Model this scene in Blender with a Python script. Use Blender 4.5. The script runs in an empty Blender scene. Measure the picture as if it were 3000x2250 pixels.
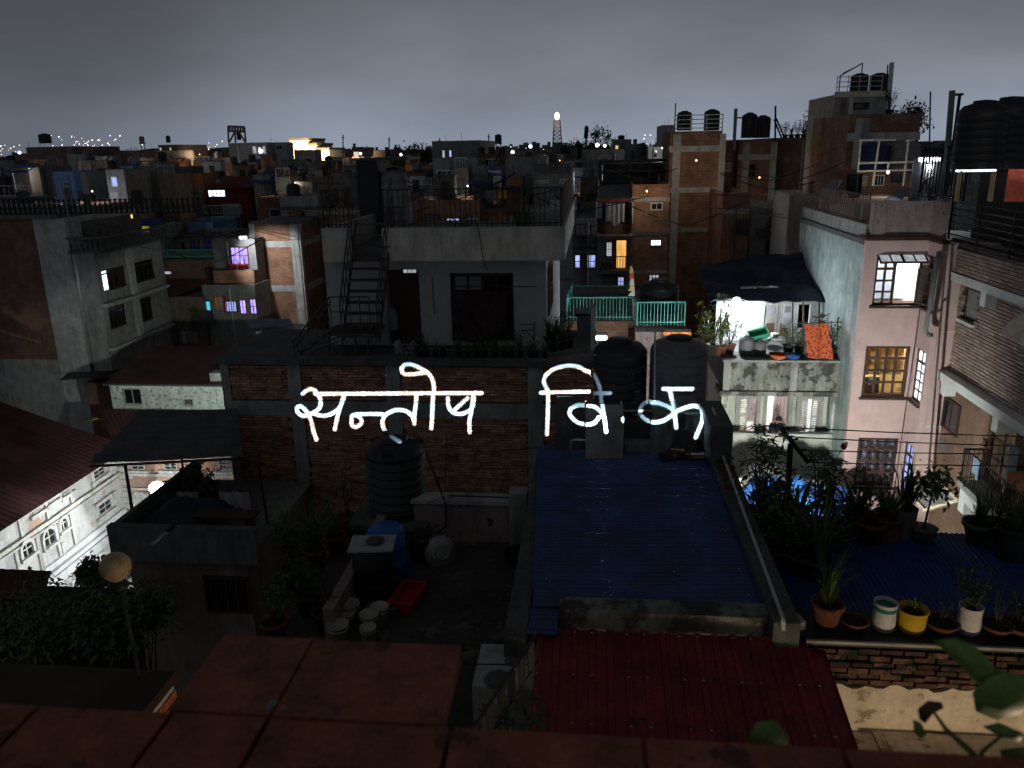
import bpy, bmesh, math, random
from mathutils import Vector, Matrix
random.seed(7)
sc = bpy.context.scene
# ------------------------------------------------------------------ camera
ZC = 28.0; FPX = 2340.0
def cam_axes(yaw=5.9, p=16.4, r=-1.1):
    yaw, p, r = (math.radians(a) for a in (yaw, p, r))
    f = Vector((-math.sin(yaw)*math.cos(p), math.cos(yaw)*math.cos(p), -math.sin(p)))
    rt = Vector((math.cos(yaw), math.sin(yaw), 0)); up = rt.cross(f)
    rt2 = rt*math.cos(r)+up*math.sin(r)
    return rt2, rt2.cross(f), f
CR, CU, CF = cam_axes(); CP = Vector((0, 0, ZC))
cam = bpy.data.cameras.new('camera'); camo = bpy.data.objects.new('camera', cam); sc.collection.objects.link(camo)
camo.matrix_world = Matrix(((CR.x, CU.x, -CF.x, 0), (CR.y, CU.y, -CF.y, 0), (CR.z, CU.z, -CF.z, ZC), (0, 0, 0, 1)))
cam.sensor_width = 36; cam.lens = 36*FPX/3000; cam.clip_start = .02; cam.clip_end = 6000
cam.dof.use_dof = True; cam.dof.focus_distance = 17; cam.dof.aperture_fstop = 3.4
sc.camera = camo
# ------------------------------------------------------------------ night sky lit by the city
w = bpy.data.worlds.new('World'); sc.world = w; w.use_nodes = True
nt = w.node_tree; nt.nodes.clear()
def wn(t, **k):
    n = nt.nodes.new(t)
    for a, b in k.items(): setattr(n, a, b)
    return n
L = nt.links.new
tc = wn('ShaderNodeTexCoord'); sep = wn('ShaderNodeSeparateXYZ'); L(tc.outputs['Generated'], sep.inputs[0])
el = wn('ShaderNodeMath', operation='MAXIMUM'); L(sep.outputs[2], el.inputs[0]); el.inputs[1].default_value = 0
ramp = wn('ShaderNodeValToRGB'); L(el.outputs[0], ramp.inputs[0])
cr = ramp.color_ramp; cr.interpolation = 'B_SPLINE'
for i, (p, c) in enumerate([(0, (.245, .288, .360)), (.05, (.212, .240, .288)), (.10, (.165, .182, .212)), (.18, (.110, .119, .138)), (.45, (.058, .061, .068)), (1, (.046, .049, .056))]):
    e = cr.elements[i] if i < 2 else cr.elements.new(p)
    e.position = p; e.color = (*c, 1)
mp = wn('ShaderNodeMapping'); L(tc.outputs['Generated'], mp.inputs[0]); mp.inputs['Scale'].default_value = (1.1, 1.1, 3.6); mp.inputs['Rotation'].default_value = (.05, .14, 0)
nz = wn('ShaderNodeTexNoise'); L(mp.outputs[0], nz.inputs[0]); nz.inputs['Scale'].default_value = 2.6; nz.inputs['Detail'].default_value = 5; nz.inputs['Roughness'].default_value = .5
mr = wn('ShaderNodeMapRange'); L(nz.outputs[0], mr.inputs[0]); mr.inputs[1].default_value = .3; mr.inputs[2].default_value = .7; mr.inputs[3].default_value = .82; mr.inputs[4].default_value = 1.18
# broad city glow, strongest over the town centre ahead
dt = wn('ShaderNodeVectorMath', operation='DOT_PRODUCT'); L(tc.outputs['Generated'], dt.inputs[0]); dt.inputs[1].default_value = Vector((.12, .99, 0)).normalized()
mg = wn('ShaderNodeMapRange', interpolation_type='SMOOTHERSTEP'); L(dt.outputs['Value'], mg.inputs[0]); mg.inputs[1].default_value = .72; mg.inputs[2].default_value = 1.0; mg.inputs[3].default_value = .52; mg.inputs[4].default_value = 1.08
m1 = wn('ShaderNodeMath', operation='MULTIPLY'); L(mr.outputs[0], m1.inputs[0]); L(mg.outputs[0], m1.inputs[1])
bg = wn('ShaderNodeBackground'); L(ramp.outputs[0], bg.inputs[0]); L(m1.outputs[0], bg.inputs[1])
wo = wn('ShaderNodeOutputWorld'); L(bg.outputs[0], wo.inputs[0])
sc.view_settings.view_transform = 'Standard'; sc.view_settings.look = 'None'
sc.view_settings.exposure = 0; sc.view_settings.gamma = 1
sc.cycles.use_denoising = True; sc.cycles.max_bounces = 5; sc.cycles.diffuse_bounces = 3; sc.cycles.glossy_bounces = 3
sc.cycles.transparent_max_bounces = 12; sc.cycles.sample_clamp_indirect = 4; sc.cycles.caustics_reflective = False; sc.cycles.caustics_refractive = False
# overcast night: weak sun lamp added as soft fill from behind the camera
sun = bpy.data.lights.new('sun', 'SUN'); sun.energy = .08; sun.angle = math.radians(70); sun.color = (.9, .95, 1)
suno = bpy.data.objects.new('sun', sun); suno.rotation_euler = (math.radians(48), 0, math.radians(-18)); sc.collection.objects.link(suno)

# ------------------------------------------------------------------ helpers
def ray(u, v): return CF+CR*((u-1500)/FPX)-CU*((v-1125)/FPX)
def py(u, v, y): d = ray(u, v); return CP+d*(y/d.y)
def px(u, v, x): d = ray(u, v); return CP+d*(x/d.x)
def pz(u, v, z): d = ray(u, v); return CP+d*((z-ZC)/d.z)
def fr(u0, v0, u1, v1, y):
    a, b, c, d = py(u0, v0, y), py(u1, v1, y), py(u0, v1, y), py(u1, v0, y)
    return (a.x+c.x)/2, (b.x+d.x)/2, (b.z+c.z)/2, (a.z+d.z)/2      # x0 x1 z0 z1
def sr(u0, v0, u1, v1, x):
    a, b, c, d = px(u0, v0, x), px(u1, v1, x), px(u0, v1, x), px(u1, v0, x)
    ys = sorted(((a.y+c.y)/2, (b.y+d.y)/2)); zs = sorted(((a.z+d.z)/2, (b.z+c.z)/2))
    return ys[0], ys[1], zs[0], zs[1]
COL = sc.collection
WM = {}
def place(o, parent, mw):
    COL.objects.link(o)
    if parent is not None:
        o.parent = parent; o.matrix_parent_inverse = WM[parent].inverted()
    o.matrix_basis = mw; WM[o] = mw
    return o
def tag(o, label=None, cat=None, group=None, kind=None):
    if label: o['label'] = label
    if cat: o['category'] = cat
    if group: o['group'] = group
    if kind: o['kind'] = kind
    return o
def thing(name, label, cat, loc=(0, 0, 0), group=None):
    o = bpy.data.objects.new(name, None); o.empty_display_size = .2
    place(o, None, Matrix.Translation(Vector(loc)))
    return tag(o, label, cat, group)
I4 = Matrix.Identity(4)
class MB:
    def __init__(s): s.v = []; s.f = []
    def add(s, vs, fs):
        n = len(s.v); s.v += [tuple(a) for a in vs]; s.f += [tuple(i+n for i in f) for f in fs]; return s
    def box(s, x0, x1, y0, y1, z0, z1):
        return s.add([(x0,y0,z0),(x1,y0,z0),(x1,y1,z0),(x0,y1,z0),(x0,y0,z1),(x1,y0,z1),(x1,y1,z1),(x0,y1,z1)],
                     [(0,3,2,1),(4,5,6,7),(0,1,5,4),(1,2,6,5),(2,3,7,6),(3,0,4,7)])
    def obox(s, c, sz, rot=None):
        m = rot if rot is not None else Matrix.Identity(3); c = Vector(c); h = Vector(sz)/2
        vs = [c+m@Vector((x*h.x, y*h.y, z*h.z)) for z in (-1, 1) for x, y in ((-1,-1),(1,-1),(1,1),(-1,1))]
        return s.add(vs, [(0,3,2,1),(4,5,6,7),(0,1,5,4),(1,2,6,5),(2,3,7,6),(3,0,4,7)])
    def prism(s, pts, off):
        n = len(pts); off = Vector(off); a = [Vector(p) for p in pts]
        return s.add(a+[p+off for p in a], [tuple(range(n))[::-1], tuple(range(n, 2*n))]+[(i, (i+1) % n, n+(i+1) % n, n+i) for i in range(n)])
    def cyl(s, p0, p1, r0, r1=None, n=8):
        return s.tube([p0, p1], [r0, r0 if r1 is None else r1], n)
    def tube(s, pts, r, n=6):
        pts = [Vector(p) for p in pts]; m = len(pts)
        if not isinstance(r, (list, tuple)): r = [r]*m
        vs = []
        for i, p in enumerate(pts):
            t = (pts[min(i+1, m-1)]-pts[max(i-1, 0)]); t = t.normalized() if t.length > 1e-9 else Vector((0, 0, 1))
            a = t.cross(Vector((0, 0, 1)) if abs(t.z) < .9 else Vector((0, 1, 0))).normalized(); b = t.cross(a)
            vs += [p+(a*math.cos(k*2*math.pi/n)+b*math.sin(k*2*math.pi/n))*r[i] for k in range(n)]
        fs = [(i*n+k, i*n+(k+1) % n, (i+1)*n+(k+1) % n, (i+1)*n+k) for i in range(m-1) for k in range(n)]
        return s.add(vs, fs+[tuple(range(n))[::-1], tuple(range((m-1)*n, m*n))])
    def lathe(s, prof, c=(0, 0, 0), n=20):
        c = Vector(c); vs = [c+Vector((r*math.cos(k*2*math.pi/n), r*math.sin(k*2*math.pi/n), z)) for r, z in prof for k in range(n)]
        m = len(prof)
        return s.add(vs, [(i*n+k, i*n+(k+1) % n, (i+1)*n+(k+1) % n, (i+1)*n+k) for i in range(m-1) for k in range(n)]+[tuple(range(n))[::-1], tuple(range((m-1)*n, m*n))])
    def grid(s, fn, nu, nv, close=False):
        vs = [fn(i/nu, j/nv) for j in range(nv+1) for i in range(nu+1)]
        return s.add(vs, [(j*(nu+1)+i, j*(nu+1)+i+1, (j+1)*(nu+1)+i+1, (j+1)*(nu+1)+i) for j in range(nv) for i in range(nu)])
    def slab(s, fn, nu, nv, th):
        """a sheet with real thickness: fn(u,v) -> point, th = offset vector"""
        th = Vector(th); s.grid(fn, nu, nv); s.grid(lambda a, b: Vector(fn(1-a, b))+th, nu, nv)
        for (f, m) in ((lambda a: (a, 0), nu), (lambda a: (1, a), nv), (lambda a: (1-a, 1), nu), (lambda a: (0, 1-a), nv)):
            s.grid(lambda a, b, f=f: Vector(fn(*f(a)))+th*(1-b), m, 1)
        return s
    def mesh(s, name, mat, smooth=False):
        me = bpy.data.meshes.new(name); me.from_pydata(s.v, [], s.f)
        for m in (mat if isinstance(mat, (list, tuple)) else [mat]): me.materials.append(m)
        if smooth: me.polygons.foreach_set('use_smooth', [True]*len(me.polygons))
        me.update(); return me
    def build(s, name, mat, parent=None, smooth=False, kind=None):
        o = bpy.data.objects.new(name, s.mesh(name, mat, smooth)); place(o, parent, I4)
        if kind: o['kind'] = kind
        return o
def inst(name, me, parent, loc, rz=0, scale=1, rot=None):
    m = Matrix.Translation(Vector(loc)) @ (rot.to_4x4() if rot is not None else Matrix.Rotation(rz, 4, 'Z')) @ (Matrix.Diagonal((*scale, 1)) if isinstance(scale, (tuple, list)) else Matrix.Scale(scale, 4))
    return place(bpy.data.objects.new(name, me), parent, m)
_unit = {}
def piece(name, mat, parent, c, s, rz=0, rot=None):
    me = _unit.get(mat.name)
    if me is None: me = _unit[mat.name] = MB().box(-.5, .5, -.5, .5, -.5, .5).mesh('block_'+mat.name, mat)
    return inst(name, me, parent, c, rz, tuple(s), rot)
def bpiece(name, mat, parent, x0, x1, y0, y1, z0, z1):
    return piece(name, mat, parent, ((x0+x1)/2, (y0+y1)/2, (z0+z1)/2), (abs(x1-x0), abs(y1-y0), abs(z1-z0)))
_rod = {}
def rod(name, mat, parent, p0, p1, r, n=8):
    me = _rod.get((mat.name, n))
    if me is None: me = _rod[(mat.name, n)] = MB().cyl((0, 0, 0), (0, 0, 1), 1, n=n).mesh('rod_'+mat.name, mat, n > 6)
    p0, p1 = Vector(p0), Vector(p1); d = p1-p0
    m = Matrix.Translation(p0) @ d.to_track_quat('Z', 'Y').to_matrix().to_4x4() @ Matrix.Diagonal((r, r, d.length, 1))
    return place(bpy.data.objects.new(name, me), parent, m)
# ------------------------------------------------------------------ materials
MATS = {}
def newmat(name):
    m = bpy.data.materials.new(name); m.use_nodes = True; m.node_tree.nodes.clear(); MATS[name] = m
    return m, m.node_tree
def pbr(nt, rough, metal, spec):
    b = nt.nodes.new('ShaderNodeBsdfPrincipled'); b.inputs['Roughness'].default_value = rough; b.inputs['Metallic'].default_value = metal
    b.inputs['Specular IOR Level'].default_value = spec
    o = nt.nodes.new('ShaderNodeOutputMaterial'); nt.links.new(b.outputs[0], o.inputs[0]); return b
def math_n(nt, op, a, b=None, c=None, clamp=False):
    n = nt.nodes.new('ShaderNodeMath'); n.operation = op; n.use_clamp = clamp
    for i, x in enumerate((a, b, c)):
        if x is None: continue
        if isinstance(x, (int, float)): n.inputs[i].default_value = x
        else: nt.links.new(x, n.inputs[i])
    return n.outputs[0]
def mixc(nt, fac, a, b, mode='MIX'):
    n = nt.nodes.new('ShaderNodeMix'); n.data_type = 'RGBA'; n.blend_type = mode
    for s, x in (('Factor', fac), ('A', a), ('B', b)):
        i = [q for q in n.inputs if q.name == s and (q.type == 'RGBA') == (s != 'Factor') and (s != 'Factor' or q.type == 'VALUE')][0]
        if isinstance(x, (int, float)): i.default_value = x
        elif isinstance(x, tuple): i.default_value = (*x[:3], 1)
        else: nt.links.new(x, i)
    return [q for q in n.outputs if q.type == 'RGBA'][0]
def noise(nt, vec, scale, detail=4, rough=.6, stretch=None):
    if stretch:
        m = nt.nodes.new('ShaderNodeMapping'); m.inputs['Scale'].default_value = stretch; nt.links.new(vec, m.inputs[0]); vec = m.outputs[0]
    n = nt.nodes.new('ShaderNodeTexNoise'); n.inputs['Scale'].default_value = scale; n.inputs['Detail'].default_value = detail; n.inputs['Roughness'].default_value = rough
    nt.links.new(vec, n.inputs[0]); return n.outputs[0]
def maprange(nt, x, a, b, c, d):
    n = nt.nodes.new('ShaderNodeMapRange'); nt.links.new(x, n.inputs[0])
    for i, q in enumerate((a, b, c, d)): n.inputs[i+1].default_value = q
    return n.outputs[0]
def bump(nt, b, h, strength, dist=.02):
    n = nt.nodes.new('ShaderNodeBump'); n.inputs['Strength'].default_value = strength; n.inputs['Distance'].default_value = dist
    nt.links.new(h, n.inputs['Height']); nt.links.new(n.outputs[0], b.inputs['Normal'])
def pos(nt): return nt.nodes.new('ShaderNodeNewGeometry').outputs['Position']
def M(name, col, rough=.85, var=.22, scale=2.0, streak=0., bmp=.15, bs=30, metal=0., spec=.3, patch=None, objrand=0., dark=(.02, .02, .018)):
    """paint, plaster, plastic, metal: two scales of mottling, optional rain streaks (stains with a shape of their own), optional peeling patches"""
    m, nt = newmat(name); b = pbr(nt, rough, metal, spec); p = pos(nt)
    f = maprange(nt, noise(nt, p, scale), .3, .7, 1-var, 1+var)
    g = maprange(nt, noise(nt, p, scale*9, 3), .3, .7, 1-var*.5, 1+var*.5)
    c = mixc(nt, 1, col, math_n(nt, 'MULTIPLY', f, g), 'MULTIPLY')
    if objrand:
        r = math_n(nt, 'FRACT', math_n(nt, 'ADD', nt.nodes.new('ShaderNodeObjectInfo').outputs['Random'], nt.nodes.new('ShaderNodeNewGeometry').outputs['Random Per Island']))
        c = mixc(nt, 1, c, maprange(nt, r, 0, 1, 1-objrand, 1+objrand), 'MULTIPLY')
    if patch:
        k = maprange(nt, noise(nt, p, patch[1], 6, .65), patch[2], patch[2]+.06, 0, 1); c = mixc(nt, k, c, patch[0])
    if streak:
        s1 = maprange(nt, noise(nt, p, 2.2, 5, .6, (1.6, 1.6, .22)), .46, .74, 0, 1)
        s2 = maprange(nt, noise(nt, p, 7, 4, .6, (1.3, 1.3, .25)), .45, .8, 0, .8)
        c = mixc(nt, math_n(nt, 'MULTIPLY', math_n(nt, 'MAXIMUM', s1, s2), streak), c, dark)
    nt.links.new(c, b.inputs['Base Color'])
    if bmp: bump(nt, b, noise(nt, p, bs, 4), bmp)
    return m
def BM(name, c1, c2, mort, streak=.25, bw=.245, rh=.068, rot=False):
    """brickwork too far off to pick the bricks apart"""
    m, nt = newmat(name); b = pbr(nt, .9, 0, .2); p = pos(nt)
    s = nt.nodes.new('ShaderNodeSeparateXYZ'); nt.links.new(p, s.inputs[0]); k = nt.nodes.new('ShaderNodeCombineXYZ')
    nt.links.new(math_n(nt, 'ADD', s.outputs[0], s.outputs[1]), k.inputs[0]); nt.links.new(s.outputs[2], k.inputs[1])
    t = nt.nodes.new('ShaderNodeTexBrick'); nt.links.new(k.outputs[0], t.inputs['Vector'])
    for a, v in (('Scale', 1), ('Brick Width', bw), ('Row Height', rh), ('Mortar Size', .009 if rh < .09 else .016), ('Mortar Smooth', .3), ('Bias', -.1)): t.inputs[a].default_value = v
    t.inputs['Color1'].default_value = (*c1, 1); t.inputs['Color2'].default_value = (*c2, 1); t.inputs['Mortar'].default_value = (*mort, 1)
    c = mixc(nt, 1, t.outputs[0], maprange(nt, noise(nt, p, .9, 5), .3, .7, .6, 1.35), 'MULTIPLY')
    c = mixc(nt, maprange(nt, noise(nt, p, 1.6, 5, .65), .56, .7, 0, .5), c, mort)
    if streak: c = mixc(nt, math_n(nt, 'MULTIPLY', maprange(nt, noise(nt, p, 2, 5, .6, (1.4, 1.4, .3)), .45, .75, 0, 1), streak), c, (.02, .017, .014))
    nt.links.new(c, b.inputs['Base Color']); bump(nt, b, math_n(nt, 'SUBTRACT', 1, t.outputs['Fac']), .5, .015)
    return m
def EM(name, col, st, var=0., scale=3):
    m, nt = newmat(name); e = nt.nodes.new('ShaderNodeEmission'); e.inputs[1].default_value = st; e.inputs[0].default_value = (*col, 1)
    if var:
        p = pos(nt); f = maprange(nt, noise(nt, p, scale, 3, .6, (1, 1, .35)), .3, .7, 1-var, 1+var)
        f = math_n(nt, 'MULTIPLY', f, maprange(nt, noise(nt, p, scale*4, 1, .5, (1, 1, .04)), .3, .7, 1-var, 1+var)); nt.links.new(mixc(nt, 1, col, f, 'MULTIPLY'), e.inputs[0])
    o = nt.nodes.new('ShaderNodeOutputMaterial'); nt.links.new(e.outputs[0], o.inputs[0]); return m
def GL(name, tint=(.85, .9, .95), clear=.85):
    m, nt = newmat(name); t = nt.nodes.new('ShaderNodeBsdfTransparent'); t.inputs[0].default_value = (*tint, 1)
    g = nt.nodes.new('ShaderNodeBsdfGlossy'); g.inputs['Roughness'].default_value = .06
    f = nt.nodes.new('ShaderNodeFresnel'); f.inputs[0].default_value = 1.5
    x = nt.nodes.new('ShaderNodeMixShader'); nt.links.new(math_n(nt, 'ADD', f.outputs[0], 1-clear-.1, clamp=True), x.inputs[0]); nt.links.new(t.outputs[0], x.inputs[1]); nt.links.new(g.outputs[0], x.inputs[2])
    o = nt.nodes.new('ShaderNodeOutputMaterial'); nt.links.new(x.outputs[0], o.inputs[0]); return m
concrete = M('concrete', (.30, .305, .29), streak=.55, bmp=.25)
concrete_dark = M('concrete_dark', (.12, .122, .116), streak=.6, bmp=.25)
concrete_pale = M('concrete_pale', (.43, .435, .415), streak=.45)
concrete_moss = M('concrete_moss', (.25, .255, .22), streak=.92, patch=((.075, .077, .062), 2.2, .49))
plaster_grey = M('plaster_grey', (.42, .445, .445), streak=.12, var=.08, bmp=.08)
plaster_white = M('plaster_white', (.52, .54, .52), streak=.25, var=.1)
plaster_peel = M('plaster_peel', (.62, .68, .62), streak=.35, patch=((.20, .25, .23), 5, .54), dark=(.16, .19, .18))
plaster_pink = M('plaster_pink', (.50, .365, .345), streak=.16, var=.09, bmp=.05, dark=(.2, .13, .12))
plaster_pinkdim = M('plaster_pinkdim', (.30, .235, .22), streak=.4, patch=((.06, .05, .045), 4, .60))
plaster_green = M('plaster_green', (.30, .37, .36), streak=.6, patch=((.42, .46, .44), 1.6, .55), dark=(.07, .09, .09))
plaster_cream = M('plaster_cream', (.68, .59, .45), streak=.32, var=.18, patch=((.34, .27, .18), 3.4, .56), dark=(.18, .14, .09))
plaster_aged = M('plaster_aged', (.50, .505, .44), streak=.4, var=.14, patch=((.22, .20, .16), 1.8, .60))
plaster_dim = M('plaster_dim', (.24, .24, .23), streak=.5)
plaster_blue = M('plaster_blue', (.17, .26, .50), var=.1)
tan_wall = M('tan_wall', (.24, .16, .09), streak=.4)
grey_wall = M('grey_wall', (.20, .20, .20), streak=.5)
brown_wall = M('brown_wall', (.19, .14, .11), streak=.5)
orange_wall = M('orange_wall', (.36, .15, .06), streak=.3)
white_wall = M('white_wall', (.36, .37, .38), streak=.35)
brickwork = BM('brickwork', (.34, .17, .10), (.24, .12, .075), (.13, .115, .10), bw=.36, rh=.105)
brickwork_dark = BM('brickwork_dark', (.22, .10, .065), (.15, .07, .048), (.15, .13, .11), .4)
brickwork_orange = BM('brickwork_orange', (.40, .20, .11), (.28, .14, .08), (.15, .13, .11), .2, bw=.38, rh=.11)
brickwork_palace = BM('brickwork_palace', (.42, .22, .14), (.35, .18, .12), (.42, .38, .33), .15)
brick_red = M('brick_red', (.37, .20, .135), rough=.9, var=.35, scale=5, objrand=.35, bmp=.4, bs=60)
brick_tan = M('brick_tan', (.31, .235, .195), rough=.9, var=.22, scale=5, objrand=.2, bmp=.3, bs=60)
brick_old = M('brick_old', (.10, .055, .038), rough=.95, var=.55, scale=9, objrand=.5, bmp=.8, bs=34, patch=((.025, .03, .016), 5, .53))
mortar = M('mortar', (.12, .105, .09), var=.3, scale=6, bmp=.3)
mortar_grey = M('mortar_grey', (.06, .055, .05), var=.3, scale=6, bmp=.3)
tile_clay = M('tile_clay', (.30, .098, .055), rough=.75, var=.42, scale=7, bmp=.35, bs=70, patch=((.12, .05, .035), 9, .58), streak=.35)
tank_black = M('tank_black', (.016, .017, .019), rough=.5, var=.25, scale=3, bmp=.05, spec=.5, patch=((.05, .05, .05), 5, .66))
tank_grey = M('tank_grey', (.17, .175, .185), rough=.5, var=.2, scale=3, bmp=.05, streak=.25)
tank_blue = M('tank_blue', (.02, .035, .10), rough=.4, var=.2, scale=3, bmp=.03)
sheet_blue = M('sheet_blue', (.022, .062, .22), rough=.30, var=.4, scale=1.5, bmp=.04, spec=.4, patch=((.05, .065, .11), 2.6, .60), streak=.45)
sheet_red = M('sheet_red', (.28, .035, .036), rough=.45, var=.4, scale=2.2, bmp=.06, spec=.4, streak=.4, patch=((.10, .02, .02), 4, .6))
sheet_maroon = M('sheet_maroon', (.065, .022, .022), rough=.6, var=.45, scale=.7, bmp=.1, streak=.3)
sheet_maroon2 = M('sheet_maroon2', (.10, .038, .036), rough=.6, var=.35, scale=.7, bmp=.1, streak=.2)
sheet_grey = M('sheet_grey', (.075, .08, .085), rough=.55, var=.3, scale=1.5, bmp=.08, streak=.3)
metal_dark = M('metal_dark', (.022, .021, .022), rough=.55, var=.3, bmp=0)
metal_rust = M('metal_rust', (.085, .062, .055), rough=.75, var=.4, scale=6, bmp=.1)
metal_teal = M('metal_teal', (.10, .42, .36), rough=.5, var=.15, bmp=0)
metal_white = M('metal_white', (.55, .55, .54), rough=.5, var=.12, bmp=0)
metal_yellow = M('metal_yellow', (.50, .38, .13), rough=.5, var=.15, bmp=0)
metal_black = M('metal_black', (.012, .012, .016), rough=.45, var=.2, bmp=0)
steel = M('steel', (.40, .42, .45), rough=.32, metal=.9, var=.15, bmp=0)
alu = M('alu', (.30, .30, .29), rough=.55, metal=.5, var=.25, scale=6, bmp=.05)
pipe_white = M('pipe_white', (.55, .54, .52), rough=.45, var=.12, bmp=0)
pipe_grey = M('pipe_grey', (.17, .19, .21), rough=.45, var=.12, bmp=0)
wood_dark = M('wood_dark', (.055, .026, .018), rough=.6, var=.3, bmp=.08)
wood_brown = M('wood_brown', (.13, .07, .04), rough=.6, var=.3, bmp=.1)
wood_grey = M('wood_grey', (.33, .33, .30), rough=.8, var=.2, streak=.3)
trim_white = M('trim_white', (.62, .64, .62), rough=.7, var=.08, streak=.15)
trim_stone = M('trim_stone', (.50, .49, .43), rough=.85, var=.2, scale=3, streak=.35, bmp=.4, bs=14, patch=((.28, .29, .27), 3, .56))
stone_plaster = M('stone_plaster', (.44, .44, .41), rough=.85, var=.25, scale=1.4, streak=.4, bmp=.35, bs=12, patch=((.42, .27, .20), .8, .58))
terracotta = M('terracotta', (.16, .06, .035), rough=.8, var=.3, scale=8, bmp=.1)
pot_black = M('pot_black', (.03, .03, .03), rough=.6, bmp=0)
pot_yellow = M('pot_yellow', (.55, .36, .03), rough=.45, var=.1, bmp=0)
sack_white = M('sack_white', (.55, .54, .53), rough=.7, var=.15, scale=10, bmp=.5, bs=26)
plastic_green = M('plastic_green', (.05, .32, .20), rough=.4, var=.1, bmp=0)
plastic_teal = M('plastic_teal', (.02, .20, .16), rough=.5, var=.1, bmp=0)
plastic_red = M('plastic_red', (.40, .025, .018), rough=.4, var=.15, bmp=0)
plastic_orange = M('plastic_orange', (.65, .16, .06), rough=.4, var=.1, bmp=0)
plastic_blue = M('plastic_blue', (.03, .13, .42), rough=.4, var=.15, bmp=0)
bucket_cream = M('bucket_cream', (.42, .39, .34), rough=.55, var=.2, scale=8, bmp=0, streak=.3)
soil = M('soil', (.03, .022, .016), rough=1, var=.4, scale=20, bmp=.5)
leaf_dark = M('leaf_dark', (.035, .065, .022), rough=.55, var=.4, scale=6, bmp=0, spec=.4, objrand=.3)
leaf_mid = M('leaf_mid', (.075, .125, .03), rough=.5, var=.35, scale=6, bmp=0, spec=.4, objrand=.25)
leaf_lime = M('leaf_lime', (.14, .18, .035), rough=.5, var=.3, scale=6, bmp=0, spec=.4)
leaf_near = M('leaf_near', (.17, .29, .07), rough=.5, var=.3, scale=14, bmp=.1, spec=.4)
stem_mat = M('stem_mat', (.05, .055, .025), rough=.8, var=.3, bmp=0)
stem_pale = M('stem_pale', (.25, .28, .11), rough=.6, var=.3, bmp=0)
bark = M('bark', (.05, .035, .025), rough=.95, var=.4, scale=8, bmp=.6)
cloth_white = M('cloth_white', (.42, .43, .45), rough=.9, var=.12, bmp=.1)
cloth_grey = M('cloth_grey', (.20, .21, .22), rough=.9, var=.2, bmp=.1)
cloth_dark = M('cloth_dark', (.035, .022, .024), rough=.95, var=.4, scale=6, bmp=.2)
cloth_black = M('cloth_black', (.015, .015, .018), rough=.95, bmp=.1)
cloth_blue = M('cloth_blue', (.06, .10, .30), rough=.9, var=.2, bmp=.1)
tarp_blue = M('tarp_blue', (.05, .16, .44), rough=.38, var=.25, scale=4, bmp=.5, bs=4)
tarp_green = M('tarp_green', (.17, .20, .185), rough=.6, var=.25, scale=5, bmp=.4, bs=8)
tarp_dark = M('tarp_dark', (.022, .028, .05), rough=.6, var=.3, scale=3, bmp=.3, bs=6)
skin_mat = M('skin', (.32, .17, .10), rough=.6, var=.1, bmp=0)
hair_mat = M('hair', (.012, .010, .009), rough=.6, var=.3, bmp=0)
floor_dark = M('floor_dark', (.06, .057, .05), rough=.8, var=.45, scale=1.3, bmp=.15, bs=18, patch=((.14, .13, .105), 2.2, .58), streak=0)
ground_mat = M('ground_mat', (.06, .058, .055), rough=.95, var=.3, scale=.3)
glass_dark = M('glass_dark', (.012, .014, .017), rough=.08, var=.2, bmp=0, spec=.5)
glass_clear = GL('glass_clear')
globe_mat = M('globe_mat', (.52, .38, .22), rough=.5, var=.18, scale=14, bmp=.08, patch=((.24, .16, .08), 12, .60))
lit_white = EM('lit_white', (.80, .90, 1.0), 2.2, .25)
lit_cool = EM('lit_cool', (.42, .50, .95), .9, .35, 5)
lit_violet = EM('lit_violet', (.50, .36, 1.0), 1.3, .4, 5)
lit_warm = EM('lit_warm', (1.0, .50, .13), .9, .3, 4)
lit_amber = EM('lit_amber', (1.0, .72, .28), .9, .25, 3)
lit_dim = EM('lit_dim', (.55, .42, .25), .09, .4, 5)
lit_pale = EM('lit_pale', (.70, .75, .80), .5, .3, 4)
lit_cyan = EM('lit_cyan', (.10, .65, .75), .7, .3, 4)
lamp_white = EM('lamp_white', (.85, .92, 1.0), 40)
lamp_soft = EM('lamp_soft', (.88, .94, 1.0), 9)
lamp_orange = EM('lamp_orange', (1.0, .50, .16), 16)
far_lamp = EM('far_lamp', (1.0, .93, .85), 5)
far_lamp_warm = EM('far_lamp_warm', (1.0, .55, .22), 4)
far_lamp_blue = EM('far_lamp_blue', (.45, .5, 1.0), 6)
def fabric(name, c1, c2, sc_, thr=.5):
    m, nt = newmat(name); b = pbr(nt, .9, 0, .2); p = pos(nt)
    v = nt.nodes.new('ShaderNodeTexVoronoi'); v.inputs['Scale'].default_value = sc_; nt.links.new(p, v.inputs['Vector'])
    nt.links.new(mixc(nt, maprange(nt, v.outputs['Distance'], thr-.08, thr+.08, 1, 0), c1, c2), b.inputs['Base Color']); return m
rug_orange = fabric('rug_orange', (.62, .13, .05), (.16, .045, .03), 11, .36)
curtain_flower = fabric('curtain_flower', (.80, .70, .72), (.50, .08, .10), 6, .20)
_n = curtain_flower.node_tree; _b = [q for q in _n.nodes if q.type == 'BSDF_PRINCIPLED'][0]; _o = [q for q in _n.nodes if q.type == 'OUTPUT_MATERIAL'][0]
_t = _n.nodes.new('ShaderNodeBsdfTranslucent'); _n.links.new(_b.inputs['Base Color'].links[0].from_socket, _t.inputs[0]); _x = _n.nodes.new('ShaderNodeMixShader'); _x.inputs[0].default_value = .6; _n.links.new(_b.outputs[0], _x.inputs[1]); _n.links.new(_t.outputs[0], _x.inputs[2]); _n.links.new(_x.outputs[0], _o.inputs[0])
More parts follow.
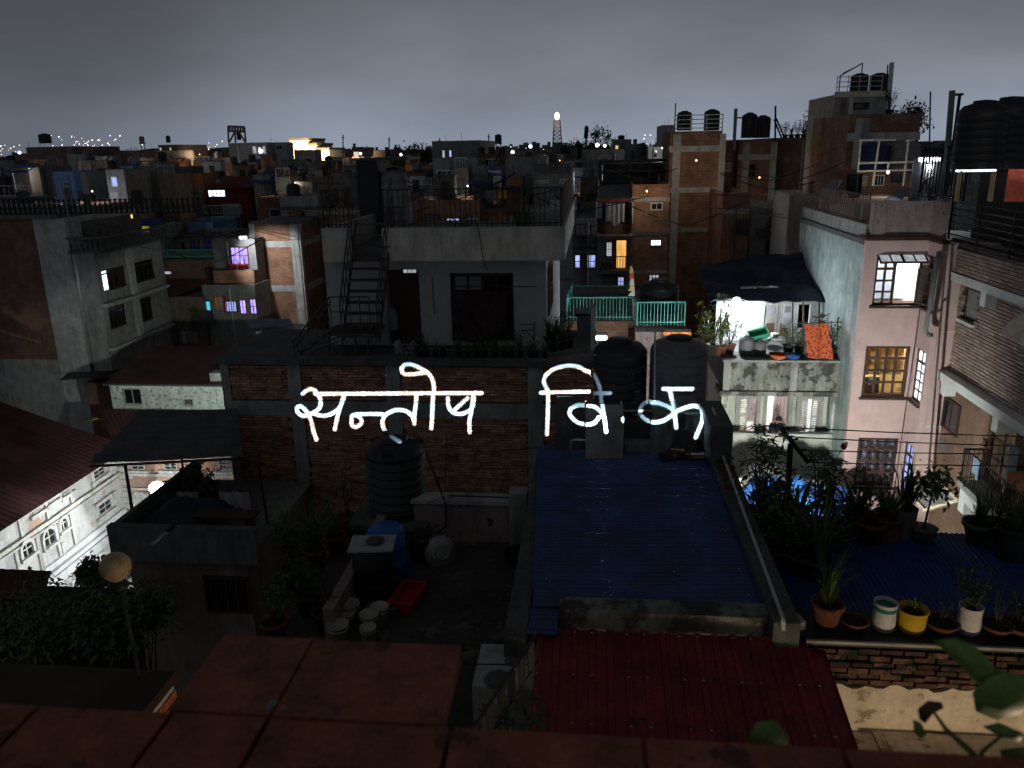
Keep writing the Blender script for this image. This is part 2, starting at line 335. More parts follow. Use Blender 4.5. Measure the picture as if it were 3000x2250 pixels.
curtain_orange = M('curtain_orange', (.72, .33, .08), rough=.9, var=.2, bmp=.1)
def thin(name, col):
    m, nt = newmat(name); d = nt.nodes.new('ShaderNodeBsdfDiffuse'); t = nt.nodes.new('ShaderNodeBsdfTranslucent'); x = nt.nodes.new('ShaderNodeMixShader'); x.inputs[0].default_value = .45
    c = mixc(nt, 1, col, maprange(nt, noise(nt, pos(nt), 4), .3, .7, .85, 1.15), 'MULTIPLY'); nt.links.new(c, d.inputs[0]); nt.links.new(c, t.inputs[0]); nt.links.new(d.outputs[0], x.inputs[1]); nt.links.new(t.outputs[0], x.inputs[2])
    o = nt.nodes.new('ShaderNodeOutputMaterial'); nt.links.new(x.outputs[0], o.inputs[0]); return m
cloth_thin = thin('cloth_thin', (.55, .57, .60)); curtain_thin = thin('curtain_thin', (.80, .62, .30)); net_thin = thin('net_thin', (.6, .6, .62))
def point(name, loc, col, e, r=.05, parent=None):
    l = bpy.data.lights.new(name, 'POINT'); l.energy = e; l.color = col; l.shadow_soft_size = r
    if name in ('room_light', 'lower_light', 'platform_fill_light', 'banner_fill_light', 'wall_fill_light'):
        q = Vector(loc)+Vector((0, 0, .2)); MB().lathe([(.02, -.06), (.06, 0), (.03, .06)], q, 8).build('bulb', lamp_soft, parent, True)  # small bulb added over these lights, which have no other fixture
    return place(bpy.data.objects.new(name, l), parent, Matrix.Translation(Vector(loc)))
def spot(name, loc, to, col, e, ang, r=.05, blend=.5, parent=None):
    l = bpy.data.lights.new(name, 'SPOT'); l.energy = e; l.color = col; l.shadow_soft_size = r; l.spot_size = math.radians(ang); l.spot_blend = blend
    d = Vector(to)-Vector(loc)
    return place(bpy.data.objects.new(name, l), parent, Matrix.Translation(Vector(loc)) @ d.to_track_quat('-Z', 'Y').to_matrix().to_4x4())
# ------------------------------------------------------------------ builders shared by many things
class Face:
    """a vertical wall plane: s runs along it, z up, d into the wall"""
    def __init__(f, kind, c): f.k = kind; f.c = c
    def ext(f, s0, s1, z0, z1, d0, d1):
        if f.k == 'y': return (s0, s1, f.c+d0, f.c+d1, z0, z1)
        if f.k == 'x+': return (f.c-d1, f.c-d0, s0, s1, z0, z1)
        return (f.c+d0, f.c+d1, s0, s1, z0, z1)
    def pt(f, s, z, d):
        return Vector((s, f.c+d, z)) if f.k == 'y' else Vector((f.c-d if f.k == 'x+' else f.c+d, s, z))
    def pix(f, u0, v0, u1, v1): return fr(u0, v0, u1, v1, f.c) if f.k == 'y' else sr(u0, v0, u1, v1, f.c)
def wall_open(mb, face, s0, s1, z0, z1, th, ops):
    """wall slab with openings, made of strips so that every reveal is real"""
    zs = sorted({z0, z1, *[min(max(o[2], z0), z1) for o in ops], *[min(max(o[3], z0), z1) for o in ops]})
    for za, zb in zip(zs, zs[1:]):
        cuts = sorted((o[0], o[1]) for o in ops if o[2] < (za+zb)/2 < o[3]); s = s0
        for a, b in cuts:
            if a > s: mb.box(*face.ext(s, a, za, zb, 0, th))
            s = max(s, b)
        if s < s1: mb.box(*face.ext(s, s1, za, zb, 0, th))
    return mb
def window(parent, face, s0, s1, z0, z1, cols=2, rows=2, frame=None, pane=None, d=.06, bar=.05, sill=None, transom=None, name='window', proud=False, panes=True, mull=None):
    """frame (the part) with one pane (sub-part) for each light"""
    frame = frame or wood_dark; pane = pane or glass_dark
    d0, d1 = (-.05, .0) if proud else (d, d+.07)
    mb = MB(); mb.box(*face.ext(s0, s1, z1-bar, z1, d0, d1)); mb.box(*face.ext(s0, s1, z0, z0+bar, d0, d1))
    mb.box(*face.ext(s0, s0+bar, z0+bar, z1-bar, d0, d1)); mb.box(*face.ext(s1-bar, s1, z0+bar, z1-bar, d0, d1))
    mull = mull or bar*.7; zt = z1-bar if transom is None else z0+(z1-z0)*transom
    lights = []
    def bay(za, zb, nr):
        W = (s1-s0-2*bar)/cols; H = (zb-za)/nr
        for i in range(cols):
            if i: mb.box(*face.ext(s0+bar+i*W-mull/2, s0+bar+i*W+mull/2, za, zb, d0+.004, d1-.004))
            for j in range(nr): lights.append((s0+bar+i*W+mull/2, s0+bar+(i+1)*W-mull/2, za+j*H+mull/2, za+(j+1)*H-mull/2))
        for j in range(1, nr): mb.box(*face.ext(s0+bar, s1-bar, za+j*H-mull/2, za+j*H+mull/2, d0+.008, d1-.008))
    bay(z0+bar, zt, rows)
    if transom is not None:
        mb.box(*face.ext(s0+bar, s1-bar, zt-mull*.2, zt+mull*1.2, d0-.003, d1)); bay(zt+mull*1.2, z1-bar, 1)
    o = mb.build(name, frame, parent)
    if panes:
        for (a, b, c, e) in lights:
            bpiece('pane', pane(a, c) if callable(pane) else pane, o, *face.ext(a-.005, b+.005, c-.005, e+.005, (d0+d1)/2-.006, (d0+d1)/2+.006))
    if sill: bpiece('sill', sill, o, *face.ext(s0-.06, s1+.06, z0-.07, z0-.002, -.08, .05))
    return o
def bars(parent, p0, p1, h, n, mat, r=.012, rail=.022, name='bar', low=.08, base=None, sq=False, post=None):
    """railing between two points at foot level: rails and single bars"""
    p0, p1 = Vector(p0), Vector(p1); up = Vector((0, 0, 1))
    rod('rail', mat, parent, p0+up*h, p1+up*h, rail); rod('rail', mat, parent, p0+up*low, p1+up*low, rail*.8)
    for i in range(n+1):
        p = p0.lerp(p1, i/n); rod('post' if i in (0, n) else name, mat, parent, p, p+up*h, rail*1.1 if i in (0, n) else r, 6)
def tank_mesh(key, r, h, mat, lid):
    prof = [(r*.96, 0), (r, .04)]; k = 7
    for i in range(k):
        z = .06+i*(h*.80-.06)/k; dz = (h*.80-.06)/k
        prof += [(r, z), (r, z+dz*.72), (r*.975, z+dz*.80), (r*.975, z+dz*.92), (r, z+dz)]
    prof += [(r, h*.82), (r*.97, h*.86), (r*.80, h*.93), (r*.45, h*.965), (r*.43, h*.97)]
    body = MB().lathe(prof, n=28).mesh('tank_body_'+key, mat, True)
    cap = MB().lathe([(r*.46, h*.955), (r*.46, h*.985), (r*.42, h), (r*.1, h*1.012)], n=20).mesh('tank_lid_'+key, lid, True)
    return body, cap
_tk = {}
def tank(label, x, y, z, r, h, mat=None, lid=None, group='rooftop water tanks', name='water_tank', hoops=False):
    mat = mat or tank_black; lid = lid or mat; key = f'{mat.name}{r:.2f}{h:.2f}'
    if key not in _tk: _tk[key] = tank_mesh(key, r, h, mat, lid)
    t = thing(name, label, 'water tank', (x, y, z), group)
    inst('body', _tk[key][0], t, (x, y, z), random.random()); inst('lid', _tk[key][1], t, (x, y, z))
    return t
def corr(fn, nu, nv, amp, wl, axis_len, th=(0, 0, -.012)):
    """corrugated sheet: fn(u,v)->point, ripple across u"""
    def g(u, v):
        p = Vector(fn(u, v)); p.z += amp*math.cos(2*math.pi*u*axis_len/wl); return p
    return MB().slab(g, nu, nv, th)
def leaf(mb, p, d, up, L, W):
    d = d.normalized(); s = d.cross(up); s = s.normalized() if s.length > 1e-4 else Vector((1, 0, 0)); n = s.cross(d)
    a = p; b = p+d*L*.45+s*W/2+n*L*.06; c = p+d*L-n*L*.18; e = p+d*L*.45-s*W/2+n*L*.06; m = p+d*L*.5-n*W*.06
    mb.add([a, b, m, e, c], [(0, 1, 2), (0, 2, 3), (1, 4, 2), (2, 4, 3)])
def rv(rg): return Vector((rg.uniform(-1, 1), rg.uniform(-1, 1), rg.uniform(-1, 1)))
_pl = {}
def plant_meshes(kind, seed, lm, sm):
    k = (kind, seed, lm.name)
    if k in _pl: return _pl[k]
    rg = random.Random(seed*97+len(kind)); st = MB(); lf = MB(); up = Vector((0, 0, 1))
    if kind == 'bush':
        for i in range(9):
            a = rg.uniform(0, 6.28); q = Vector((math.cos(a)*rg.uniform(.1, .42), math.sin(a)*rg.uniform(.1, .42), rg.uniform(.5, 1.0)))
            st.tube([(0, 0, 0), q*.5+rv(rg)*.05, q], [.014, .009, .004], 4)
            for j in range(22):
                t = rg.uniform(.3, 1.05); leaf(lf, q*t+rv(rg)*.09, rv(rg)+up*.2, up, rg.uniform(.07, .15), rg.uniform(.035, .065))
    elif kind == 'grass':
        for i in range(46):
            a = rg.uniform(0, 6.28); h = rg.uniform(.45, 1.05); o = rg.uniform(.1, .55); d = Vector((math.cos(a), math.sin(a), 0)); s = Vector((-d.y, d.x, 0))*rg.uniform(.008, .018)
            p = [d*.05, d*(.05+o*.35)+up*h*.6, d*(.05+o)+up*h*rg.uniform(.75, 1)]
            lf.add([p[0]-s, p[0]+s, p[1]-s, p[1]+s, p[2]], [(0, 1, 3, 2), (2, 3, 4)])
        st.cyl((0, 0, 0), (0, 0, .12), .03, .02, 5)
    elif kind == 'stalk':
        for i in range(5):
            a = rg.uniform(0, 6.28); h = rg.uniform(.7, 1.1); o = rg.uniform(.05, .3); tip = Vector((math.cos(a)*o, math.sin(a)*o, h))
            st.tube([(0, 0, 0), tip*.5+rv(rg)*.03, tip], [.012, .009, .004], 4)
            for j in range(17):
                t = .25+.75*j/16; q = tip*t; b = j*2.4+i
                leaf(lf, q, Vector((math.cos(b), math.sin(b), rg.uniform(-.1, .5))), up, rg.uniform(.10, .19), rg.uniform(.03, .05))
            for b in range(6): leaf(lf, tip, Vector((math.cos(b*1.05), math.sin(b*1.05), .1)), up, .16, .042)
    elif kind == 'spike':
        for i in range(26):
            a = rg.uniform(0, 6.28); d = Vector((math.cos(a), math.sin(a), rg.uniform(.5, 3))).normalized(); L = rg.uniform(.4, .95); s = d.cross(up).normalized()*rg.uniform(.02, .035)
            lf.add([d*.03-s*.6, d*.03+s*.6, d*L*.55-s, d*L*.55+s, d*L-up*L*.1], [(0, 1, 3, 2), (2, 3, 4)])
        st.cyl((0, 0, 0), (0, 0, .1), .05, .03, 5)
    elif kind == 'twig':
        for i in range(6):
            a = rg.uniform(0, 6.28); o = rg.uniform(.1, .4); tip = Vector((math.cos(a)*o, math.sin(a)*o, rg.uniform(.6, 1)))
            st.tube([(0, 0, 0), tip*.5+rv(rg)*.06, tip], [.012, .008, .003], 4)
            for j in range(10): leaf(lf, tip*rg.uniform(.3, 1), rv(rg), up, rg.uniform(.06, .12), .04)
    r = _pl[k] = (st.mesh('stems', sm), lf.mesh('leaves', lm))
    return r
def pot_mesh(kind, mat):
    k = ('pot', kind, mat.name)
    if k not in _pl:
        pr = {'pot': [(.11, 0), (.16, .26), (.185, .26), (.185, .31), (.16, .31), (.15, .27), (.01, .27)],
              'bowl': [(.10, 0), (.17, .07), (.21, .13), (.23, .135), (.225, .155), (.20, .15), (.19, .12), (.01, .12)],
              'tub': [(.15, 0), (.165, .02), (.175, .14), (.185, .30), (.20, .305), (.195, .325), (.175, .32), (.165, .27), (.01, .27)],
              'sack': [(.12, 0), (.142, .03), (.146, .15), (.138, .27), (.145, .36), (.152, .40), (.142, .405), (.13, .36), (.125, .30), (.01, .30)]}[kind]
        _pl[k] = MB().lathe(pr, n=18).mesh(kind, mat, True), MB().lathe([(.14 if kind != 'bowl' else .185, 0), (.14 if kind != 'bowl' else .185, .004)], n=16).mesh('soil', soil)
    return _pl[k]
def potplant(label, x, y, z, pot='pot', pmat=None, kind='bush', h=.7, seed=1, lm=None, ps=1.0, group='potted plants', name='potted_plant', band=None):
    pmat = pmat or terracotta; lm = lm or leaf_mid
    t = thing(name, label, 'plant', (x, y, z), group); pm, sm_ = pot_mesh(pot, pmat)
    o = inst(pot if pot != 'tub' else 'pot', pm, t, (x, y, z), seed, ps); zt = {'pot': .27, 'bowl': .125, 'tub': .27, 'sack': .305}[pot]*ps
    inst('soil', sm_, t, (x, y, z+zt), 0, ps)
    if kind:
        st, lf = plant_meshes(kind, seed % 5, lm, stem_mat)
        inst('stems', st, t, (x, y, z+zt), seed*1.7, h); q = inst('leaves', lf, t, (x, y, z+zt), seed*1.7, h); q['kind'] = 'stuff'
    if band: inst('band', MB().lathe([(.150, .30), (.155, .35)], n=18).mesh('band', band, True), t, (x, y, z), 0, ps)
    return t
def brick_field(parent, face, s0, s1, z0, z1, mat, L=.235, H=.066, gap=.012, depth=.05, proud=.0, holes=(), n1=300, seed=3, jit=.006, visible=None):
    rg = random.Random(seed); out = []; z = z0; row = 0
    while z+H*.6 < z1:
        h = H*rg.uniform(.92, 1.06); s = s0-(L*.5 if row % 2 else 0)-rg.uniform(0, .05)
        while s < s1:
            l = L*rg.choice([1, 1, 1, 1, .98, .5, 1.03]); a, b = max(s, s0), min(s+l, s1); s += l+gap
            c = (a+b)/2
            if b-a < .04 or any(h0-.01 < c < h1+.01 and q0-.03 < z+h/2 < q1+.03 for h0, h1, q0, q1 in holes): continue
            if visible and not visible(c, z): continue
            out.append((a, b, z+rg.uniform(-jit, jit)*.5, min(z+h, z1), -proud-rg.uniform(0, jit*1.6), rg.uniform(-.012, .012)))
        z += h+gap; row += 1
    out.sort(key=lambda q: (face.pt(q[0], q[2], 0)-CP).length)
    for i, (a, b, za, zb, d, t) in enumerate(out[:n1]): bpiece('brick', mat, parent, *face.ext(a, b, za, zb, d, depth))
    if len(out) > n1:
        mb = MB()
        for (a, b, za, zb, d, t) in out[n1:]: mb.box(*face.ext(a, b, za, zb, d, depth))
        mb.build('brickwork', mat, parent, kind='stuff')
# ================================================================== the setting
g = MB().box(-1500, 1500, -50, 2350, -1, 0).build('ground', ground_mat); g['kind'] = 'structure'
# ---- parapet of the building the picture is taken from
t = thing('parapet_wall', 'low parapet with broad red clay coping tiles across the foreground', 'parapet', (0, 1.1, 24))
ZP = 26.85
MB().box(-9, 9, .60, 1.30, 20, ZP-.03).build('wall', concrete_dark, t)
MB().box(-.90, -.34, 1.30, 1.57, 20, ZP-.03).build('pier', concrete_dark, t)
xs = [-3.5, -3.1, -2.7, -2.3, -1.93, -1.55, -1.17, -.87, -.66, -.275, .11, .49, .87, 1.26, 1.65]
for a, b in zip(xs, xs[1:]):
    piece('tile', tile_clay, t, ((a+b)/2, 1.14, ZP+random.uniform(-.002, .002)), (b-a-.012, .40, .05))
    piece('tile', tile_clay, t, ((a+b)/2, .74, ZP), (b-a-.012, .37, .05))
piece('tile', tile_clay, t, (-.772, 1.481, ZP+.003), (.222, .268, .05)); piece('tile', tile_clay, t, (-.478, 1.481, ZP+.001), (.355, .268, .05))
for (u, v, s) in ((800, 2060, .012), (832, 2075, .009), (1190, 2003, .006), (790, 2072, .009)):
    q = pz(u, v, ZP+.027); MB().lathe([(.001, -.004), (s, 0), (s*.7, s*.35), (.001, s*.5)], q, 8).build('paint_fleck', cloth_grey, t, True)
# ---- lower terrace wall at the left with the globe lamp on it
a, b = pz(513, 1966, 24.55), pz(413, 2094, 24.55); xr = (a.x+b.x)/2
t = thing('terrace_wall', 'dark low terrace wall with brick end below the globe lamp', 'wall', (xr-2, 4.2, 20))
MB().box(-9, xr-.03, b.y+.03, a.y-.02, 18, 24.47).build('core', mortar_grey, t)
MB().box(-9, xr, b.y, a.y, 24.47, 24.55).build('coping', wood_dark, t)
white_mortar = M('white_mortar', (.45, .44, .42), var=.15)
MB().box(xr-.035, xr-.012, b.y+.04, a.y-.03, 22, 24.465).build('joint_bed', white_mortar, t)
brick_end = M('brick_end', (.42, .12, .05), var=.25, scale=8, objrand=.15)
for k in range(7):
    z = 24.39-k*.075
    for j in range(-1, 4):
        y0 = max(b.y+.035, b.y+.03+j*.22+(.11 if k % 2 else 0)); y1 = min(a.y-.03, b.y+.03+(j+1)*.22-.014+(.11 if k % 2 else 0))
        if y1-y0 > .03: bpiece('brick', brick_end, t, xr-.03, xr, y0, y1, z-.03, z+.03)
b4 = pz(410, 1985, 24.55); gl = CP+ray(338, 1660)*5.95; b4.y = gl.y+.0 if False else b4.y
t = thing('globe_lamp', 'unlit round globe lamp on thin leaning pole', 'lamp', b4)
rod('pole', metal_rust, t, b4, gl-Vector((-.01, 0, .17)), .012)
MB().lathe([(.06, -.19), (.075, -.16), (.06, -.13), (.05, -.10)], gl, 14).build('collar', metal_dark, t, True)
MB().lathe([(.052, -.103)]+[(.112*math.cos(q), .108*math.sin(q)) for q in [math.radians(d) for d in range(-60, 91, 10)]], gl, 24).build('globe', globe_mat, t, True)
t = thing('angled_tube', 'short pale angled tube sticking out beside the globe lamp', 'tube', gl+Vector((.3, .2, 0)))
rod('arm', pipe_grey, t, gl+Vector((.12, .3, .03)), gl+Vector((.24, .35, .12)), .014); rod('tip', metal_dark, t, gl+Vector((.24, .35, .12)), gl+Vector((.31, .37, .19)), .02)

# ---- red trapezoidal metal roof in front, ledge, big blue roof
def red_pt(s, q):
    x = -.59+s*3.2; ph = ((x+.59)/.199) % 1; y = 8.16-q*3.0
    r = .028*max(0, min(1, (.26-abs(ph-.15)) / .1)) if abs(ph-.15) < .26 else 0
    return Vector((x, y, 22.60-(8.16-y)*.18+r))
t = thing('red_metal_roof', 'red ribbed metal sheet roof below the parapet', 'roof', (1, 7, 22))
for k in range(4):      # four sheets side by side
    MB().slab(lambda s, q, k=k: red_pt((k+s)/4, q)+Vector((0, 0, .003*(k % 2))), 96, 2, (0, 0, -.01)).build('sheet', sheet_red, t)
scr = MB().lathe([(.012, 0), (.014, .006), (.006, .012), (.001, .013)], n=8).mesh('screw_head', cloth_white, True)
for yy in (8.08, 7.45, 6.82, 6.2):
    for i in range(16):
        if (i*7+int(yy*10)) % 3: inst('screw', scr, t, red_pt((.03+i*.199)/3.2, (8.16-yy)/3)+Vector((0, 0, .006)))
MB().box(-.55, 2.55, 5.3, 8.1, 18, 21.98).build('support_wall', plaster_dim, t)
t = thing('concrete_ledge', 'mossy concrete ledge between the red and the blue roof', 'ledge', (1, 8.35, 22))
MB().box(-.34, 2.30, 8.20, 8.50, 22.1, 22.83).build('ledge', concrete_moss, t)
piece('cement_lump', concrete_pale, t, (2.33, 8.22, 22.78), (.16, .2, .10), .3)
t = thing('blue_metal_roof', 'large blue corrugated metal roof with fine horizontal ridges', 'roof', (.5, 11, 22.5))
def blue_pt(s, q): return Vector((-.98+.30*(1-q)+(3.02-.28*(1-q))*s, 8.51+5.42*q, 22.66+.10*s))
for k in range(3):
    f = lambda v, s, k=k: blue_pt(s, (k+v)/3)+Vector((0, 0, .004*k))
    def gg(v, s, f=f): p = Vector(f(v, s)); p.z += .020*math.cos(2*math.pi*p.y/.098); return p
    MB().slab(lambda s, v, gg=gg: gg(v, s), 2, 210, (0, 0, -.01)).build('sheet', sheet_blue, t)
MB().slab(lambda s, v: Vector((-.70+s*.34, 7.97+v*.53, 22.655+.020*math.cos(2*math.pi*(7.97+v*.53)/.098))), 2, 50, (0, 0, -.01)).build('sheet', sheet_blue, t)
for i in range(22):
    p = blue_pt(random.choice([.06, .35, .65, .95]), random.random()); inst('screw', scr, t, p+Vector((0, 0, .011)))
MB().box(-.9, 2.0, 8.5, 14.3, 18, 22.50).build('room_below', plaster_dim, t)
t = thing('side_parapet', 'dark brick and cement parapet along the right of the blue roof', 'wall', (2.15, 11, 22))
MB().box(2.045, 2.34, 8.0, 14.2, 18, 22.90).build('wall', concrete_dark, t)
for i in range(5): piece('brick', brick_old, t, (2.19+random.uniform(-.03, .03), 11.7+i*.24, 22.935), (.2, .19, .07), random.uniform(-.3, .3))
MB().box(1.98, 2.34, 12.7, 14.1, 22.9, 23.55).build('end_block', concrete_dark, t)
t = thing('drain_pipe', 'long white pipe lying along the dark parapet of the blue roof', 'pipe', (2.2, 11, 22.9))
P1, P2 = pz(2110, 1312, 23.02), pz(2294, 1812, 22.97)
MB().tube([pz(2088, 1195, 23.6), pz(2095, 1215, 23.55), pz(2100, 1290, 23.1), P1], .022, 8).build('bend', pipe_white, t, True)
rod('pipe', pipe_white, t, P1, P2, .023); rod('joint', pipe_white, t, P1.lerp(P2, .42), P1.lerp(P2, .45), .03); rod('end_cap', pipe_white, t, P2, P2+Vector((0, -.05, -.12)), .03)
rod('branch', pipe_white, t, P1+Vector((-.25, .25, .01)), P1+Vector((.15, .02, .0)), .02)
t = thing('tank_stand', 'dark concrete stand under the pair of big water tanks', 'stand', (1.1, 15, 20))
MB().box(-.05, 2.35, 14.35, 15.7, 17, 23.04).build('stand', concrete_dark, t)
tank('black water tank with faint white lettering beside the grey ribbed one', .55, 15.0, 23.04, .515, 1.45, tank_black, group=None)
tank('grey ribbed water tank with black lid behind the blue roof', 1.66, 15.0, 23.04, .545, 1.50, tank_grey, tank_black, group=None)
# faint lettering moulded on the black tank
cu = bpy.data.curves.new('txt', 'FONT'); cu.body = 'SKY'; cu.size = .17; cu.extrude = .002
tx = bpy.data.objects.new('txt', cu); COL.objects.link(tx); dg = bpy.context.evaluated_depsgraph_get(); me = bpy.data.meshes.new_from_object(tx.evaluated_get(dg)); bpy.data.objects.remove(tx)
for vtx in me.vertices:
    th = (vtx.co.x+.13)/.52; vtx.co = Vector((.523*math.sin(th), -.523*math.cos(th)-vtx.co.z, vtx.co.y))
me.materials.clear(); me.materials.append(M('faint_print', (.11, .11, .11), var=.3, scale=20))
inst('lettering', me, [o for o in WM if o.get('label', '').startswith('black water tank with faint')][0], (.55, 15.0, 23.85))
t = thing('concrete_block', 'grey concrete block standing on the blue roof before the tanks', 'block', (.24, 13.6, 22.5))
x0, x1, z0, z1 = fr(1716, 1218, 1826, 1368, 13.3)
MB().box(x0, x1, 13.3, 13.95, z0-.1, z1).build('block', concrete_pale, t)
t = thing('cement_chamber', 'dark cement chamber left of the grey block on the blue roof', 'chamber', (-.35, 13.9, 22.5))
x0, x1, z0, z1 = fr(1628, 1192, 1712, 1312, 13.75)
MB().box(x0, x1, 13.75, 14.4, z0-.1, z1).build('chamber', concrete_dark, t)
MB().tube([py(1672, 1318, 13.2), py(1676, 1290, 13.2), py(1682, 1288, 13.2), py(1716, 1290, 13.25)], .022, 8).build('pipe', pipe_white, t, True)
t = thing('draped_tarp', 'grey green tarpaulin draped over a box beside the parapet', 'tarpaulin', (1.5, 13.6, 22.7))
x0, x1, z0, z1 = fr(1915, 1195, 2055, 1318, 13.45)
MB().box(x0+.08, x1-.06, 13.5, 14.2, 22.6, z1-.14).build('box', concrete_dark, t)
def tp(s, q):
    a = q*1.0
    if a < .35: yy = 14.1-.6*a/.35; zz = z1-.10
    else: yy = 13.49-.05*math.sin(s*9)*(a-.35); zz = z1-.10-(a-.35)/.65*(z1-z0-.12)*(1+.22*math.sin(s*6+1)-.35*(s > .3)*math.sin((s-.3)*3))
    return Vector((x0-.04+(x1-x0+.06)*s+.02*math.sin(a*7+s*3), yy-.015*math.sin(s*23+a*5), zz+.012*math.sin(s*17+a*11)))
MB().slab(tp, 26, 18, (0, .004, -.006)).build('sheet', tarp_green, t, True)
MB().box(*[q for q in (py(1978, 1240, 13.6).x, py(2040, 1240, 13.6).x)], 13.55, 13.95, z1-.09, z1+.06).build('lid_board', concrete, t)
for i, (u, v, m) in enumerate(((1950, 1330, brick_old), (1985, 1322, brick_old), (1960, 1342, brick_old), (2010, 1335, brick_old), (2045, 1335, brick_tan))):
    p = py(u, v, 13.15); o = thing('loose_brick', ['dark loose brick, left of the pile below the tarpaulin', 'dark loose brick on top of the pile below the tarpaulin', 'dark loose brick in front of the pile below the tarpaulin', 'dark loose brick, right of the pile below the tarpaulin', 'single pale orange brick at the end of the blue roof'][i], 'brick', p, 'loose bricks on the blue roof')
    piece('brick_body', m, o, p, (.23, .11, .07), random.uniform(-.3, .3))
t = thing('white_curb', 'pale cement curb at the back edge of the blue roof', 'curb', py(1870, 1320, 13.7))
x0, x1, z0, z1 = fr(1830, 1300, 1914, 1335, 13.55); MB().box(x0, x1, 13.55, 13.8, z0-.05, z1).build('curb', concrete, t)
t = thing('standpipe', 'thin upright pipe between the two big tanks with a cross feed', 'pipe', py(1917, 1200, 14.1))
rod('riser', pipe_white, t, py(1917, 1198, 14.2), py(1919, 968, 14.2), .016)
MB().tube([py(1820, 1175, 14.2), py(1823, 1198, 14.2), py(1830, 1203, 14.2), py(1950, 1204, 14.2), py(1990, 1190, 14.1), py(2075, 1182, 14.1), py(2082, 1195, 14.0)], .02, 8).build('cross_feed', pipe_white, t, True)
rod('valve', cloth_white, t, py(1998, 1190, 14.08), py(2004, 1176, 14.08), .03)
t = thing('pipe_yoke', 'horizontal pale pipe yoke above the tanks', 'pipe', py(1912, 965, 15.8))
MB().tube([py(1895, 970, 15.8), py(1897, 964, 15.8), py(1940, 964, 15.8), py(1942, 971, 15.8)], .03, 8).build('yoke', pipe_white, t, True)

# ---- dark working terrace
t = thing('dark_terrace', 'dark cement roof terrace in the middle of the picture', 'terrace', (-2.8, 9, 18))
MB().box(-4.35, -.92, 5.2, 13.6, 18, 21.5).build('floor', floor_dark, t)
x0, x1, z0, z1 = fr(1275, 1478, 1545, 1600, 12.35)
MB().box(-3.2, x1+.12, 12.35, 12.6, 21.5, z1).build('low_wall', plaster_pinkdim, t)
MB().box(-3.25, x1+.12, 12.31, 12.64, z1+.002, z1+.08).build('wall_coping', concrete_pale, t)
a, b, c, d = fr(1492, 1440, 1545, 1500, 12.3); MB().box(a, b, 12.2, 12.5, 21.5, d).build('post', concrete, t)
MB().box(-.98, -.72, 8.0, 14.0, 21.4, 22.60).build('wall_under_roof', concrete_dark, t)
P1, P2 = pz(1040, 1640, 22.05), pz(952, 1800, 22.05)
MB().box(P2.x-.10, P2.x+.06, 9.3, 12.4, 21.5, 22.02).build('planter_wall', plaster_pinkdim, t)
rod('hand_rail', metal_dark, t, py(1318, 1452, 12.3), py(1495, 1458, 12.3), .014)
tb = py(1168, 1500, 12.7)
t = thing('tank_table', 'dark slab table on two cement legs carrying a black tank', 'stand', (tb.x, 12.7, 21.5)); zt = tb.z+.02
MB().box(tb.x-.75, tb.x+.62, 12.1, 13.3, zt-.09, zt).build('slab', concrete_dark, t)
for dx in (-.55, .25): bpiece('leg', concrete_dark, t, tb.x+dx-.12, tb.x+dx+.12, 12.2, 13.2, 21.5, zt-.09)
bt = tank('large black water tank on slab table at the brick wall', tb.x, 12.7, zt, .51, py(1168, 1283, 12.7).z-zt, tank_black, group=None)
top = py(1168, 1310, 12.6).z
for i in range(3):      # the arms of the moulded lid
    an = i*2.1+.5; piece('lid_arm', tank_black, bt, (tb.x+math.cos(an)*.3, 12.7+math.sin(an)*.3, top+.0), (.42, .16, .07), an)
t = thing('feed_hose', 'black hose hanging from the tank to the terrace floor', 'hose', (tb.x+.6, 12.4, 21.5))
MB().tube([py(1250, 1330, 12.5), py(1285, 1420, 12.4), py(1307, 1480, 12.3), py(1307, 1540, 12.2), py(1285, 1560, 12.2)], .016, 6).build('hose', metal_black, t, True)
MB().tube([py(1247, 1477, 12.1), py(1275, 1466, 12.1), py(1300, 1448, 12.1)], .014, 6).build('outlet', alu, t, True)
t = thing('thin_riser', 'thin vertical conduit against the brick wall right of the tank', 'pipe', py(1306, 1480, 17.3))
rod('conduit', metal_rust, t, py(1308, 1270, 17.35), py(1304, 1500, 17.35), .012)
drum = MB().lathe([(.26, 0), (.29, .02), (.30, .28), (.31, .30), (.30, .32), (.30, .58), (.31, .60), (.30, .62), (.29, .85), (.24, .90), (.02, .90)], n=20)
dk, dl = drum.mesh('drum_black', tank_black, True), drum.mesh('drum_blue', plastic_blue, True)
p = pz(1100, 1750, 21.5); t = thing('black_drum', 'black barrel covered with a board and a stone', 'barrel', p); inst('barrel', dk, t, p)
o = MB().obox(p+Vector((.02, -.02, .915)), (.66, .5, .03), Matrix.Rotation(.12, 3, 'Z')).build('cover_board', concrete_pale, t)
MB().lathe([(.02, 0), (.13, .01), (.14, .04), (.08, .07), (.01, .075)], p+Vector((.06, 0, .93)), 9).build('stone', concrete_dark, t, True)
p2 = pz(1140, 1690, 21.5); t = thing('blue_drum', 'blue plastic barrel behind the covered black one', 'barrel', p2); inst('barrel', dl, t, p2, 0, .98)
p3 = pz(1240, 1640, 21.5); t = thing('plastic_jar', 'dark round plastic jar with lid beside the metal bowl', 'jar', p3)
MB().lathe([(.17, 0), (.20, .04), (.20, .36), (.15, .44), (.13, .46)], p3, 18).build('jar', tank_black, t, True); MB().lathe([(.14, .462), (.14, .50), (.02, .51)], p3, 16).build('lid', metal_black, t, True)
p = pz(1292, 1650, 21.5); t = thing('metal_bowl', 'large dented aluminium bowl leaning on its rim', 'bowl', p)
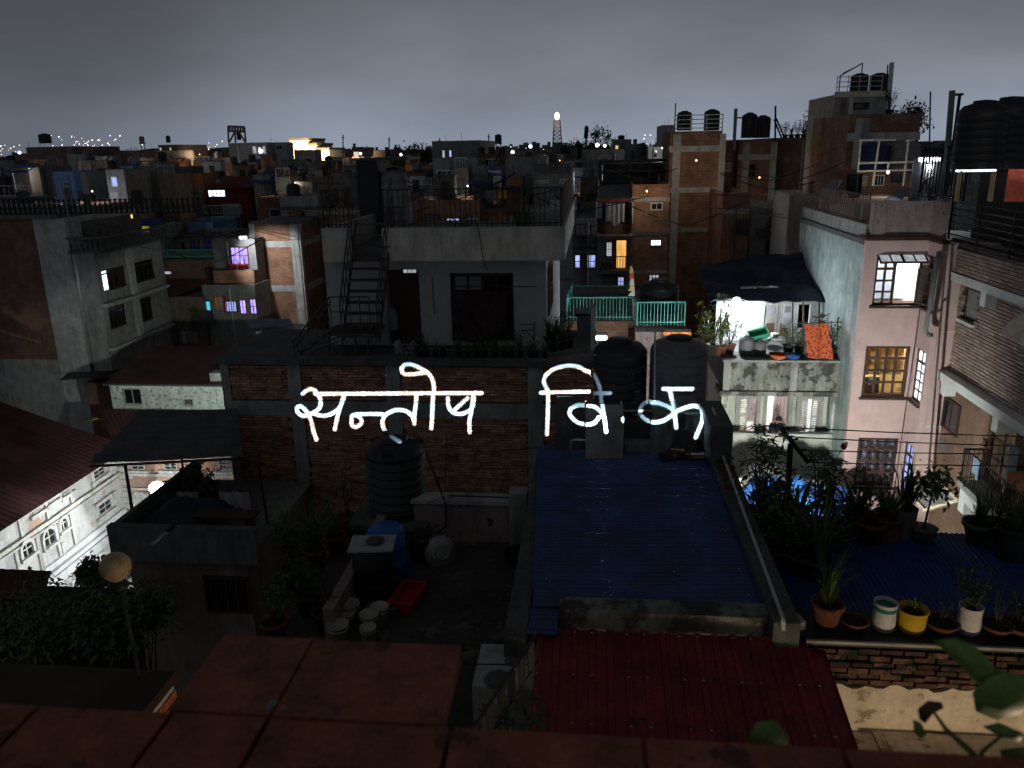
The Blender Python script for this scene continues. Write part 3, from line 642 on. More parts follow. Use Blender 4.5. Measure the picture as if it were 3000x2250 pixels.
bw = MB().lathe([(.05, .105), (.09, .10), (.16, .06), (.205, 0), (.215, -.003), (.20, .012), (.155, .075), (.09, .116), (.01, .118)], n=26).mesh('bowl', alu, True)
inst('foot_ring', MB().lathe([(.075, .112), (.08, .135), (.092, .135), (.10, .108)], n=20).mesh('foot_ring', alu, True), t, p+Vector((0, 0, .20)), scale=(1.3, 1.3, .9), rot=Vector((.45, -.78, .42)).to_track_quat('Z', 'Y').to_matrix()); inst('bowl', bw, t, p+Vector((0, 0, .20)), scale=(1.3, 1.3, .9), rot=Vector((.45, -.78, .42)).to_track_quat('Z', 'Y').to_matrix())
t = thing('red_tray', 'red rectangular plastic tub on the dark terrace floor', 'tub', pz(1195, 1760, 21.5)); p = pz(1196, 1762, 21.5); R3 = Matrix.Rotation(math.radians(-8), 3, 'Z')
mb = MB(); a = .155; b = .30; h = .15
for (cx, cy, sx, sy) in ((0, -b, 2*a, .02), (0, b, 2*a, .02), (-a, 0, .02, 2*b), (a, 0, .02, 2*b)): mb.obox(p+R3@Vector((cx, cy, h/2)), (sx, sy, h), R3)
mb.obox(p+R3@Vector((0, 0, .012)), (2*a, 2*b, .02), R3); mb.build('tub', plastic_red, t)
for (cx, cy, sx, sy) in ((0, -b-.02, 2*a+.07, .04), (0, b+.02, 2*a+.07, .04), (-a-.02, 0, .04, 2*b), (a+.02, 0, .04, 2*b)): piece('rim', plastic_red, t, p+R3@Vector((cx, cy, h+.006)), (sx, sy, .015), math.radians(-8))
piece('paper', cloth_white, t, p+Vector((-.02, -.17, .035)), (.12, .08, .01), .5)
pail = MB().lathe([(.105, 0), (.115, .01), (.14, .28), (.148, .285), (.148, .31), (.142, .315), (.135, .30), (.01, .295)], n=18).mesh('pail', bucket_cream, True)
hoop = MB().lathe([(.139, .235), (.147, .24), (.147, .25), (.139, .255)], n=18).mesh('hoop', bucket_cream, True)
for i, (u, v, s, lb) in enumerate(((1028, 1822, 1.0, 'wide lidded paint pail at the back of the row'), (1018, 1842, .85, 'small paint pail in shade behind the lidded pail'), (995, 1886, 1.02, 'paint pail with a label, nearest the plants'), (1085, 1850, .95, 'lidded paint pail in the middle of the terrace group'), (1115, 1828, .95, 'paint pail half hidden behind the middle one'), (1081, 1882, .8, 'smallest lidded paint pail at the front of the group'))):
    p = pz(u, v, 21.5); t = thing('paint_pail', lb, 'pail', p, 'paint pails on the terrace'); inst('pail', pail, t, p, i, s); inst('hoop', hoop, t, p, 0, s)
piece('label', metal_dark, [o for o in WM if o.get('label', '').startswith('paint pail with a label')][0], pz(995, 1886, 21.5)+Vector((.0, -.137, .13)), (.05, .012, .045))
p = pz(1120, 1795, 21.5); t = thing('stone_slab', 'flat dark stone slab lying behind the pails', 'slab', p); piece('slab', concrete_dark, t, p+Vector((0, 0, .06)), (.45, .22, .1), .1); piece('support', concrete_dark, t, p+Vector((.18, -.02, .0)), (.08, .16, .02), .1)
p = pz(1530, 1650, 21.5); t = thing('dark_basin', 'dark round basin in the shadow by the post', 'basin', p); MB().lathe([(.2, 0), (.28, .18), (.3, .19), (.27, .17), (.02, .05)], p, 20).build('basin', metal_black, t, True)
# pale slab block with stones and the stair railing at the foot of the red roof
p = pz(1500, 2000, 22.3); x0 = p.x-.28
t = thing('pale_slab_block', 'pale cement slab with stones beside the red roof', 'slab', (x0+.4, 6.9, 20))
A, B = pz(1418, 1886, 22.3), pz(1412, 2012, 22.3)
MB().box(A.x-.03, -.60, B.y, A.y, 20, 22.3).build('block', concrete_pale, t)
for (u, v, s) in ((1502, 1940, .10), (1458, 1997, .16), (1505, 1905, .05), (1540, 1928, .03)):
    q = pz(u, v, 22.3); MB().lathe([(s*.8, 0), (s, s*.2), (s*.85, s*.4), (.01, s*.45)], q, 8).build('stone', concrete_dark, t, True)
t = thing('stair_railing', 'black metal stair railing slanting past the pale slab', 'railing', (-.9, 6, 21))
Q1, Q2 = py(1575, 1855, 6.9), py(1380, 2140, 5.4)
rod('hand_rail', metal_black, t, Q1, Q2, .016); rod('lower_rail', metal_black, t, Q1-Vector((0, 0, .32)), Q2-Vector((0, 0, .32)), .012)
for k in range(6):
    q = Q1.lerp(Q2, .12+k*.16); piece('plate', metal_black, t, q-Vector((0, 0, .17)), (.07, .02, .34), .4)
t = thing('stair_shrub', 'dark shrub behind the slanting stair railing', 'plant', py(1500, 2150, 5.8), 'shrubs')
st, lf = plant_meshes('bush', 2, leaf_dark, stem_mat); p = py(1520, 2180, 5.9)-Vector((0, 0, .4)); inst('stems', st, t, p, 1, .85); q = inst('leaves', lf, t, p, 1, .85); q['kind'] = 'stuff'
# cables over the terrace
for (pts, lb) in (([py(1270, 1290, 16.5), py(1420, 1324, 15), py(1575, 1312, 14)], 'black cable sagging before the brick wall to the blue roof'), ([py(1405, 1373, 15.5), py(1500, 1370, 14.6), py(1572, 1363, 14)], 'short taut black cable to the blue roof edge'), ([py(1520, 1424, 15), py(1570, 1406, 13.6)], 'lowest short cable at the blue roof corner'), ([py(1350, 1945, 8), py(1570, 1948, 7)], 'thin cable crossing above the pale slab')):
    t = thing('cable', lb, 'cable', pts[0]); MB().tube(pts, .009, 5).build('wire', metal_black, t)
# plants along the left of the terrace
for i, (u, v, k, h, lm, lb) in enumerate(((925, 1660, 'grass', .9, leaf_mid, 'large leafy pot plant under the brick wall corner'), (865, 1720, 'bush', 1.0, leaf_dark, 'tall dark bush at the left edge of the terrace'), (985, 1620, 'grass', .8, leaf_mid, 'grassy plant leaning over the planter wall'), (905, 1800, 'bush', .8, leaf_dark, 'low dark bush near the paint pails'), (810, 1880, 'bush', .7, leaf_mid, 'bush at the corner above the clay tiles'), (960, 1850, 'twig', .7, leaf_dark, 'twiggy plant beside the labelled pail'), (1020, 1560, 'twig', 1.0, leaf_dark, 'thin twiggy plant against the tank table'), (850, 1610, 'grass', .7, leaf_lime, 'yellowish plant at the foot of the brick wall'))):
    p = pz(u, v, 21.5); potplant(lb, p.x, p.y, p.z, 'pot', pot_black if i % 2 else terracotta, k, h, i+3, lm, 1.1, 'plants along the terrace')
for i, (u, v) in enumerate(((1330, 1497), (1375, 1497))):
    p = py(u, v, 12.45); potplant(['small dark pot with wispy plant on the low wall, nearest the tank', 'small dark pot with wispy plant on the low wall, nearest the post'][i], p.x, 12.45, 22.36 if False else z1+.081 if False else p.z-.02, 'pot', pot_black, 'twig', .38, i+20, leaf_mid, .55, 'pots on the low wall')

# ---- main brick wall with concrete frame (the writing falls on it) and the house body behind
t = thing('brick_house', 'brick walled lower house with concrete columns below the grey upper house', 'house', (-4.3, 21, 0))
F = Face('y', 17.5); XL, XR = -8.75, .05; ZT = 23.40
MB().box(XL+.02, XR-.02, 17.53, 20.6, 0, ZT-.14).build('core', mortar, t)
cols = [(-8.75, -8.55), (-7.12, -6.80), (-4.76, -4.42), (-1.45, -1.10)]
beams = [(21.98, 22.34), (18.72, 19.16)]
for a, b in cols: bpiece('column', concrete, t, *F.ext(a, b, 17, ZT-.16, -.03, .2))
for a, b in beams:
    s = XL
    for c0, c1 in cols+[(XR, XR)]:
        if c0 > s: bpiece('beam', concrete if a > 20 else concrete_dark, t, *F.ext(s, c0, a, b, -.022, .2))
        s = c1
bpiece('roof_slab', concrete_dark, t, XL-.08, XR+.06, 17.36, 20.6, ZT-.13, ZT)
brick_field(t, F, XL, XR, 17.4, ZT-.16, brick_red, holes=[(a, b, 0, 99) for a, b in cols]+[(-99, 99, a, b) for a, b in beams], L=.24, H=.058, gap=.011, jit=.012, visible=lambda s, z: not (s > .1) and not (z < 20.0 and s > -4.6))
# ================================================================== projector throwing the handwriting
def c2(pts): return [(650+.36162*a, 1000+.36162*b) for a, b in pts]
def c3(pts): return [(1450+.36157*a, 900+.36157*b) for a, b in pts]
STROKES = [c2(q) for q in (
    [(655,425),(680,402),(720,388),(755,400),(785,440),(800,485),(795,530),(770,560),(735,580),(700,600),(650,602),(615,575),(608,540),(630,525),(665,545),(700,590),(725,650),(740,720),(765,795)],
    [(740,580),(790,600),(850,600),(910,575),(950,540),(975,490),(990,450)], [(985,450),(957,540),(935,620),(915,715)],
    [(755,425),(2106,419)],
    [(1300,590),(1080,592),(1052,635),(1055,680),(1090,692),(1125,670),(1130,640),(1110,610),(1080,597)],
    [(1400,782),(1370,765),(1330,735),(1305,690),(1303,640),(1330,595),(1380,565),(1440,555),(1500,570),(1540,605),(1555,640),(1560,670)],
    [(1577,440),(1570,520),(1560,600),(1558,668)], [(1712,420),(1705,560),(1697,705)],
    [(1720,410),(1712,330),(1682,270),(1630,230),(1560,195),(1500,185),(1465,200),(1455,235),(1475,262),(1520,268),(1580,262),(1650,255)],
    [(1832,460),(1835,520),(1860,565),(1905,588),(1970,580),(2020,545),(2040,490),(2040,450)], [(1890,550),(1990,460)], [(2035,450),(2022,560),(2005,650),(2008,738)])]
STROKES += [c3(q) for q in (
    [(430,675),(405,630),(398,590),(420,545),(470,505),(540,480),(620,473),(690,488),(740,518),(800,545),(832,600),(852,660),(865,760),(870,850),(882,940),(890,1003)],
    [(430,690),(430,800),(422,1030)], [(372,693),(935,697)],
    [(865,860),(820,815),(760,782),(690,772),(630,775),(585,800),(572,840),(600,880),(640,912),(700,925),(770,912),(830,885),(865,865)],
    [(1026,895),(1034,915)],
    [(1365,663),(1600,663)], [(1420,680),(1435,760),(1445,850),(1460,970)],
    [(1440,830),(1380,795),(1310,773),(1230,775),(1187,810),(1180,860),(1210,900),(1260,924),(1330,920),(1390,895),(1440,852)],
    [(1445,850),(1490,825),(1560,800),(1620,795),(1660,820),(1675,870),(1665,930),(1640,990),(1615,1050)])]
PP = CP+Vector((.34, -.12, -.20))                      # lens of the projector, beside and below the camera
cen = py(1470, 1190, 17.5); PF = (cen-PP).normalized(); PRt = PF.cross(Vector((0, 0, 1))).normalized(); PU = PRt.cross(PF)
SD = .20                                               # distance of the slide from the lamp
def to_slide(u, v):
    p = py(u, v, 17.5 if u < 1730 else 14.4); d = p-PP; w_ = d.dot(PF); return d.dot(PRt)/w_*SD, d.dot(PU)/w_*SD
segs = []
for s in STROKES:
    q = [to_slide(*a) for a in s]; sm = []
    for i in range(len(q)-1):                           # Catmull-Rom so that the hand stays round
        p0, p1, p2_, p3_ = q[max(i-1, 0)], q[i], q[i+1], q[min(i+2, len(q)-1)]
        for k in range(4):
            a = k/4; sm.append(tuple(.5*(2*p1[j]+(p2_[j]-p0[j])*a+(2*p0[j]-5*p1[j]+4*p2_[j]-p3_[j])*a*a+(3*p1[j]-p0[j]-3*p2_[j]+p3_[j])*a**3) for j in (0, 1)))
    sm.append(q[-1]); segs += list(zip(sm, sm[1:]))
HW = 5.3/FPX*SD; CELL = 2.4/FPX*SD
xs_ = [p[0] for s in segs for p in s]; ys_ = [p[1] for s in segs for p in s]
gx0, gx1, gy0, gy1 = min(xs_)-4*HW, max(xs_)+4*HW, min(ys_)-4*HW, max(ys_)+4*HW
NX, NY = int((gx1-gx0)/CELL)+1, int((gy1-gy0)/CELL)+1
dist = [[9.]*(NX+1) for _ in range(NY+1)]; reach = HW*2.2
for (a, b) in segs:
    dx, dy = b[0]-a[0], b[1]-a[1]; l2 = dx*dx+dy*dy+1e-18
    for j in range(max(0, int((min(a[1], b[1])-reach-gy0)/CELL)), min(NY, int((max(a[1], b[1])+reach-gy0)/CELL)+1)+1):
        for i in range(max(0, int((min(a[0], b[0])-reach-gx0)/CELL)), min(NX, int((max(a[0], b[0])+reach-gx0)/CELL)+1)+1):
            X, Y = gx0+i*CELL, gy0+j*CELL; k = max(0, min(1, ((X-a[0])*dx+(Y-a[1])*dy)/l2)); d = math.hypot(X-a[0]-k*dx, Y-a[1]-k*dy)
            if d < dist[j][i]: dist[j][i] = d
mb = MB()
def sp(x, y): return PP+PF*SD+PRt*x+PU*y
def quad2(x0, x1, y0, y1): mb.add([sp(x0, y0), sp(x1, y0), sp(x1, y1), sp(x0, y1)], [(0, 1, 2, 3)])
for j in range(NY):
    run = None
    for i in range(NX+1):
        solid = i < NX and all(dist[j+q][i+p] > HW for p in (0, 1) for q in (0, 1))
        if solid and run is None: run = i
        if not solid and run is not None:
            quad2(gx0+run*CELL, gx0+i*CELL, gy0+j*CELL, gy0+(j+1)*CELL); run = None
        if i < NX and not solid:
            cs = [(i, j), (i+1, j), (i+1, j+1), (i, j+1)]; poly = []
            for n_ in range(4):
                (i0, j0), (i1, j1) = cs[n_], cs[(n_+1) % 4]; d0, d1 = dist[j0][i0]-HW, dist[j1][i1]-HW
                if d0 > 0: poly.append((gx0+i0*CELL, gy0+j0*CELL))
                if (d0 > 0) != (d1 > 0):
                    k = d0/(d0-d1); poly.append((gx0+(i0+k*(i1-i0))*CELL, gy0+(j0+k*(j1-j0))*CELL))
            if len(poly) > 2: mb.add([sp(*q) for q in poly], [tuple(range(len(poly)))])
E_ = .16; gxe, gye = gx0+NX*CELL, gy0+NY*CELL
quad2(-E_, E_, gye, E_); quad2(-E_, E_, -E_, gy0); quad2(-E_, gx0, gy0, gye); quad2(gxe, E_, gy0, gye)
t = thing('projector', 'slide projector on a tripod beside the camera, throwing the white handwriting', 'projector', (PP.x, PP.y, 26.3))
mb.build('slide', metal_black, t)
l = spot('projector_lamp', PP, PP+PF, (.58, .81, 1.0), 165000, 50, .00018, .0, t)
R4 = Matrix((PRt, PF, PU)).transposed()
MB().obox(PP+PF*(-.12), (.34, .2, .22), R4).build('body', metal_dark, t)
mb = MB()
for (a, b, c, d) in ((-.175, 0, .01, .34), (.175, 0, .01, .34), (0, .175, .35, .01), (0, -.175, .35, .01)): mb.obox(PP+PF*.09+PRt*a+PU*b, (c, .22, d), R4)
mb.build('hood', metal_dark, t)
for k in range(3):
    an = k*2.09+.4; rod('leg', metal_dark, t, PP+PF*(-.1)-Vector((0, 0, .1)), (PP.x+.28*math.cos(an), PP.y-.15+.28*math.sin(an), 26.31), .012)
t = thing('roof_floor', 'flat roof the camera stands on', 'terrace', (0, 0, 26)); MB().box(-9, 9, -4, .59, 20, 26.3).build('floor', floor_dark, t)

# ================================================================== grey upper house with parapet band, stair, roof tanks
t = thing('grey_house', 'grey upper house with stained concrete parapet above the brick wall', 'house', (-3.5, 21, 23.4))
F = Face('y', 18.8); HX0, HX1 = py(958, 860, 18.8).x, -1.09
wo_ = F.pix(1322, 800, 1505, 1000); do = F.pix(1135, 790, 1232, 1022); tr = F.pix(1178, 787, 1217, 801)
ops = [(wo_[0], wo_[1], wo_[2], wo_[3]), (do[0], do[1], 23.42, do[3])]
wall_open(MB(), F, HX0, HX1, 23.41, 25.55, .18, ops).build('front_wall', plaster_grey, t)
MB().box(HX1-.2, HX1, 18.981, 27.0, 0, 25.55).build('side_wall', white_wall, t)
MB().box(HX0, HX1-.21, 21.0, 27.0, 0, 25.54).build('rear_rooms', plaster_dim, t)
wd = window(t, F, wo_[0], wo_[1], wo_[2], wo_[3], 4, 1, wood_dark, lambda a, c: cloth_grey if (c > wo_[3]-.5 and a < wo_[0]+.7) else glass_dark, .08, .07, None, .70)
dr = MB(); dr.box(*F.ext(do[0]+.05, do[1]-.05, 23.42, do[3]-.02, .12, .17)); dr = dr.build('door', wood_dark, t)
for k in range(3):
    a = tr[0]+k*(tr[1]-tr[0])/3; bpiece('pane', lit_pale, dr, *F.ext(a+.008, a+(tr[1]-tr[0])/3-.008, tr[2], tr[3], .100, .118))
# parapet band with a gap for the stair
BZ0, BZ1 = 25.55, 26.31
g0, g1 = py(1029, 715, 18.2).x, py(1120, 715, 18.2).x
MB().box(-6.25, g0, 18.2, 18.36, BZ0, BZ1).build('parapet', concrete_pale, t)
MB().box(g1, -.78, 18.2, 18.36, BZ0, BZ1).build('parapet', concrete_pale, t)
MB().box(-.78, -.62, 18.2, 27.2, BZ0, BZ1).build('parapet', concrete_pale, t)
MB().box(-6.25, -6.10, 18.361, 27.2, BZ0, BZ1).build('parapet', concrete, t)
MB().box(-6.09, -.79, 18.365, 27.0, BZ0-.02, BZ0+.12).build('roof_slab', concrete_dark, t)
for i, (u0, v0, u1, v1) in enumerate(((1690, 0, 0, 0),)): pass
FS = Face('x+', HX1)
window(t, FS, 19.5, 21.2, 24.0, 25.2, 2, 2, wood_brown, glass_dark, -.06, .06, proud=True)
rod('conduit', pipe_grey, t, F.pt(py(1265, 800, 18.8).x, 25.1, -.02), F.pt(py(1272, 910, 18.8).x, 24.2, -.02), .012)
rod('clothes_pole', metal_dark, t, py(1320, 838, 18.3), py(1572, 840, 18.3), .012)
MB().tube([py(1395, 640, 18.15), py(1410, 720, 18.12), py(1415, 760, 18.15), py(1425, 790, 18.6)], .012, 5).build('hanging_cable', metal_rust, t)
t = thing('draped_blanket', 'dark striped blanket hanging from the window of the grey house', 'blanket', py(1400, 900, 18.6))
def bl(s, q):
    a = py(1322+s*165, 858, 18.62); L_ = 1.05*(1-.25*s+.25*math.sin(s*3.1)); return Vector((a.x, 18.62-.06*math.sin(s*8+q*2)-.04*q, a.z-q*L_+.03*math.sin(s*11)))
MB().slab(bl, 24, 14, (0, -.008, 0)).build('cloth', cloth_dark, t, True)
t = thing('hanging_vest', 'pale vest hanging in the dark doorway of the grey house', 'clothes', py(1150, 940, 18.5))
a = py(1148, 930, 18.5); MB().slab(lambda s, q: Vector((a.x+(s-.5)*(.24 if q > .25 else .10+.14*q/.25), 18.55+.02*math.sin(s*12), a.z+.25-q*.55-.03*math.sin(s*3.14))), 10, 10, (0, .006, 0)).build('cloth', cloth_grey, t, True)
t = thing('wall_edge_rail', 'thin dark railing along the top of the brick wall', 'railing', (-4, 17.6, 23.4))
rod('rail', metal_dark, t, py(1180, 1013, 17.55), py(1420, 1016, 17.55), .012); rod('rail', metal_dark, t, py(1180, 1028, 17.55), py(1420, 1030, 17.55), .01)
for u in range(1180, 1430, 34): rod('post', metal_dark, t, py(u, 1035, 17.55), py(u, 1012, 17.55), .012)
t = thing('chair_frame', 'bent metal frame standing before the grey house', 'frame', py(1545, 1000, 18.2))
for a, b in (((1525, 950), (1565, 950)), ((1565, 944), (1565, 998)), ((1525, 968), (1562, 966)), ((1540, 970), (1562, 990))): rod('tube', metal_dark, t, py(*a, 18.2), py(*b, 18.2), .012)
p = py(1577, 1025, 17.9); t = thing('pale_bottle', 'pale waisted plastic bottle at the edge of the brick wall roof', 'bottle', p)
MB().lathe([(.05, 0), (.06, .02), (.06, .12), (.035, .16), (.058, .20), (.058, .30), (.02, .33)], p, 14).build('bottle', bucket_cream, t, True)
for i in range(16):
    u = 1225+i*25+random.uniform(-6, 6)
    if 1300 < u < 1330: continue
    p = py(u, 1042, 17.75); potplant(f'small dark {["bushy","grassy","leggy","spiky"][i%4]} plant on the brick wall edge, number {i+1} from the door' if False else ['low bushy plant on the roof edge before the grey house', 'low grassy plant on the roof edge before the grey house', 'low leggy plant on the roof edge before the grey house', 'low spiky plant on the roof edge before the grey house'][i % 4], p.x, 17.72, ZT, 'pot', pot_black, ['bush', 'grass', 'twig', 'spike'][i % 4], random.uniform(.32, .55), i, [leaf_dark, leaf_mid][i % 2], .5, 'pot plants on the brick wall edge')
t = thing('crumpled_sheet', 'crumpled pale plastic sheet beside the dark door', 'sheet', py(1182, 1020, 17.9))
a = py(1155, 1030, 17.9); MB().slab(lambda s, q: Vector((a.x+s*.5, 17.9+.1*math.sin(s*9+q*6)*.3, ZT+.02+q*.34*(.7+.3*math.sin(s*8))+.02*math.sin(s*31))), 16, 10, (0, .01, 0)).build('sheet', cloth_grey, t)
t = thing('grey_container', 'grey plastic container on the roof right of the grey house', 'container', py(1715, 1000, 19.8)); x0, x1, z0, z1 = fr(1690, 925, 1742, 1020, 19.8); MB().box(x0, x1, 19.8, 20.4, ZT, z1).build('box', tank_grey, t); MB().box(x0-.03, x1+.03, 19.77, 20.43, z1+.001, z1+.06).build('lid', tank_black, t)
t = thing('pale_post', 'short pale post at the right end of the brick wall roof', 'post', py(1738, 1000, 17.8)); x0, x1, z0, z1 = fr(1731, 900, 1744, 1040, 18.4); MB().box(x0, x1, 18.4, 18.5, ZT, z1).build('post', plaster_white, t); bpiece('cap', concrete, t, x0-.02, x1+.02, 18.38, 18.52, z1+.001, z1+.03)
for i, (u, k, h) in enumerate(((1620, 'grass', .8), (1645, 'bush', .7), (1665, 'twig', .9), (1600, 'grass', .6))):
    p = py(u, 1035, 18.3); potplant(['long grass in the corner right of the grey house', 'dark bush in the corner right of the grey house', 'twiggy plant in the corner right of the grey house', 'short grass in the corner right of the grey house'][i], p.x, 18.3+.2*i, ZT, 'pot', pot_black, k, h, i+7, leaf_mid if i % 2 else leaf_dark, .8, 'corner plants by the grey house')
# metal stair
t = thing('metal_stair', 'rusty metal staircase rising to the roof of the grey house', 'staircase', py(1000, 1000, 17.9))
Lb, Lt = py(1005, 1000, 17.75), py(1045, 640, 18.4); W_ = .86
for s_ in (0, W_):
    o_ = Vector((s_, 0, 0)); rod('stringer', metal_rust, t, Lb+o_, Lt+o_+Vector((-.02, 0, -.05)), .035)
    rod('hand_rail', metal_rust, t, Lb+o_+Vector((0, -.05, .85)), Lt+o_+Vector((0, -.05, .9)), .02); rod('mid_rail', metal_rust, t, Lb+o_+Vector((0, -.05, .45)), Lt+o_+Vector((0, -.05, .5)), .013)
    for k in range(9):
        q = Lb.lerp(Lt, k/8)+o_; rod('baluster', metal_rust, t, q, q+Vector((0, -.05, .88)), .011, 6)
for k in range(11):
    q = Lb.lerp(Lt, (k+.5)/11); piece('step', metal_rust, t, q+Vector((W_/2, .02, 0)), (W_, .26, .03))
# lower flight to the left with landing
Q0, Q1, Q2 = py(860, 1000, 17.8), py(965, 870, 17.8), py(1080, 870, 17.8)
for dz in (0, .16): rod('hand_rail', metal_rust, t, Q0-Vector((0, 0, dz)), Q1-Vector((0, 0, dz)), .02)
rod('hand_rail', metal_rust, t, Q1, Q2, .018); rod('mid_rail', metal_rust, t, Q1-Vector((0, 0, .35)), Q2-Vector((0, 0, .35)), .013)
for k in range(6): q = Q0.lerp(Q1, k/5); rod('baluster', metal_rust, t, q, q-Vector((0, 0, .75)), .014, 6)
for k in range(5): q = Q1.lerp(Q2, k/4); rod('baluster', metal_rust, t, q, q-Vector((0, 0, .85)), .014, 6)
MB().box(Q1.x-.2, Q2.x+.1, 17.7, 18.7, Q1.z-.90, Q1.z-.85).build('landing', metal_rust, t)
for k in range(4):
    u = 965+k*38; rod('leg', metal_rust, t, py(u, 970, 17.75), py(u, 1040, 17.75), .025)
rod('stringer', metal_rust, t, py(880, 1035, 17.75), py(975, 965, 17.75), .03)
for (a, b) in (((870, 1030), (1000, 985)), ((905, 1035), (990, 1000))): rod('brace', metal_rust, t, py(*a, 17.7), py(*b, 17.7), .02)
# roof of the grey house: stair head, tanks, railings, plants
t = thing('roof_hut', 'black box-shaped hut on the grey house roof', 'hut', py(1077, 590, 22.5))
x0, x1, z0, z1 = fr(1047, 470, 1108, 600, 22.5); MB().box(x0, x1, 22.5, 24, 25.67, z1).build('wall', metal_dark, t); MB().box(x0-.08, x1+.9, 22.4, 24.1, z1, z1+.07).build('roof', sheet_grey, t)
p = py(1149, 595, 22.6); tank('grey ribbed tank in a dark pipe cage on the grey house roof', p.x, 22.9, 25.67, .41, py(1149, 492, 22.6).z-25.67, tank_grey, tank_black, group=None)
t = thing('tank_cage', 'dark pipe cage around the grey roof tank', 'cage', (p.x, 22.4, 25.67))
for dx in (-.3, .0, .3): rod('post', metal_dark, t, (p.x+dx, 22.38, 25.67), (p.x+dx, 22.38, 26.5), .015)
for z in (26.1, 26.5): rod('rail', metal_dark, t, (p.x-.45, 22.36, z), (p.x+.45, 22.36, z), .014)
t = thing('roof_railing', 'dark metal railing around the grey house roof', 'railing', (-3.5, 18.3, 26.3))
bars(t, (g1+.05, 18.28, BZ1), (-.72, 18.28, BZ1), .85, 34, metal_dark, .009, .014)
bars(t, (-.70, 18.3, BZ1), (-.70, 26.5, BZ1), .85, 28, metal_rust, .012, .018)
bars(t, (-6.2, 18.28, BZ1), (g0-.05, 18.28, BZ1), .85, 6, metal_dark, .009, .014)
t = thing('mast_pole', 'slender vertical mast at the left corner of the grey house roof', 'pole', py(965, 660, 18.4)); rod('pole', metal_rust, t, py(966, 660, 18.4), py(963, 460, 18.4), .018); piece('foot', metal_dark, t, py(966, 662, 18.4), (.1, .1, .03))
for i, (u, v, k, h, lm, lb) in enumerate(((1530, 655, 'grass', 1.25, leaf_mid, 'tall grassy plant on the grey house roof'), (1345, 655, 'bush', .8, leaf_lime, 'yellowish shrub behind the roof railing'), (1590, 655, 'bush', .55, leaf_mid, 'low leafy shrub at the right roof corner'), (1440, 655, 'twig', .5, leaf_dark, 'bare twiggy plant behind the roof railing'), (1560, 662, 'bush', .4, leaf_mid, 'small shrub under the tall grassy plant'), (1625, 690, 'twig', .3, leaf_dark, 'weed growing out of the cracked parapet'))):
    p = py(u, v, 18.9); potplant(lb, p.x, 18.9 if i < 5 else 18.45, 25.68, 'pot', terracotta, k, h, i+31, lm, .9, 'plants on the grey house roof')
t = thing('roof_box', 'pale crate standing behind the roof railing', 'crate', py(1590, 650, 19.2)); x0, x1, z0, z1 = fr(1540, 598, 1640, 640, 19.4)
MB().box(x0, x1, 19.4, 19.9, 25.68, z1-.15).build('crate', concrete, t)
for k in range(9): piece('slat', wood_grey, t, (x0+.05+k*(x1-x0-.1)/8, 19.39, z1-.14+.05), (.03, .02, .14))

# ================================================================== left: canopy house, palace court, white house, tall balustrade house
t = thing('canopy_house', 'dark terrace house with grey fascia left of the brick wall', 'house', (-9, 15, 0))
x0, x1, z0, z1 = fr(321, 1548, 750, 1650, 13.6); CX0, CX1 = x0, x1
MB().box(x0, x1, 13.6, 13.78, z0, z1).build('fascia', concrete_dark, t)
MB().box(x0, x1-.16, 13.785, 17.3, z0, z0+.2).build('floor_slab', concrete_dark, t)
MB().box(x0-.0, x0+.12, 13.785, 17.3, z0+.21, z1-.05).build('left_parapet', concrete_dark, t)
MB().box(x0+.25, x1-.3, 13.75, 17.2, 0, z0-.01).build('wall', brown_wall, t)
FW = Face('y', 13.75); a = FW.pix(600, 1688, 760, 1755); window(t, FW, a[0], min(a[1], x1-.32), a[2]-.3, a[3], 4, 1, wood_dark, glass_dark, 0, .05, proud=True)
t2 = thing('metal_canopy', 'dark wavy sheet canopy on thin posts over a terrace', 'canopy', (-9, 15.5, z1))
cA, cB, cC, cD = py(407, 1207, 17.2), py(698, 1201, 17.2), py(711, 1338, 14.9), py(251, 1361, 14.9)
zf, zb = (cC.z+cD.z)/2, (cA.z+cB.z)/2
def cpt(s, q):
    a = cA.lerp(cB, s); b = cD.lerp(cC, s); p = a.lerp(b, q); p.z += .03*math.cos(q*2*math.pi*6)+.012*math.sin(s*7+q*20); return p
MB().slab(cpt, 16, 60, (0, 0, -.015)).build('sheet', sheet_grey, t2)
q = pz(377, 1505, z1)
rod('post', metal_dark, t2, py(388, 1500, 14.6), py(366, 1358, 14.95), .035); rod('post', metal_dark, t2, (CX1-.3, 14.9, z1-.5), (CX1-.4, 14.95, zf), .03)
rod('cross_beam', metal_dark, t2, cD+Vector((.05, .05, -.06)), cC+Vector((-.05, .05, -.06)), .03)
for i, (u0, u1, v0, v1) in enumerate(((515, 575, 1440, 1500), (640, 725, 1440, 1500))):
    y_ = 15.2; a, b = py(u0, v0, y_), py(u1, v0, y_); hh = a.z-py(u0, v1, y_).z
    o = thing('hanging_laundry', ['white cloth hanging under the canopy, left piece', 'wide white cloth hanging under the canopy, right piece'][i], 'laundry', a, 'laundry under the canopy')
    MB().slab(lambda s, q: Vector((a.x+(b.x-a.x)*s, y_+.05*math.sin(s*14)+.02*q, a.z-q*hh*(1+.25*math.sin(s*7)))), 22, 8, (0, .006, 0)).build('cloth', cloth_thin, o, True)
t = thing('laundry_line', 'thin line holding the laundry under the canopy', 'line', py(500, 1440, 15.2)); rod('line', metal_dark, t, py(420, 1440, 15.2), py(735, 1438, 15.2), .008)
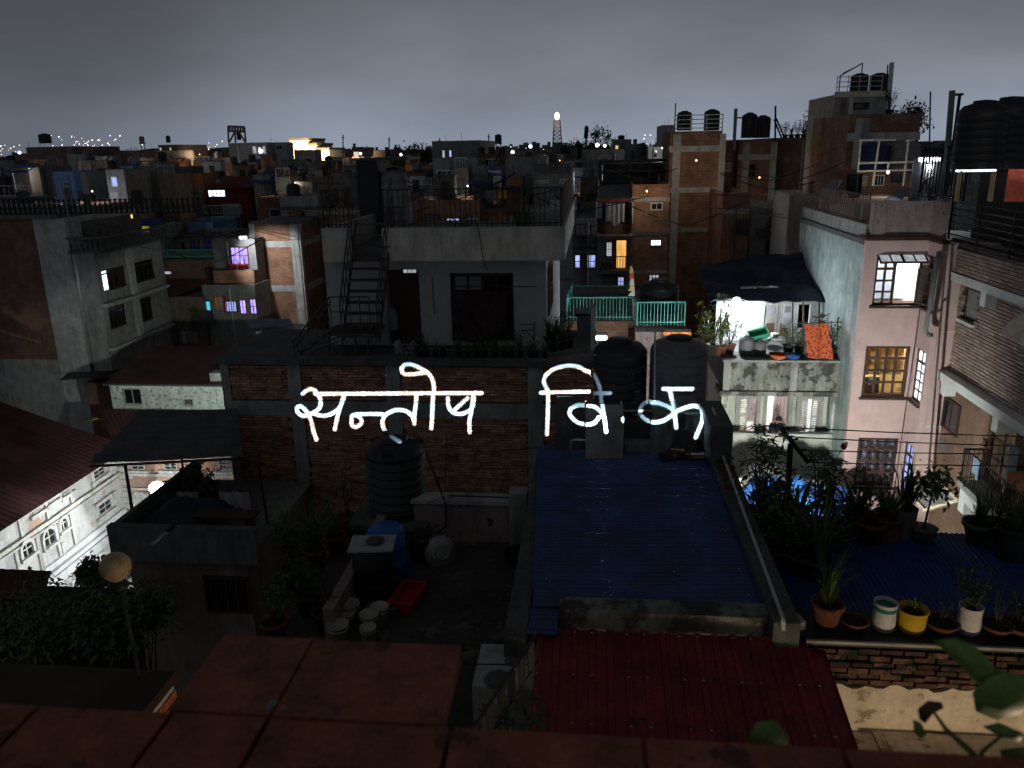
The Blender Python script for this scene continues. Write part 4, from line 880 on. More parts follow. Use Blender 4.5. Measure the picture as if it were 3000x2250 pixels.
for i, (u, v, h) in enumerate(((570, 1400, .9), (610, 1390, .8), (640, 1400, .7))):
    p = py(u, 1470, 16.2); potplant(['dark leafy plant under the canopy, leftmost of three', 'dark leafy plant under the canopy, middle of three', 'dark leafy plant under the canopy, rightmost of three'][i], p.x, 16.2, p.z-.1, 'pot', pot_black, 'bush', h, i+40, leaf_dark, 1, 'plants under the canopy')
t = thing('tarp_pile', 'dark pile covered with cloth under the canopy', 'pile', py(450, 1540, 14.8))
MB().slab(lambda s, q: Vector((CX0+.3+s*1.6, 14.3+q*1.2, z1-.25+.38*math.sin(math.pi*min(1, s*1.0))*math.sin(math.pi*q)*(.8+.2*math.sin(s*9)))), 20, 12, (0, 0, -.01)).build('cover', tarp_dark, t, True)
t = thing('terrace_bench', 'dark low bench under the canopy behind the fascia', 'bench', py(680, 1530, 14.3)); bpiece('seat', wood_dark, t, CX1-1.6, CX1-.3, 14.2, 14.6, z1-.1, z1-.04); bpiece('leg', wood_dark, t, CX1-1.5, CX1-1.4, 14.25, 14.55, z0+.21, z1-.1); bpiece('leg', wood_dark, t, CX1-.5, CX1-.4, 14.25, 14.55, z0+.21, z1-.1)

# ---- palace court with its flood lamp and an added unseen one
PX = -24.0; F = Face('x+', PX); YC = 35.7  # palace positions and heights below were scaled about the camera to a nearer depth
t = thing('palace_wing', 'floodlit old palace wing with arched windows and maroon metal roof', 'palace', (PX-4, 29, 0))
arch = [F.pix(58, 1585, 92, 1630), F.pix(122, 1548, 158, 1598), F.pix(172, 1518, 192, 1552)]
MB().box(PX-8, PX, 17, YC, 0, 13.73).build('wall', stone_plaster, t)
for z, h, pr, m in ((13.6, .24, .24, trim_stone), (12.53, .14, .18, trim_stone), (12.25, .09, .09, trim_stone), (10.47, .26, .16, plaster_white), (10.17, .19, .26, plaster_white), (9.66, .43, .09, plaster_white)):
    MB().box(PX+.001, PX+pr, 17, YC-.02, z-h/2, z+h/2).build('cornice', m, t)
def arch_win(parent, F, s0, s1, z0, z1, trim, pane, n=10):
    w_ = s1-s0; zc = z1-w_/2; mb = MB()
    pts = [(s0, z0), (s0, zc)]+[((s0+s1)/2-math.cos(a)*w_/2, zc+math.sin(a)*w_/2) for a in [math.pi*k/n for k in range(1, n)]]+[(s1, zc), (s1, z0)]
    o = .14
    out = [(s0-o, z0), (s0-o, zc)]+[((s0+s1)/2-math.cos(a)*(w_/2+o), zc+math.sin(a)*(w_/2+o)) for a in [math.pi*k/n for k in range(1, n)]]+[(s1+o, zc), (s1+o, z0)]
    for (a, b, c, d) in zip(pts, pts[1:], out[1:], out): mb.prism([F.pt(*a, -.12), F.pt(*b, -.12), F.pt(*c, -.12), F.pt(*d, -.12)], F.pt(0, 0, .12)-F.pt(0, 0, 0))
    win = mb.build('arched_window', trim, parent)
    MB().prism([F.pt(*a, -.02) for a in pts], F.pt(0, 0, .015)-F.pt(0, 0, 0)).build('pane', pane, win)
    m2 = MB(); m2.box(*F.ext((s0+s1)/2-.025, (s0+s1)/2+.025, z0, z1-.02, -.06, -.021)); m2.box(*F.ext(s0, s1, zc-.03, zc+.02, -.058, -.022)); m2.build('glazing_bar', trim, win)
    bpiece('sill', trim, win, *F.ext(s0-.2, s1+.2, z0-.12, z0-.001, -.2, .0))
    return win
for a in arch:
    arch_win(t, F, a[0], a[1], a[2], a[3], trim_stone, glass_dark)
    bpiece('pilaster', trim_stone, t, *F.ext(a[0]-.42, a[0]-.26, 10.61, 12.19, -.10, -.001)); bpiece('pilaster', trim_stone, t, *F.ext(a[1]+.26, a[1]+.42, 10.61, 12.19, -.10, -.001))
for (u0, v0, u1, v1) in ((286, 1468, 328, 1518), (268, 1370, 306, 1400), (180, 1420, 204, 1448), (138, 1446, 160, 1470), (92, 1476, 118, 1502)):
    a = F.pix(u0, v0, u1, v1); s0, s1, z0_, z1_ = a; z0_ = max(z0_, 11.03 if v0 > 1450 and u0 > 250 else 12.72); z1_ = min(max(z1_, z0_+.62), 12.14 if v0 > 1450 and u0 > 250 else 13.40)
    w_ = window(t, F, s0, s1, z0_, z1_, 2, 2, wood_grey, glass_dark, 0, .07, None, proud=True)
    bpiece('sill', trim_stone, w_, *F.ext(s0-.25, s1+.25, z0_-.16, z0_-.002, -.16, 0)); bpiece('lintel', trim_stone, w_, *F.ext(s0-.3, s1+.3, z1_+.002, z1_+.16, -.18, 0))
for k in range(6): bpiece('pilaster', trim_stone, t, *F.ext(26.7+k*1.7, 26.9+k*1.7, 12.61, 13.47, -.09, -.001))
for k in range(3): arch_win(t, F, 30.8+k*1.7, 32.0+k*1.7, 6.8, 9.2, plaster_white, glass_dark)
# roof: overlapping sheets, each a piece; eave over the court
def sheets(parent, A, B, C_, D, nu, nv, mats, lap=.03):
    """quad A-B (eave) D-C (ridge) split in overlapping rectangular sheets"""
    rg = random.Random(5); A, B, C_, D = map(Vector, (A, B, C_, D)); n = (B-A).cross(D-A).normalized()
    if n.z < 0: n = -n
    P = lambda s, q: A.lerp(B, s).lerp(D.lerp(C_, s), q)
    for i in range(nu):
        for j in range(nv):
            s0, s1, q0, q1 = i/nu, (i+1)/nu+.004, j/nv, min(1, (j+1)/nv+lap); up = n*(.012*((i+j) % 2)+.02*(1-j/nv)+rg.uniform(0, .015))
            def f(s, q, s0=s0, s1=s1, q0=q0, q1=q1, up=up): return P(s0+(s1-s0)*s, q0+(q1-q0)*q)+up+n*.012*math.cos(s*6.28*5)
            MB().slab(f, 20, 1, n*-.012).build('roof_sheet', rg.choice(mats), parent)
RX = PX+.55; e0, r0 = 13.69, 17.37
sheets(t, (RX, 17, e0), (RX, YC+.4, e0), (PX-4.5, YC-2.6, r0), (PX-4.5, 17, r0), 12, 3, [sheet_maroon, sheet_maroon, sheet_maroon2])
MB().tube([(PX-4.5, 17, r0+.05), (PX-4.5, YC-2.5, r0+.05)], .12, 8).build('ridge_cap', concrete_pale, t)
MB().prism([(PX-4.5, 17, 13.78), (RX-.1, 17, 13.78), (PX-4.5, 17, r0-.05)], (0, 16, 0)).build('attic', concrete_dark, t)
t = thing('palace_cross_wing', 'brick palace wing with stone quoins closing the lit court', 'palace', (-20, 38, 0))
F = Face('y', YC); X1 = py(560, 1400, YC).x
MB().box(PX+.001, X1+6, YC, YC+7, 0, 13.69).build('wall', brickwork_palace, t)
for z, h in ((13.56, .22), (12.49, .14), (11.71, .09), (10.34, .26)): MB().box(PX+.31, X1+6, YC-.2, YC-.001, z-h/2, z+h/2).build('cornice', trim_stone, t)
a = F.pix(397, 1445, 432, 1495); arch_win(t, F, a[0], a[1], a[2], a[3], trim_stone, lit_pale)
for (u0, v0, u1, v1) in ((385, 1352, 425, 1376), (480, 1352, 520, 1376), (640, 1340, 665, 1380), (680, 1340, 705, 1380)):
    a = F.pix(u0, v0, u1, v1); w_ = window(t, F, *a, 2, 2, wood_grey, glass_dark, 0, .06, None, proud=True); bpiece('sill', trim_stone, w_, *F.ext(a[0]-.25, a[1]+.25, a[2]-.2, a[2]-.002, -.16, 0))
for k in range(9): bpiece('quoin', trim_stone, t, *F.ext(PX+.02, PX+(.75 if k % 2 else .5), 10.5+k*.34, 10.5+k*.34+.28, -.05, -.001))
a = F.pix(655, 1330, 712, 1388); 
for k in range(5): bpiece('shutter_slat', wood_grey, t, *F.ext(a[0], a[1], a[2]+k*(a[3]-a[2])/5, a[2]+(k+.55)*(a[3]-a[2])/5, -.09, -.052))
RZ = py(500, 1203, YC+4.0).z
sheets(t, (PX+.56, YC-.5, 13.71), (X1+6, YC-.5, 13.71), (X1+6, YC+4.0, RZ), (PX-3.2, YC+4.0, RZ), 9, 2, [sheet_maroon, sheet_maroon2])
MB().prism([(PX, YC-.3, 13.70), (PX, YC+7, 13.70), (PX, YC+4.0, RZ-.1)], (X1+6-PX, 0, 0)).build('attic', concrete_dark, t)
piece('yellow_bag', plastic_green, thing('plastic_bag', 'small yellow green bag lying on the maroon palace roof', 'bag', (-25, 35, 15)), px(268, 1230, -25.3), (.7, .5, .12), .4).data = MB().lathe([(.3, 0), (.5, .2), (.35, .6), (.02, .7)], n=7).mesh('bag', leaf_lime, True)
p = py(472, 1424, 33.0)
t = thing('flood_lamp', 'dazzling white flood lamp shining into the palace court', 'lamp', p)
MB().obox(p, (.6, .2, .4), Matrix.Rotation(.6, 3, 'Z')).build('housing', metal_dark, t)
o = MB().obox(p+Vector((-.08, -.12, 0)), (.54, .05, .34), Matrix.Rotation(.6, 3, 'Z')).build('lens', lamp_white, t)
o2 = MB().lathe([(.34*math.cos(q), .30*math.sin(q)) for q in [math.radians(d) for d in range(-90, 91, 15)]], p+Vector((-.1, -.22, 0)), 14).build('bulb', lamp_white, t, True)
rod('post', metal_dark, t, p+Vector((.05, .1, 0)), p+Vector((.05, .1, -8)), .04)
spot('flood_light', p+Vector((-.5, -.2, -.1)), (PX, 27.5, 9.0), (.90, .95, 1.0), 800, 110, .15, .35, t); point('spill_light', p+Vector((-.3, -.5, -.2)), (.9, .95, 1), 170, .15, t)
q = Vector((-14.2, 26.5, 11.0)); hd = (Vector((PX, 29.5, 11.0))-q).normalized(); sd = Vector((-hd.y, hd.x, 0)); t = thing('added_court_flood', 'added unseen hooded flood lamp evening out light on the palace wing', 'lamp', (q.x, q.y, 0)); R3 = Matrix((hd, sd, Vector((0, 0, 1)))).transposed()  # unseen lamp added to spread light evenly over the palace front
rod('post', metal_dark, t, (q.x, q.y, 0), q-hd*.15, .05); MB().obox(q-hd*.12, (.1, .6, .3), R3).build('housing', metal_dark, t); MB().obox(q-hd*.055, (.02, .5, .2), R3).build('lens', lamp_soft, t); MB().obox(q+hd*.15+Vector((0, 0, .115)), (.46, 1.4, .012), R3).build('cutoff_plate', metal_dark, t)  # plate added to keep this lamp's light off the palace roof
spot('added_court_light', q, (PX, 29.5, 11.0), (.92, .96, 1.0), 4600, 100, .03, .3, t)
t = thing('court_roof', 'dark maroon sheet roof at the near side of the lit court', 'roof', px(60, 1690, -20)); A, B = py(0, 1668, 20), py(150, 1676, 20)
sheets(t, (A.x-6, 16.5, A.z-1.9), (B.x+.9, 16.5, A.z-1.9), (B.x, 20, A.z), (A.x-6, 20, A.z), 5, 1, [sheet_maroon])
# white lit house behind
YW = 40.6
t = thing('white_attic_house', 'pale peeling plaster house lit from the court below', 'house', (-22, 43, 0)); F = Face('y', YW)
x0, x1, z0, z1 = fr(326, 1128, 655, 1198, YW); o = F.pix(358, 1138, 414, 1188); o2 = F.pix(536, 1170, 566, 1188)
wall_open(MB(), F, x0, x1, z0-5, z1, .25, [o, o2]).build('wall', plaster_peel, t); MB().box(x1-.2, x1, YW+.26, YW+5, z0-5, z1).build('side_wall', plaster_peel, t)
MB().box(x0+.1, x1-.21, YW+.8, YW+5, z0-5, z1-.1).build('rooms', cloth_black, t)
window(t, F, *o, 2, 1, wood_grey, glass_dark, .1, .09)
for k in range(4): bpiece('vent_slat', wood_grey, t, *F.ext(o2[0]+.05+k*(o2[1]-o2[0])/4, o2[0]+.11+k*(o2[1]-o2[0])/4, o2[2]+.01, o2[3]-.01, .08, .14))
MB().box(x0-.2, x1+.2, YW-.25, YW+5.2, z1, z1+.10).build('roof_slab', sheet_grey, t)
MB().slab(lambda s, q: Vector((x0-.2+s*(x1-x0+.4), YW-.2+q*5.2, z1+.12+q*.9)), 4, 4, (0, 0, -.02)).build('roof', sheet_maroon, t)
bpiece('chimney', concrete_pale, t, x1-.75, x1-.1, YW+.2, YW+.9, z1+.14, z1+.65)
q = py(520, 1262, 30.0); fl = thing('added_washer', 'added unseen lamp behind the canopy brightening the pale plaster house', 'lamp', (q.x, 30, 0)); MB().obox(q, (.5, .15, .3)).build('housing', metal_dark, fl); MB().obox(q+Vector((0, .09, 0)), (.44, .03, .26)).build('lens', lamp_soft, fl); rod('post', metal_dark, fl, (q.x, 30, 0), q, .05)  # unseen lamp added to brighten the pale plaster wall
spot('added_washer_light', q+Vector((0, .15, .05)), ((x0+x1)/2, YW, (z0+z1)/2+.2), (.9, 1, .9), 2600, 46, .2, .35, fl)
# tall house with balustrades
YA = 45.8; YE = 53.6; BX = -30.0
t = thing('balustrade_house', 'tall dark house with balustraded roof at the left edge', 'house', (-37, 50, 0)); F = Face('x+', BX); FY = Face('y', YA); ZB = px(275, 742, BX).z
xL = py(-60, 900, YA).x; xb = py(112, 720, YA).x; xp = py(205, 720, YA).x; zr = py(150, 640, YA).z
MB().box(xL, xb, YA, YE, 0, zr).build('brick_wall', brickwork_dark, t)
zlo = py(60, 1052, YA).z; MB().box(xL+.05, xb-.03, YA-.08, YA-.001, 6, zlo).build('lower_render', concrete, t)
MB().box(xb+.001, xp, YA-.1, YE, 0, zr).build('plaster_bay', concrete_pale, t)
MB().box(xp+.001, BX-1.2, YA+1.4, YE, 0, zr-.3).build('recess_wall', concrete_dark, t)
MB().box(BX-1.2, BX, YA, YA+.2, 0, ZB).build('corner', concrete, t)
rows = [F.pix(*q) for q in ((300, 783, 372, 848), (392, 762, 455, 825), (320, 893, 372, 960), (392, 872, 450, 945))]
wall_open(MB(), F, YA+.21, YE, 0, ZB, .25, rows).build('side_wall', concrete, t)
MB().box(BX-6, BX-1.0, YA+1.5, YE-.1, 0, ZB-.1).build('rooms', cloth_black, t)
for i, a in enumerate(rows): window(t, F, *a, 4, 1, wood_dark, (lambda s, c, a=a: lit_white if s < a[0]+.55 else glass_dark) if i == 0 else glass_dark, .10, .07, None, .78)
zq, zq2 = px(290, 899, BX).z, px(400, 990, BX).z
for z in (zq, zq2): bpiece('floor_slab', concrete_pale, t, BX+.001, BX+.35, YA, YE-.2, z-.1, z+.08)
ym = (rows[0][1]+rows[1][0])/2; bpiece('pillar', concrete_pale, t, BX+.002, BX+.22, ym-.25, ym+.25, zq2+.1, zq-.11); bpiece('pillar', concrete_pale, t, BX+.002, BX+.22, ym-.25, ym+.25, zq+.09, ZB)
bal = MB().lathe([(.07, 0), (.07, .06), (.045, .1), (.085, .28), (.05, .46), (.035, .56), (.07, .62), (.07, .68)], n=8).mesh('baluster', concrete_dark, True)
bald = MB().lathe([(.09, 0), (.09, .06), (.05, .1), (.10, .28), (.05, .46), (.035, .56), (.08, .62), (.08, .68)], n=8).mesh('baluster_dark', metal_dark, True)
bpiece('balcony_slab', concrete_dark, t, BX-1.5, BX+.7, YA-.2, YE, ZB, ZB+.15); bpiece('hand_rail', concrete_dark, t, BX+.5, BX+.72, YA-.2, YE, ZB+.85, ZB+.98); bpiece('hand_rail', concrete_dark, t, BX-1.5, BX+.49, YA-.2, YA, ZB+.85, ZB+.98)
for k in range(23): inst('baluster', bal, t, (BX+.6, YA+k*.34, ZB+.16))
for k in range(6): inst('baluster', bal, t, (BX-1.3+k*.32, YA-.1, ZB+.16))
MB().box(xp-.5, BX-2.0, YA+4.3, YE, ZB, zr).build('top_room', concrete_dark, t)
bpiece('cornice', concrete_dark, t, xL-.1, BX-1.8, YA-.3, YE+.2, zr+.001, zr+.25); bpiece('hand_rail', metal_dark, t, xL, BX-1.8, YA-.25, YA-.05, zr+1.1, zr+1.24)
for k in range(48): inst('baluster', bald, t, (xL+.2+k*.32, YA-.15, zr+.26), 0, (1.3, 1.3, 1.24))
rod('mast', pipe_grey, t, py(213, 700, YA-.3), py(178, 520, YA-.3), .05)
bpiece('lit_pane', lit_amber, t, *FY.ext(py(268, 645, YA).x, py(273, 645, YA).x, py(268, 657, YA).z, py(268, 645, YA).z, 4.2, 4.25))
t = thing('court_blocker', 'dark block added behind the trees to hide the lit court', 'house', (-14, 20, 0)); MB().box(-24, -9.5, 16.2, 19.9, 0, py(150, 1690, 20).z-.25).build('wall', cloth_black, t); bpiece('roof', sheet_maroon, t, -24.2, -9.4, 15.9, 16.19, 5, py(150, 1690, 20).z-.35)  # black mass added so the lit court does not show through the trees
# dark tree between the court and the camera
def tree(label, c, r, h, n, lm, seed, name='leafy_tree', group='trees', trunk_z=0, ls=.22, cat='tree'):
    rg = random.Random(seed); t = thing(name, label, cat, (c[0], c[1], trunk_z), group); tr_ = MB(); c = Vector(c); base = Vector((c.x, c.y, trunk_z)); fork = base.lerp(c-Vector((0, 0, r*.4)), .8)
    tr_.tube([base, base.lerp(fork, .5)+rv(rg)*.15, fork], [r*.09, r*.075, r*.06], 8); lf = MB(); cl = []
    for i in range(12):
        d = rv(rg).normalized(); q = c+Vector((d.x*r, d.y*r, d.z*h))*rg.uniform(.45, .9); tr_.tube([fork, fork.lerp(q, .5)+rv(rg)*.2*r, q], [r*.05, r*.03, r*.01], 5); cl.append(q)
    for i in range(n):
        q = rg.choice(cl)+Vector((rg.gauss(0, r*.24), rg.gauss(0, r*.24), rg.gauss(0, h*.22))); leaf(lf, q, rv(rg), Vector((0, 0, 1)), ls*rg.uniform(.7, 1.3), ls*rg.uniform(.4, .6))
    tr_.build('trunk', bark, t); o = lf.build('crown', lm, t); o['kind'] = 'stuff'; return t
for i, (u, v, y_, r, h, lb) in enumerate(((40, 1850, 15, 1.3, .9, 'dark leafy tree in the lower left corner'), (200, 1810, 14, 1.1, .75, 'dark leafy tree behind the globe lamp'), (350, 1800, 12.5, .8, .7, 'small dark tree right of the lamp pole'), (270, 1680, 20, .42, .45, 'tree top silhouetted against the lit palace court'))):
    p = py(u, v, y_); tree(lb, p, r, h, 1500, leaf_mid, i+11, ls=.16)
# ================================================================== right: balcony house
t = thing('balcony_house', 'old pale house with shuttered windows and stained balcony parapet', 'house', (6.3, 28, 0)); F = Face('y', 25.6); YB = 24.8
x0, x1 = 4.2, 8.28; zs1 = 20.52; zpt = 21.52; zbal = 19.05; zs2 = 17.72; zf = 18.2
w1 = F.pix(2165, 1165, 2215, 1245); dd = F.pix(2245, 1160, 2308, 1290); w2 = F.pix(2342, 1168, 2398, 1245)
ops = [(w1[0], w1[1], w1[2]-.25, w1[3]), (dd[0], dd[1], zs2+.02, dd[3]), (w2[0], w2[1], w2[2]-.3, w2[3])]
wall_open(MB(), F, x0, x1, zs2, zs1, .2, ops).build('front_wall', plaster_aged, t)
MB().box(x1-.22, x1, YB+.05, 25.59, zs2, zs1).build('side_pier', plaster_aged, t)
MB().box(x0-.05, x0+.14, YB+.05, 25.59, zs2, zs1).build('side_pier', plaster_aged, t)
# rooms behind with lit walls and curtains
MB().box(x0, x1, 28.3, 28.5, 13, zs1).build('room_back', plaster_white, t); MB().box(x0+.01, x1-.01, 25.81, 28.29, zs1-.2, zs1-.1).build('room_ceiling', plaster_white, t); MB().box(x0+.01, x1-.01, 25.81, 28.29, zs2-.1, zs2-.0).build('room_floor', wood_brown, t)
MB().box(x0+.01, x0+.1, 25.81, 28.29, zs2+.01, zs1-.21).build('room_side', plaster_white, t); MB().box(x1-.1, x1-.01, 25.81, 28.29, zs2+.01, zs1-.21).build('room_side', plaster_white, t)
point('room_light', ((dd[0]+dd[1])/2, 26.9, zs1-.45), (1, .93, .9), 650, .1, t)
def shutter(o, slats=True, half=(0, 1)):
    s0, s1, z0_, z1_ = o; a = s0+(s1-s0)*half[0]; b = s0+(s1-s0)*half[1]; sh = MB(); bb = .05
    sh.box(*F.ext(a, a+bb, z0_, z1_, .03, .07)); sh.box(*F.ext(b-bb, b, z0_, z1_, .03, .07)); sh.box(*F.ext(a+bb, b-bb, z1_-bb, z1_, .03, .07)); sh.box(*F.ext(a+bb, b-bb, z0_, z0_+bb, .03, .07)); sh.box(*F.ext(a+bb, b-bb, (z0_+z1_)/2-.03, (z0_+z1_)/2+.03, .031, .069))
    q = sh.build('shutter', wood_grey, t); n = int((z1_-z0_)/.07)
    for k in range(n): 
        z = z0_+.05+(k+.5)*(z1_-z0_-.1)/n; piece('slat', wood_grey, q, F.pt((a+b)/2, z, .05), (b-a-2*bb, .012, .05), rot=Matrix.Rotation(.6, 3, 'X'))
def surround(o):
    s0, s1, z0_, z1_ = o; mb = MB(); mb.box(*F.ext(s0-.12, s0-.001, z0_, z1_+.12, -.05, .02)); mb.box(*F.ext(s1+.001, s1+.12, z0_, z1_+.12, -.05, .02)); mb.box(*F.ext(s0, s1, z1_+.001, z1_+.12, -.05, .02)); mb.build('window_surround', wood_grey, t)
for o in ops: surround(o)
shutter(ops[0], half=(0, .52)); shutter(ops[2], half=(0, .42)); shutter(ops[2], half=(.62, 1))
o = ops[0]; MB().slab(lambda s, q: F.pt(o[0]+(o[1]-o[0])*(.5+.5*s), o[3]-q*(o[3]-o[2])*.75, .22+.03*math.sin(s*22)), 20, 2, (0, .006, 0)).build('curtain', curtain_flower, t, True)
o = ops[1]; MB().slab(lambda s, q: F.pt(o[0]+(o[1]-o[0])*(.35+.65*s), o[3]-q*(o[3]-o[2]), .22+.035*math.sin(s*24)), 26, 2, (0, .006, 0)).build('curtain', curtain_flower, t, True)
for k in range(7): bpiece('grille_bar', wood_grey, t, *F.ext(w2[0]+.02+k*(w2[1]-w2[0]-.04)/6-.012, w2[0]+.02+k*(w2[1]-w2[0]-.04)/6+.012, zs2+.75, w2[2]-.32, -.05, -.02))
# slabs, balcony wall, parapet with posts
for z in (zs1, zs2): MB().box(x0-.15, x1+.12, YB-.12, 25.6, z-.14, z).build('floor_slab', concrete_moss if z > 19 else concrete_pale, t)
MB().box(x0-.1, x1+.05, YB, YB+.12, zs2+.001, zbal).build('balcony_wall', plaster_aged, t); MB().box(x0-.14, x1+.09, YB-.05, YB+.18, zbal+.001, zbal+.06).build('balcony_rail', concrete_pale, t)
MB().box(x0+.12, x1-.3, YB, YB+.12, zs1+.001, zpt-.06).build('parapet', concrete_moss, t)
for a in (x0-.05, (x0+x1)/2-.03, x1-.29): bpiece('parapet_post', concrete, t, a, a+.2, YB-.04, YB+.16, zs1+.002, zpt-.05)
MB().box(x0-.1, x1+.06, YB-.1, YB+.2, zpt-.049, zpt+.02).build('coping', concrete, t)
MB().box(x0, x1, YB+.2, 30, zs1+.001, zpt+.02).build('roof_floor', concrete_dark, t)
# storey below
FL = Face('y', 25.6); l1 = FL.pix(2230, 1372, 2290, 1440); l2 = FL.pix(2150, 1372, 2180, 1440); l3 = FL.pix(2330, 1378, 2372, 1450)
wall_open(MB(), FL, x0, x1, 13, zs2-.15, .2, [l1, l2]).build('lower_wall', plaster_aged, t)
point('lower_light', (5.9, 26.8, zs2-.6), (1, .95, .92), 380, .1, t)
MB().slab(lambda s, q: FL.pt(l1[1]-.0-(l1[1]-l1[0])*.5*s, l1[3]-q*(l1[3]-l1[2]), .22+.03*math.sin(s*20)), 16, 2, (0, .006, 0)).build('curtain', curtain_flower, t, True)
bpiece('panel', M('panel_pink', (.5, .33, .27), var=.1), t, *FL.ext(l3[0], l3[1], l3[2], l3[3], -.03, -.001))
MB().box(x0, x1, 25.81, 30, 0, 13).build('base', plaster_dim, t)
for k in range(4):
    p = F.pt(x0+.4+k*.95, zs1-.2, -.7); rod('hanging_wire', metal_dark, t, p, p-Vector((.0, 0, random.uniform(.3, 1.3))), .006, 5)
# ---- roof shed with lamp
t = thing('roof_shed', 'brightly lit rooftop shed with old double door', 'shed', (6.3, 28, zs1)); F = Face('y', 27.4); zfl = zpt+.022
a = F.pix(2140, 882, 2415, 1040); d2 = F.pix(2238, 885, 2320, 1000); zt = a[3]-.02
wall_open(MB(), F, a[0]-.5, x1-.15, zfl, zt, .15, [(d2[0], d2[1], zfl+.03, d2[3]), F.pix(2338, 892, 2372, 962)]).build('wall', plaster_white, t)
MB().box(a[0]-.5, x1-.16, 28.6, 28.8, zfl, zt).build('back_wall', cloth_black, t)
wid = (d2[1]-d2[0])/2
for k in range(2):
    o = MB().box(*F.ext(d2[0]+k*wid+.01, d2[0]+(k+1)*wid-.01, zfl+.03, d2[3], .04, .09)).build('door', wood_grey, t)
    bpiece('pane', lit_pale, o, *F.ext(d2[0]+k*wid+.1, d2[0]+(k+1)*wid-.12, d2[3]-.42, d2[3]-.1, .02, .038))
    bpiece('door_panel', wood_brown, o, *F.ext(d2[0]+k*wid+.08, d2[0]+(k+1)*wid-.1, zfl+.15, zfl+.6, .025, .038))
c_ = F.pix(2293, 888, 2320, 960); cal = bpiece('calendar', cloth_white, t, *F.ext(c_[0], c_[1], c_[2], c_[3], -.02, -.004))
for k in range(6): bpiece('printed_line', cloth_grey, cal, *F.ext(c_[0]+.03, c_[1]-.03, c_[2]+.05+k*.05, c_[2]+.07+k*.05, -.024, -.0205))
bpiece('picture', cloth_grey, cal, *F.ext(c_[0]+.05, c_[1]-.05, c_[3]-.32, c_[3]-.1, -.024, -.0205))
t2 = thing('shed_tarp_roof', 'dark tarpaulin roof sagging over the rooftop shed', 'tarpaulin', (6.3, 27.5, zt))
aL, aR = py(2075, 885, 26.9), py(2420, 880, 26.9); bL, bR = py(2050, 770, 30.5), py(2390, 735, 30.5)
MB().slab(lambda s, q: aL.lerp(aR, s).lerp(bL.lerp(bR, s), q)+Vector((0, 0, .10*math.sin(s*9+q*4)*.5+.05*math.sin(q*17+s*5)-.12*math.sin(math.pi*q)+.03*math.sin(s*31))), 36, 26, (0, 0, -.02)).build('sheet', tarp_dark, t2, True)
for u in (2322, 2352, 2400): rod('prop', metal_rust, t2, py(u, 1005, 26.9), py(u, 885, 26.95), .025)
for i in range(4): piece('weight', cloth_grey, t2, aL.lerp(aR, .5+.12*i).lerp(bL, .3)+Vector((0, 0, .05)), (.3, .2, .06), i)
p = py(2158, 882, 26.6)
t = thing('shed_lamp', 'dazzling white bulb under the edge of the shed roof', 'lamp', p)
MB().lathe([(.13*math.cos(q), .13*math.sin(q)) for q in [math.radians(d) for d in range(-90, 91, 15)]], p, 14).build('bulb', lamp_white, t, True)
MB().lathe([(.04, .09), (.04, .17)], p, 10).build('socket', metal_dark, t); point('bulb_light', p+Vector((0, -.02, -.13)), (.86, .93, 1), 560, .08, t)
# things on the lit roof deck
tubm = MB().lathe([(.26, 0), (.29, .05), (.30, .45), (.26, .52), (.14, .54), (.13, .58), (.01, .59)], n=20).mesh('cask', tank_grey, True)
for i, (u, v, s, lb) in enumerate(((2185, 1042, 1.0, 'grey plastic water barrel under the bright lamp'), (2224, 1042, .82, 'smaller dark water barrel beside the first one'))):
    p = py(u, v, 25.5); t = thing('water_barrel', lb, 'barrel', (p.x, 25.5, zfl), 'barrels on the lit roof'); inst('barrel', tubm, t, (p.x, 25.5, zfl), i, (s*.8, s*.8, s*1.0)); piece('lid_knob', tank_black, t, (p.x, 25.5, zfl+.61*s), (.12, .12, .04))
t = thing('green_crate', 'green plastic crate tipped on the water barrels', 'crate', py(2220, 985, 25.9)); p = py(2222, 985, 25.7)
RR = Matrix.Rotation(-.25, 3, 'Y') @ Matrix.Rotation(.5, 3, 'X'); mb = MB()
for (cx, cy, sx, sy) in ((0, -.17, .6, .02), (0, .17, .6, .02), (-.3, 0, .02, .34), (.3, 0, .02, .34)): mb.obox(p+RR@Vector((cx, cy, .09)), (sx, sy, .18), RR)
mb.obox(p, (.6, .34, .02), RR); mb.build('crate', plastic_green, t)
for i, (u, v, r_) in enumerate(((2270, 982, .13), (2248, 995, .12), (2262, 1005, .11), (2240, 1012, .12))):
    p = py(u, v, 26.4); t = thing('stacked_pot', ['white pot at the top of the pile behind the barrels', 'white pot left in the pile behind the barrels', 'white pot right in the pile behind the barrels', 'white pot at the foot of the pile behind the barrels'][i], 'pot', p, 'pots piled on the roof'); MB().lathe([(r_*.75, -.1), (r_, 0), (r_*1.05, .06), (r_*.9, .07), (.01, .05)], p, 16).build('pot_body', plaster_peel, t, True)
t = thing('pot_shelf', 'dark low shelf carrying the piled pots', 'shelf', py(2255, 1035, 26.4)); p = py(2255, 1020, 26.4); MB().box(p.x-.35, p.x+.35, 26.25, 26.6, zfl, p.z-.12).build('shelf', wood_dark, t)
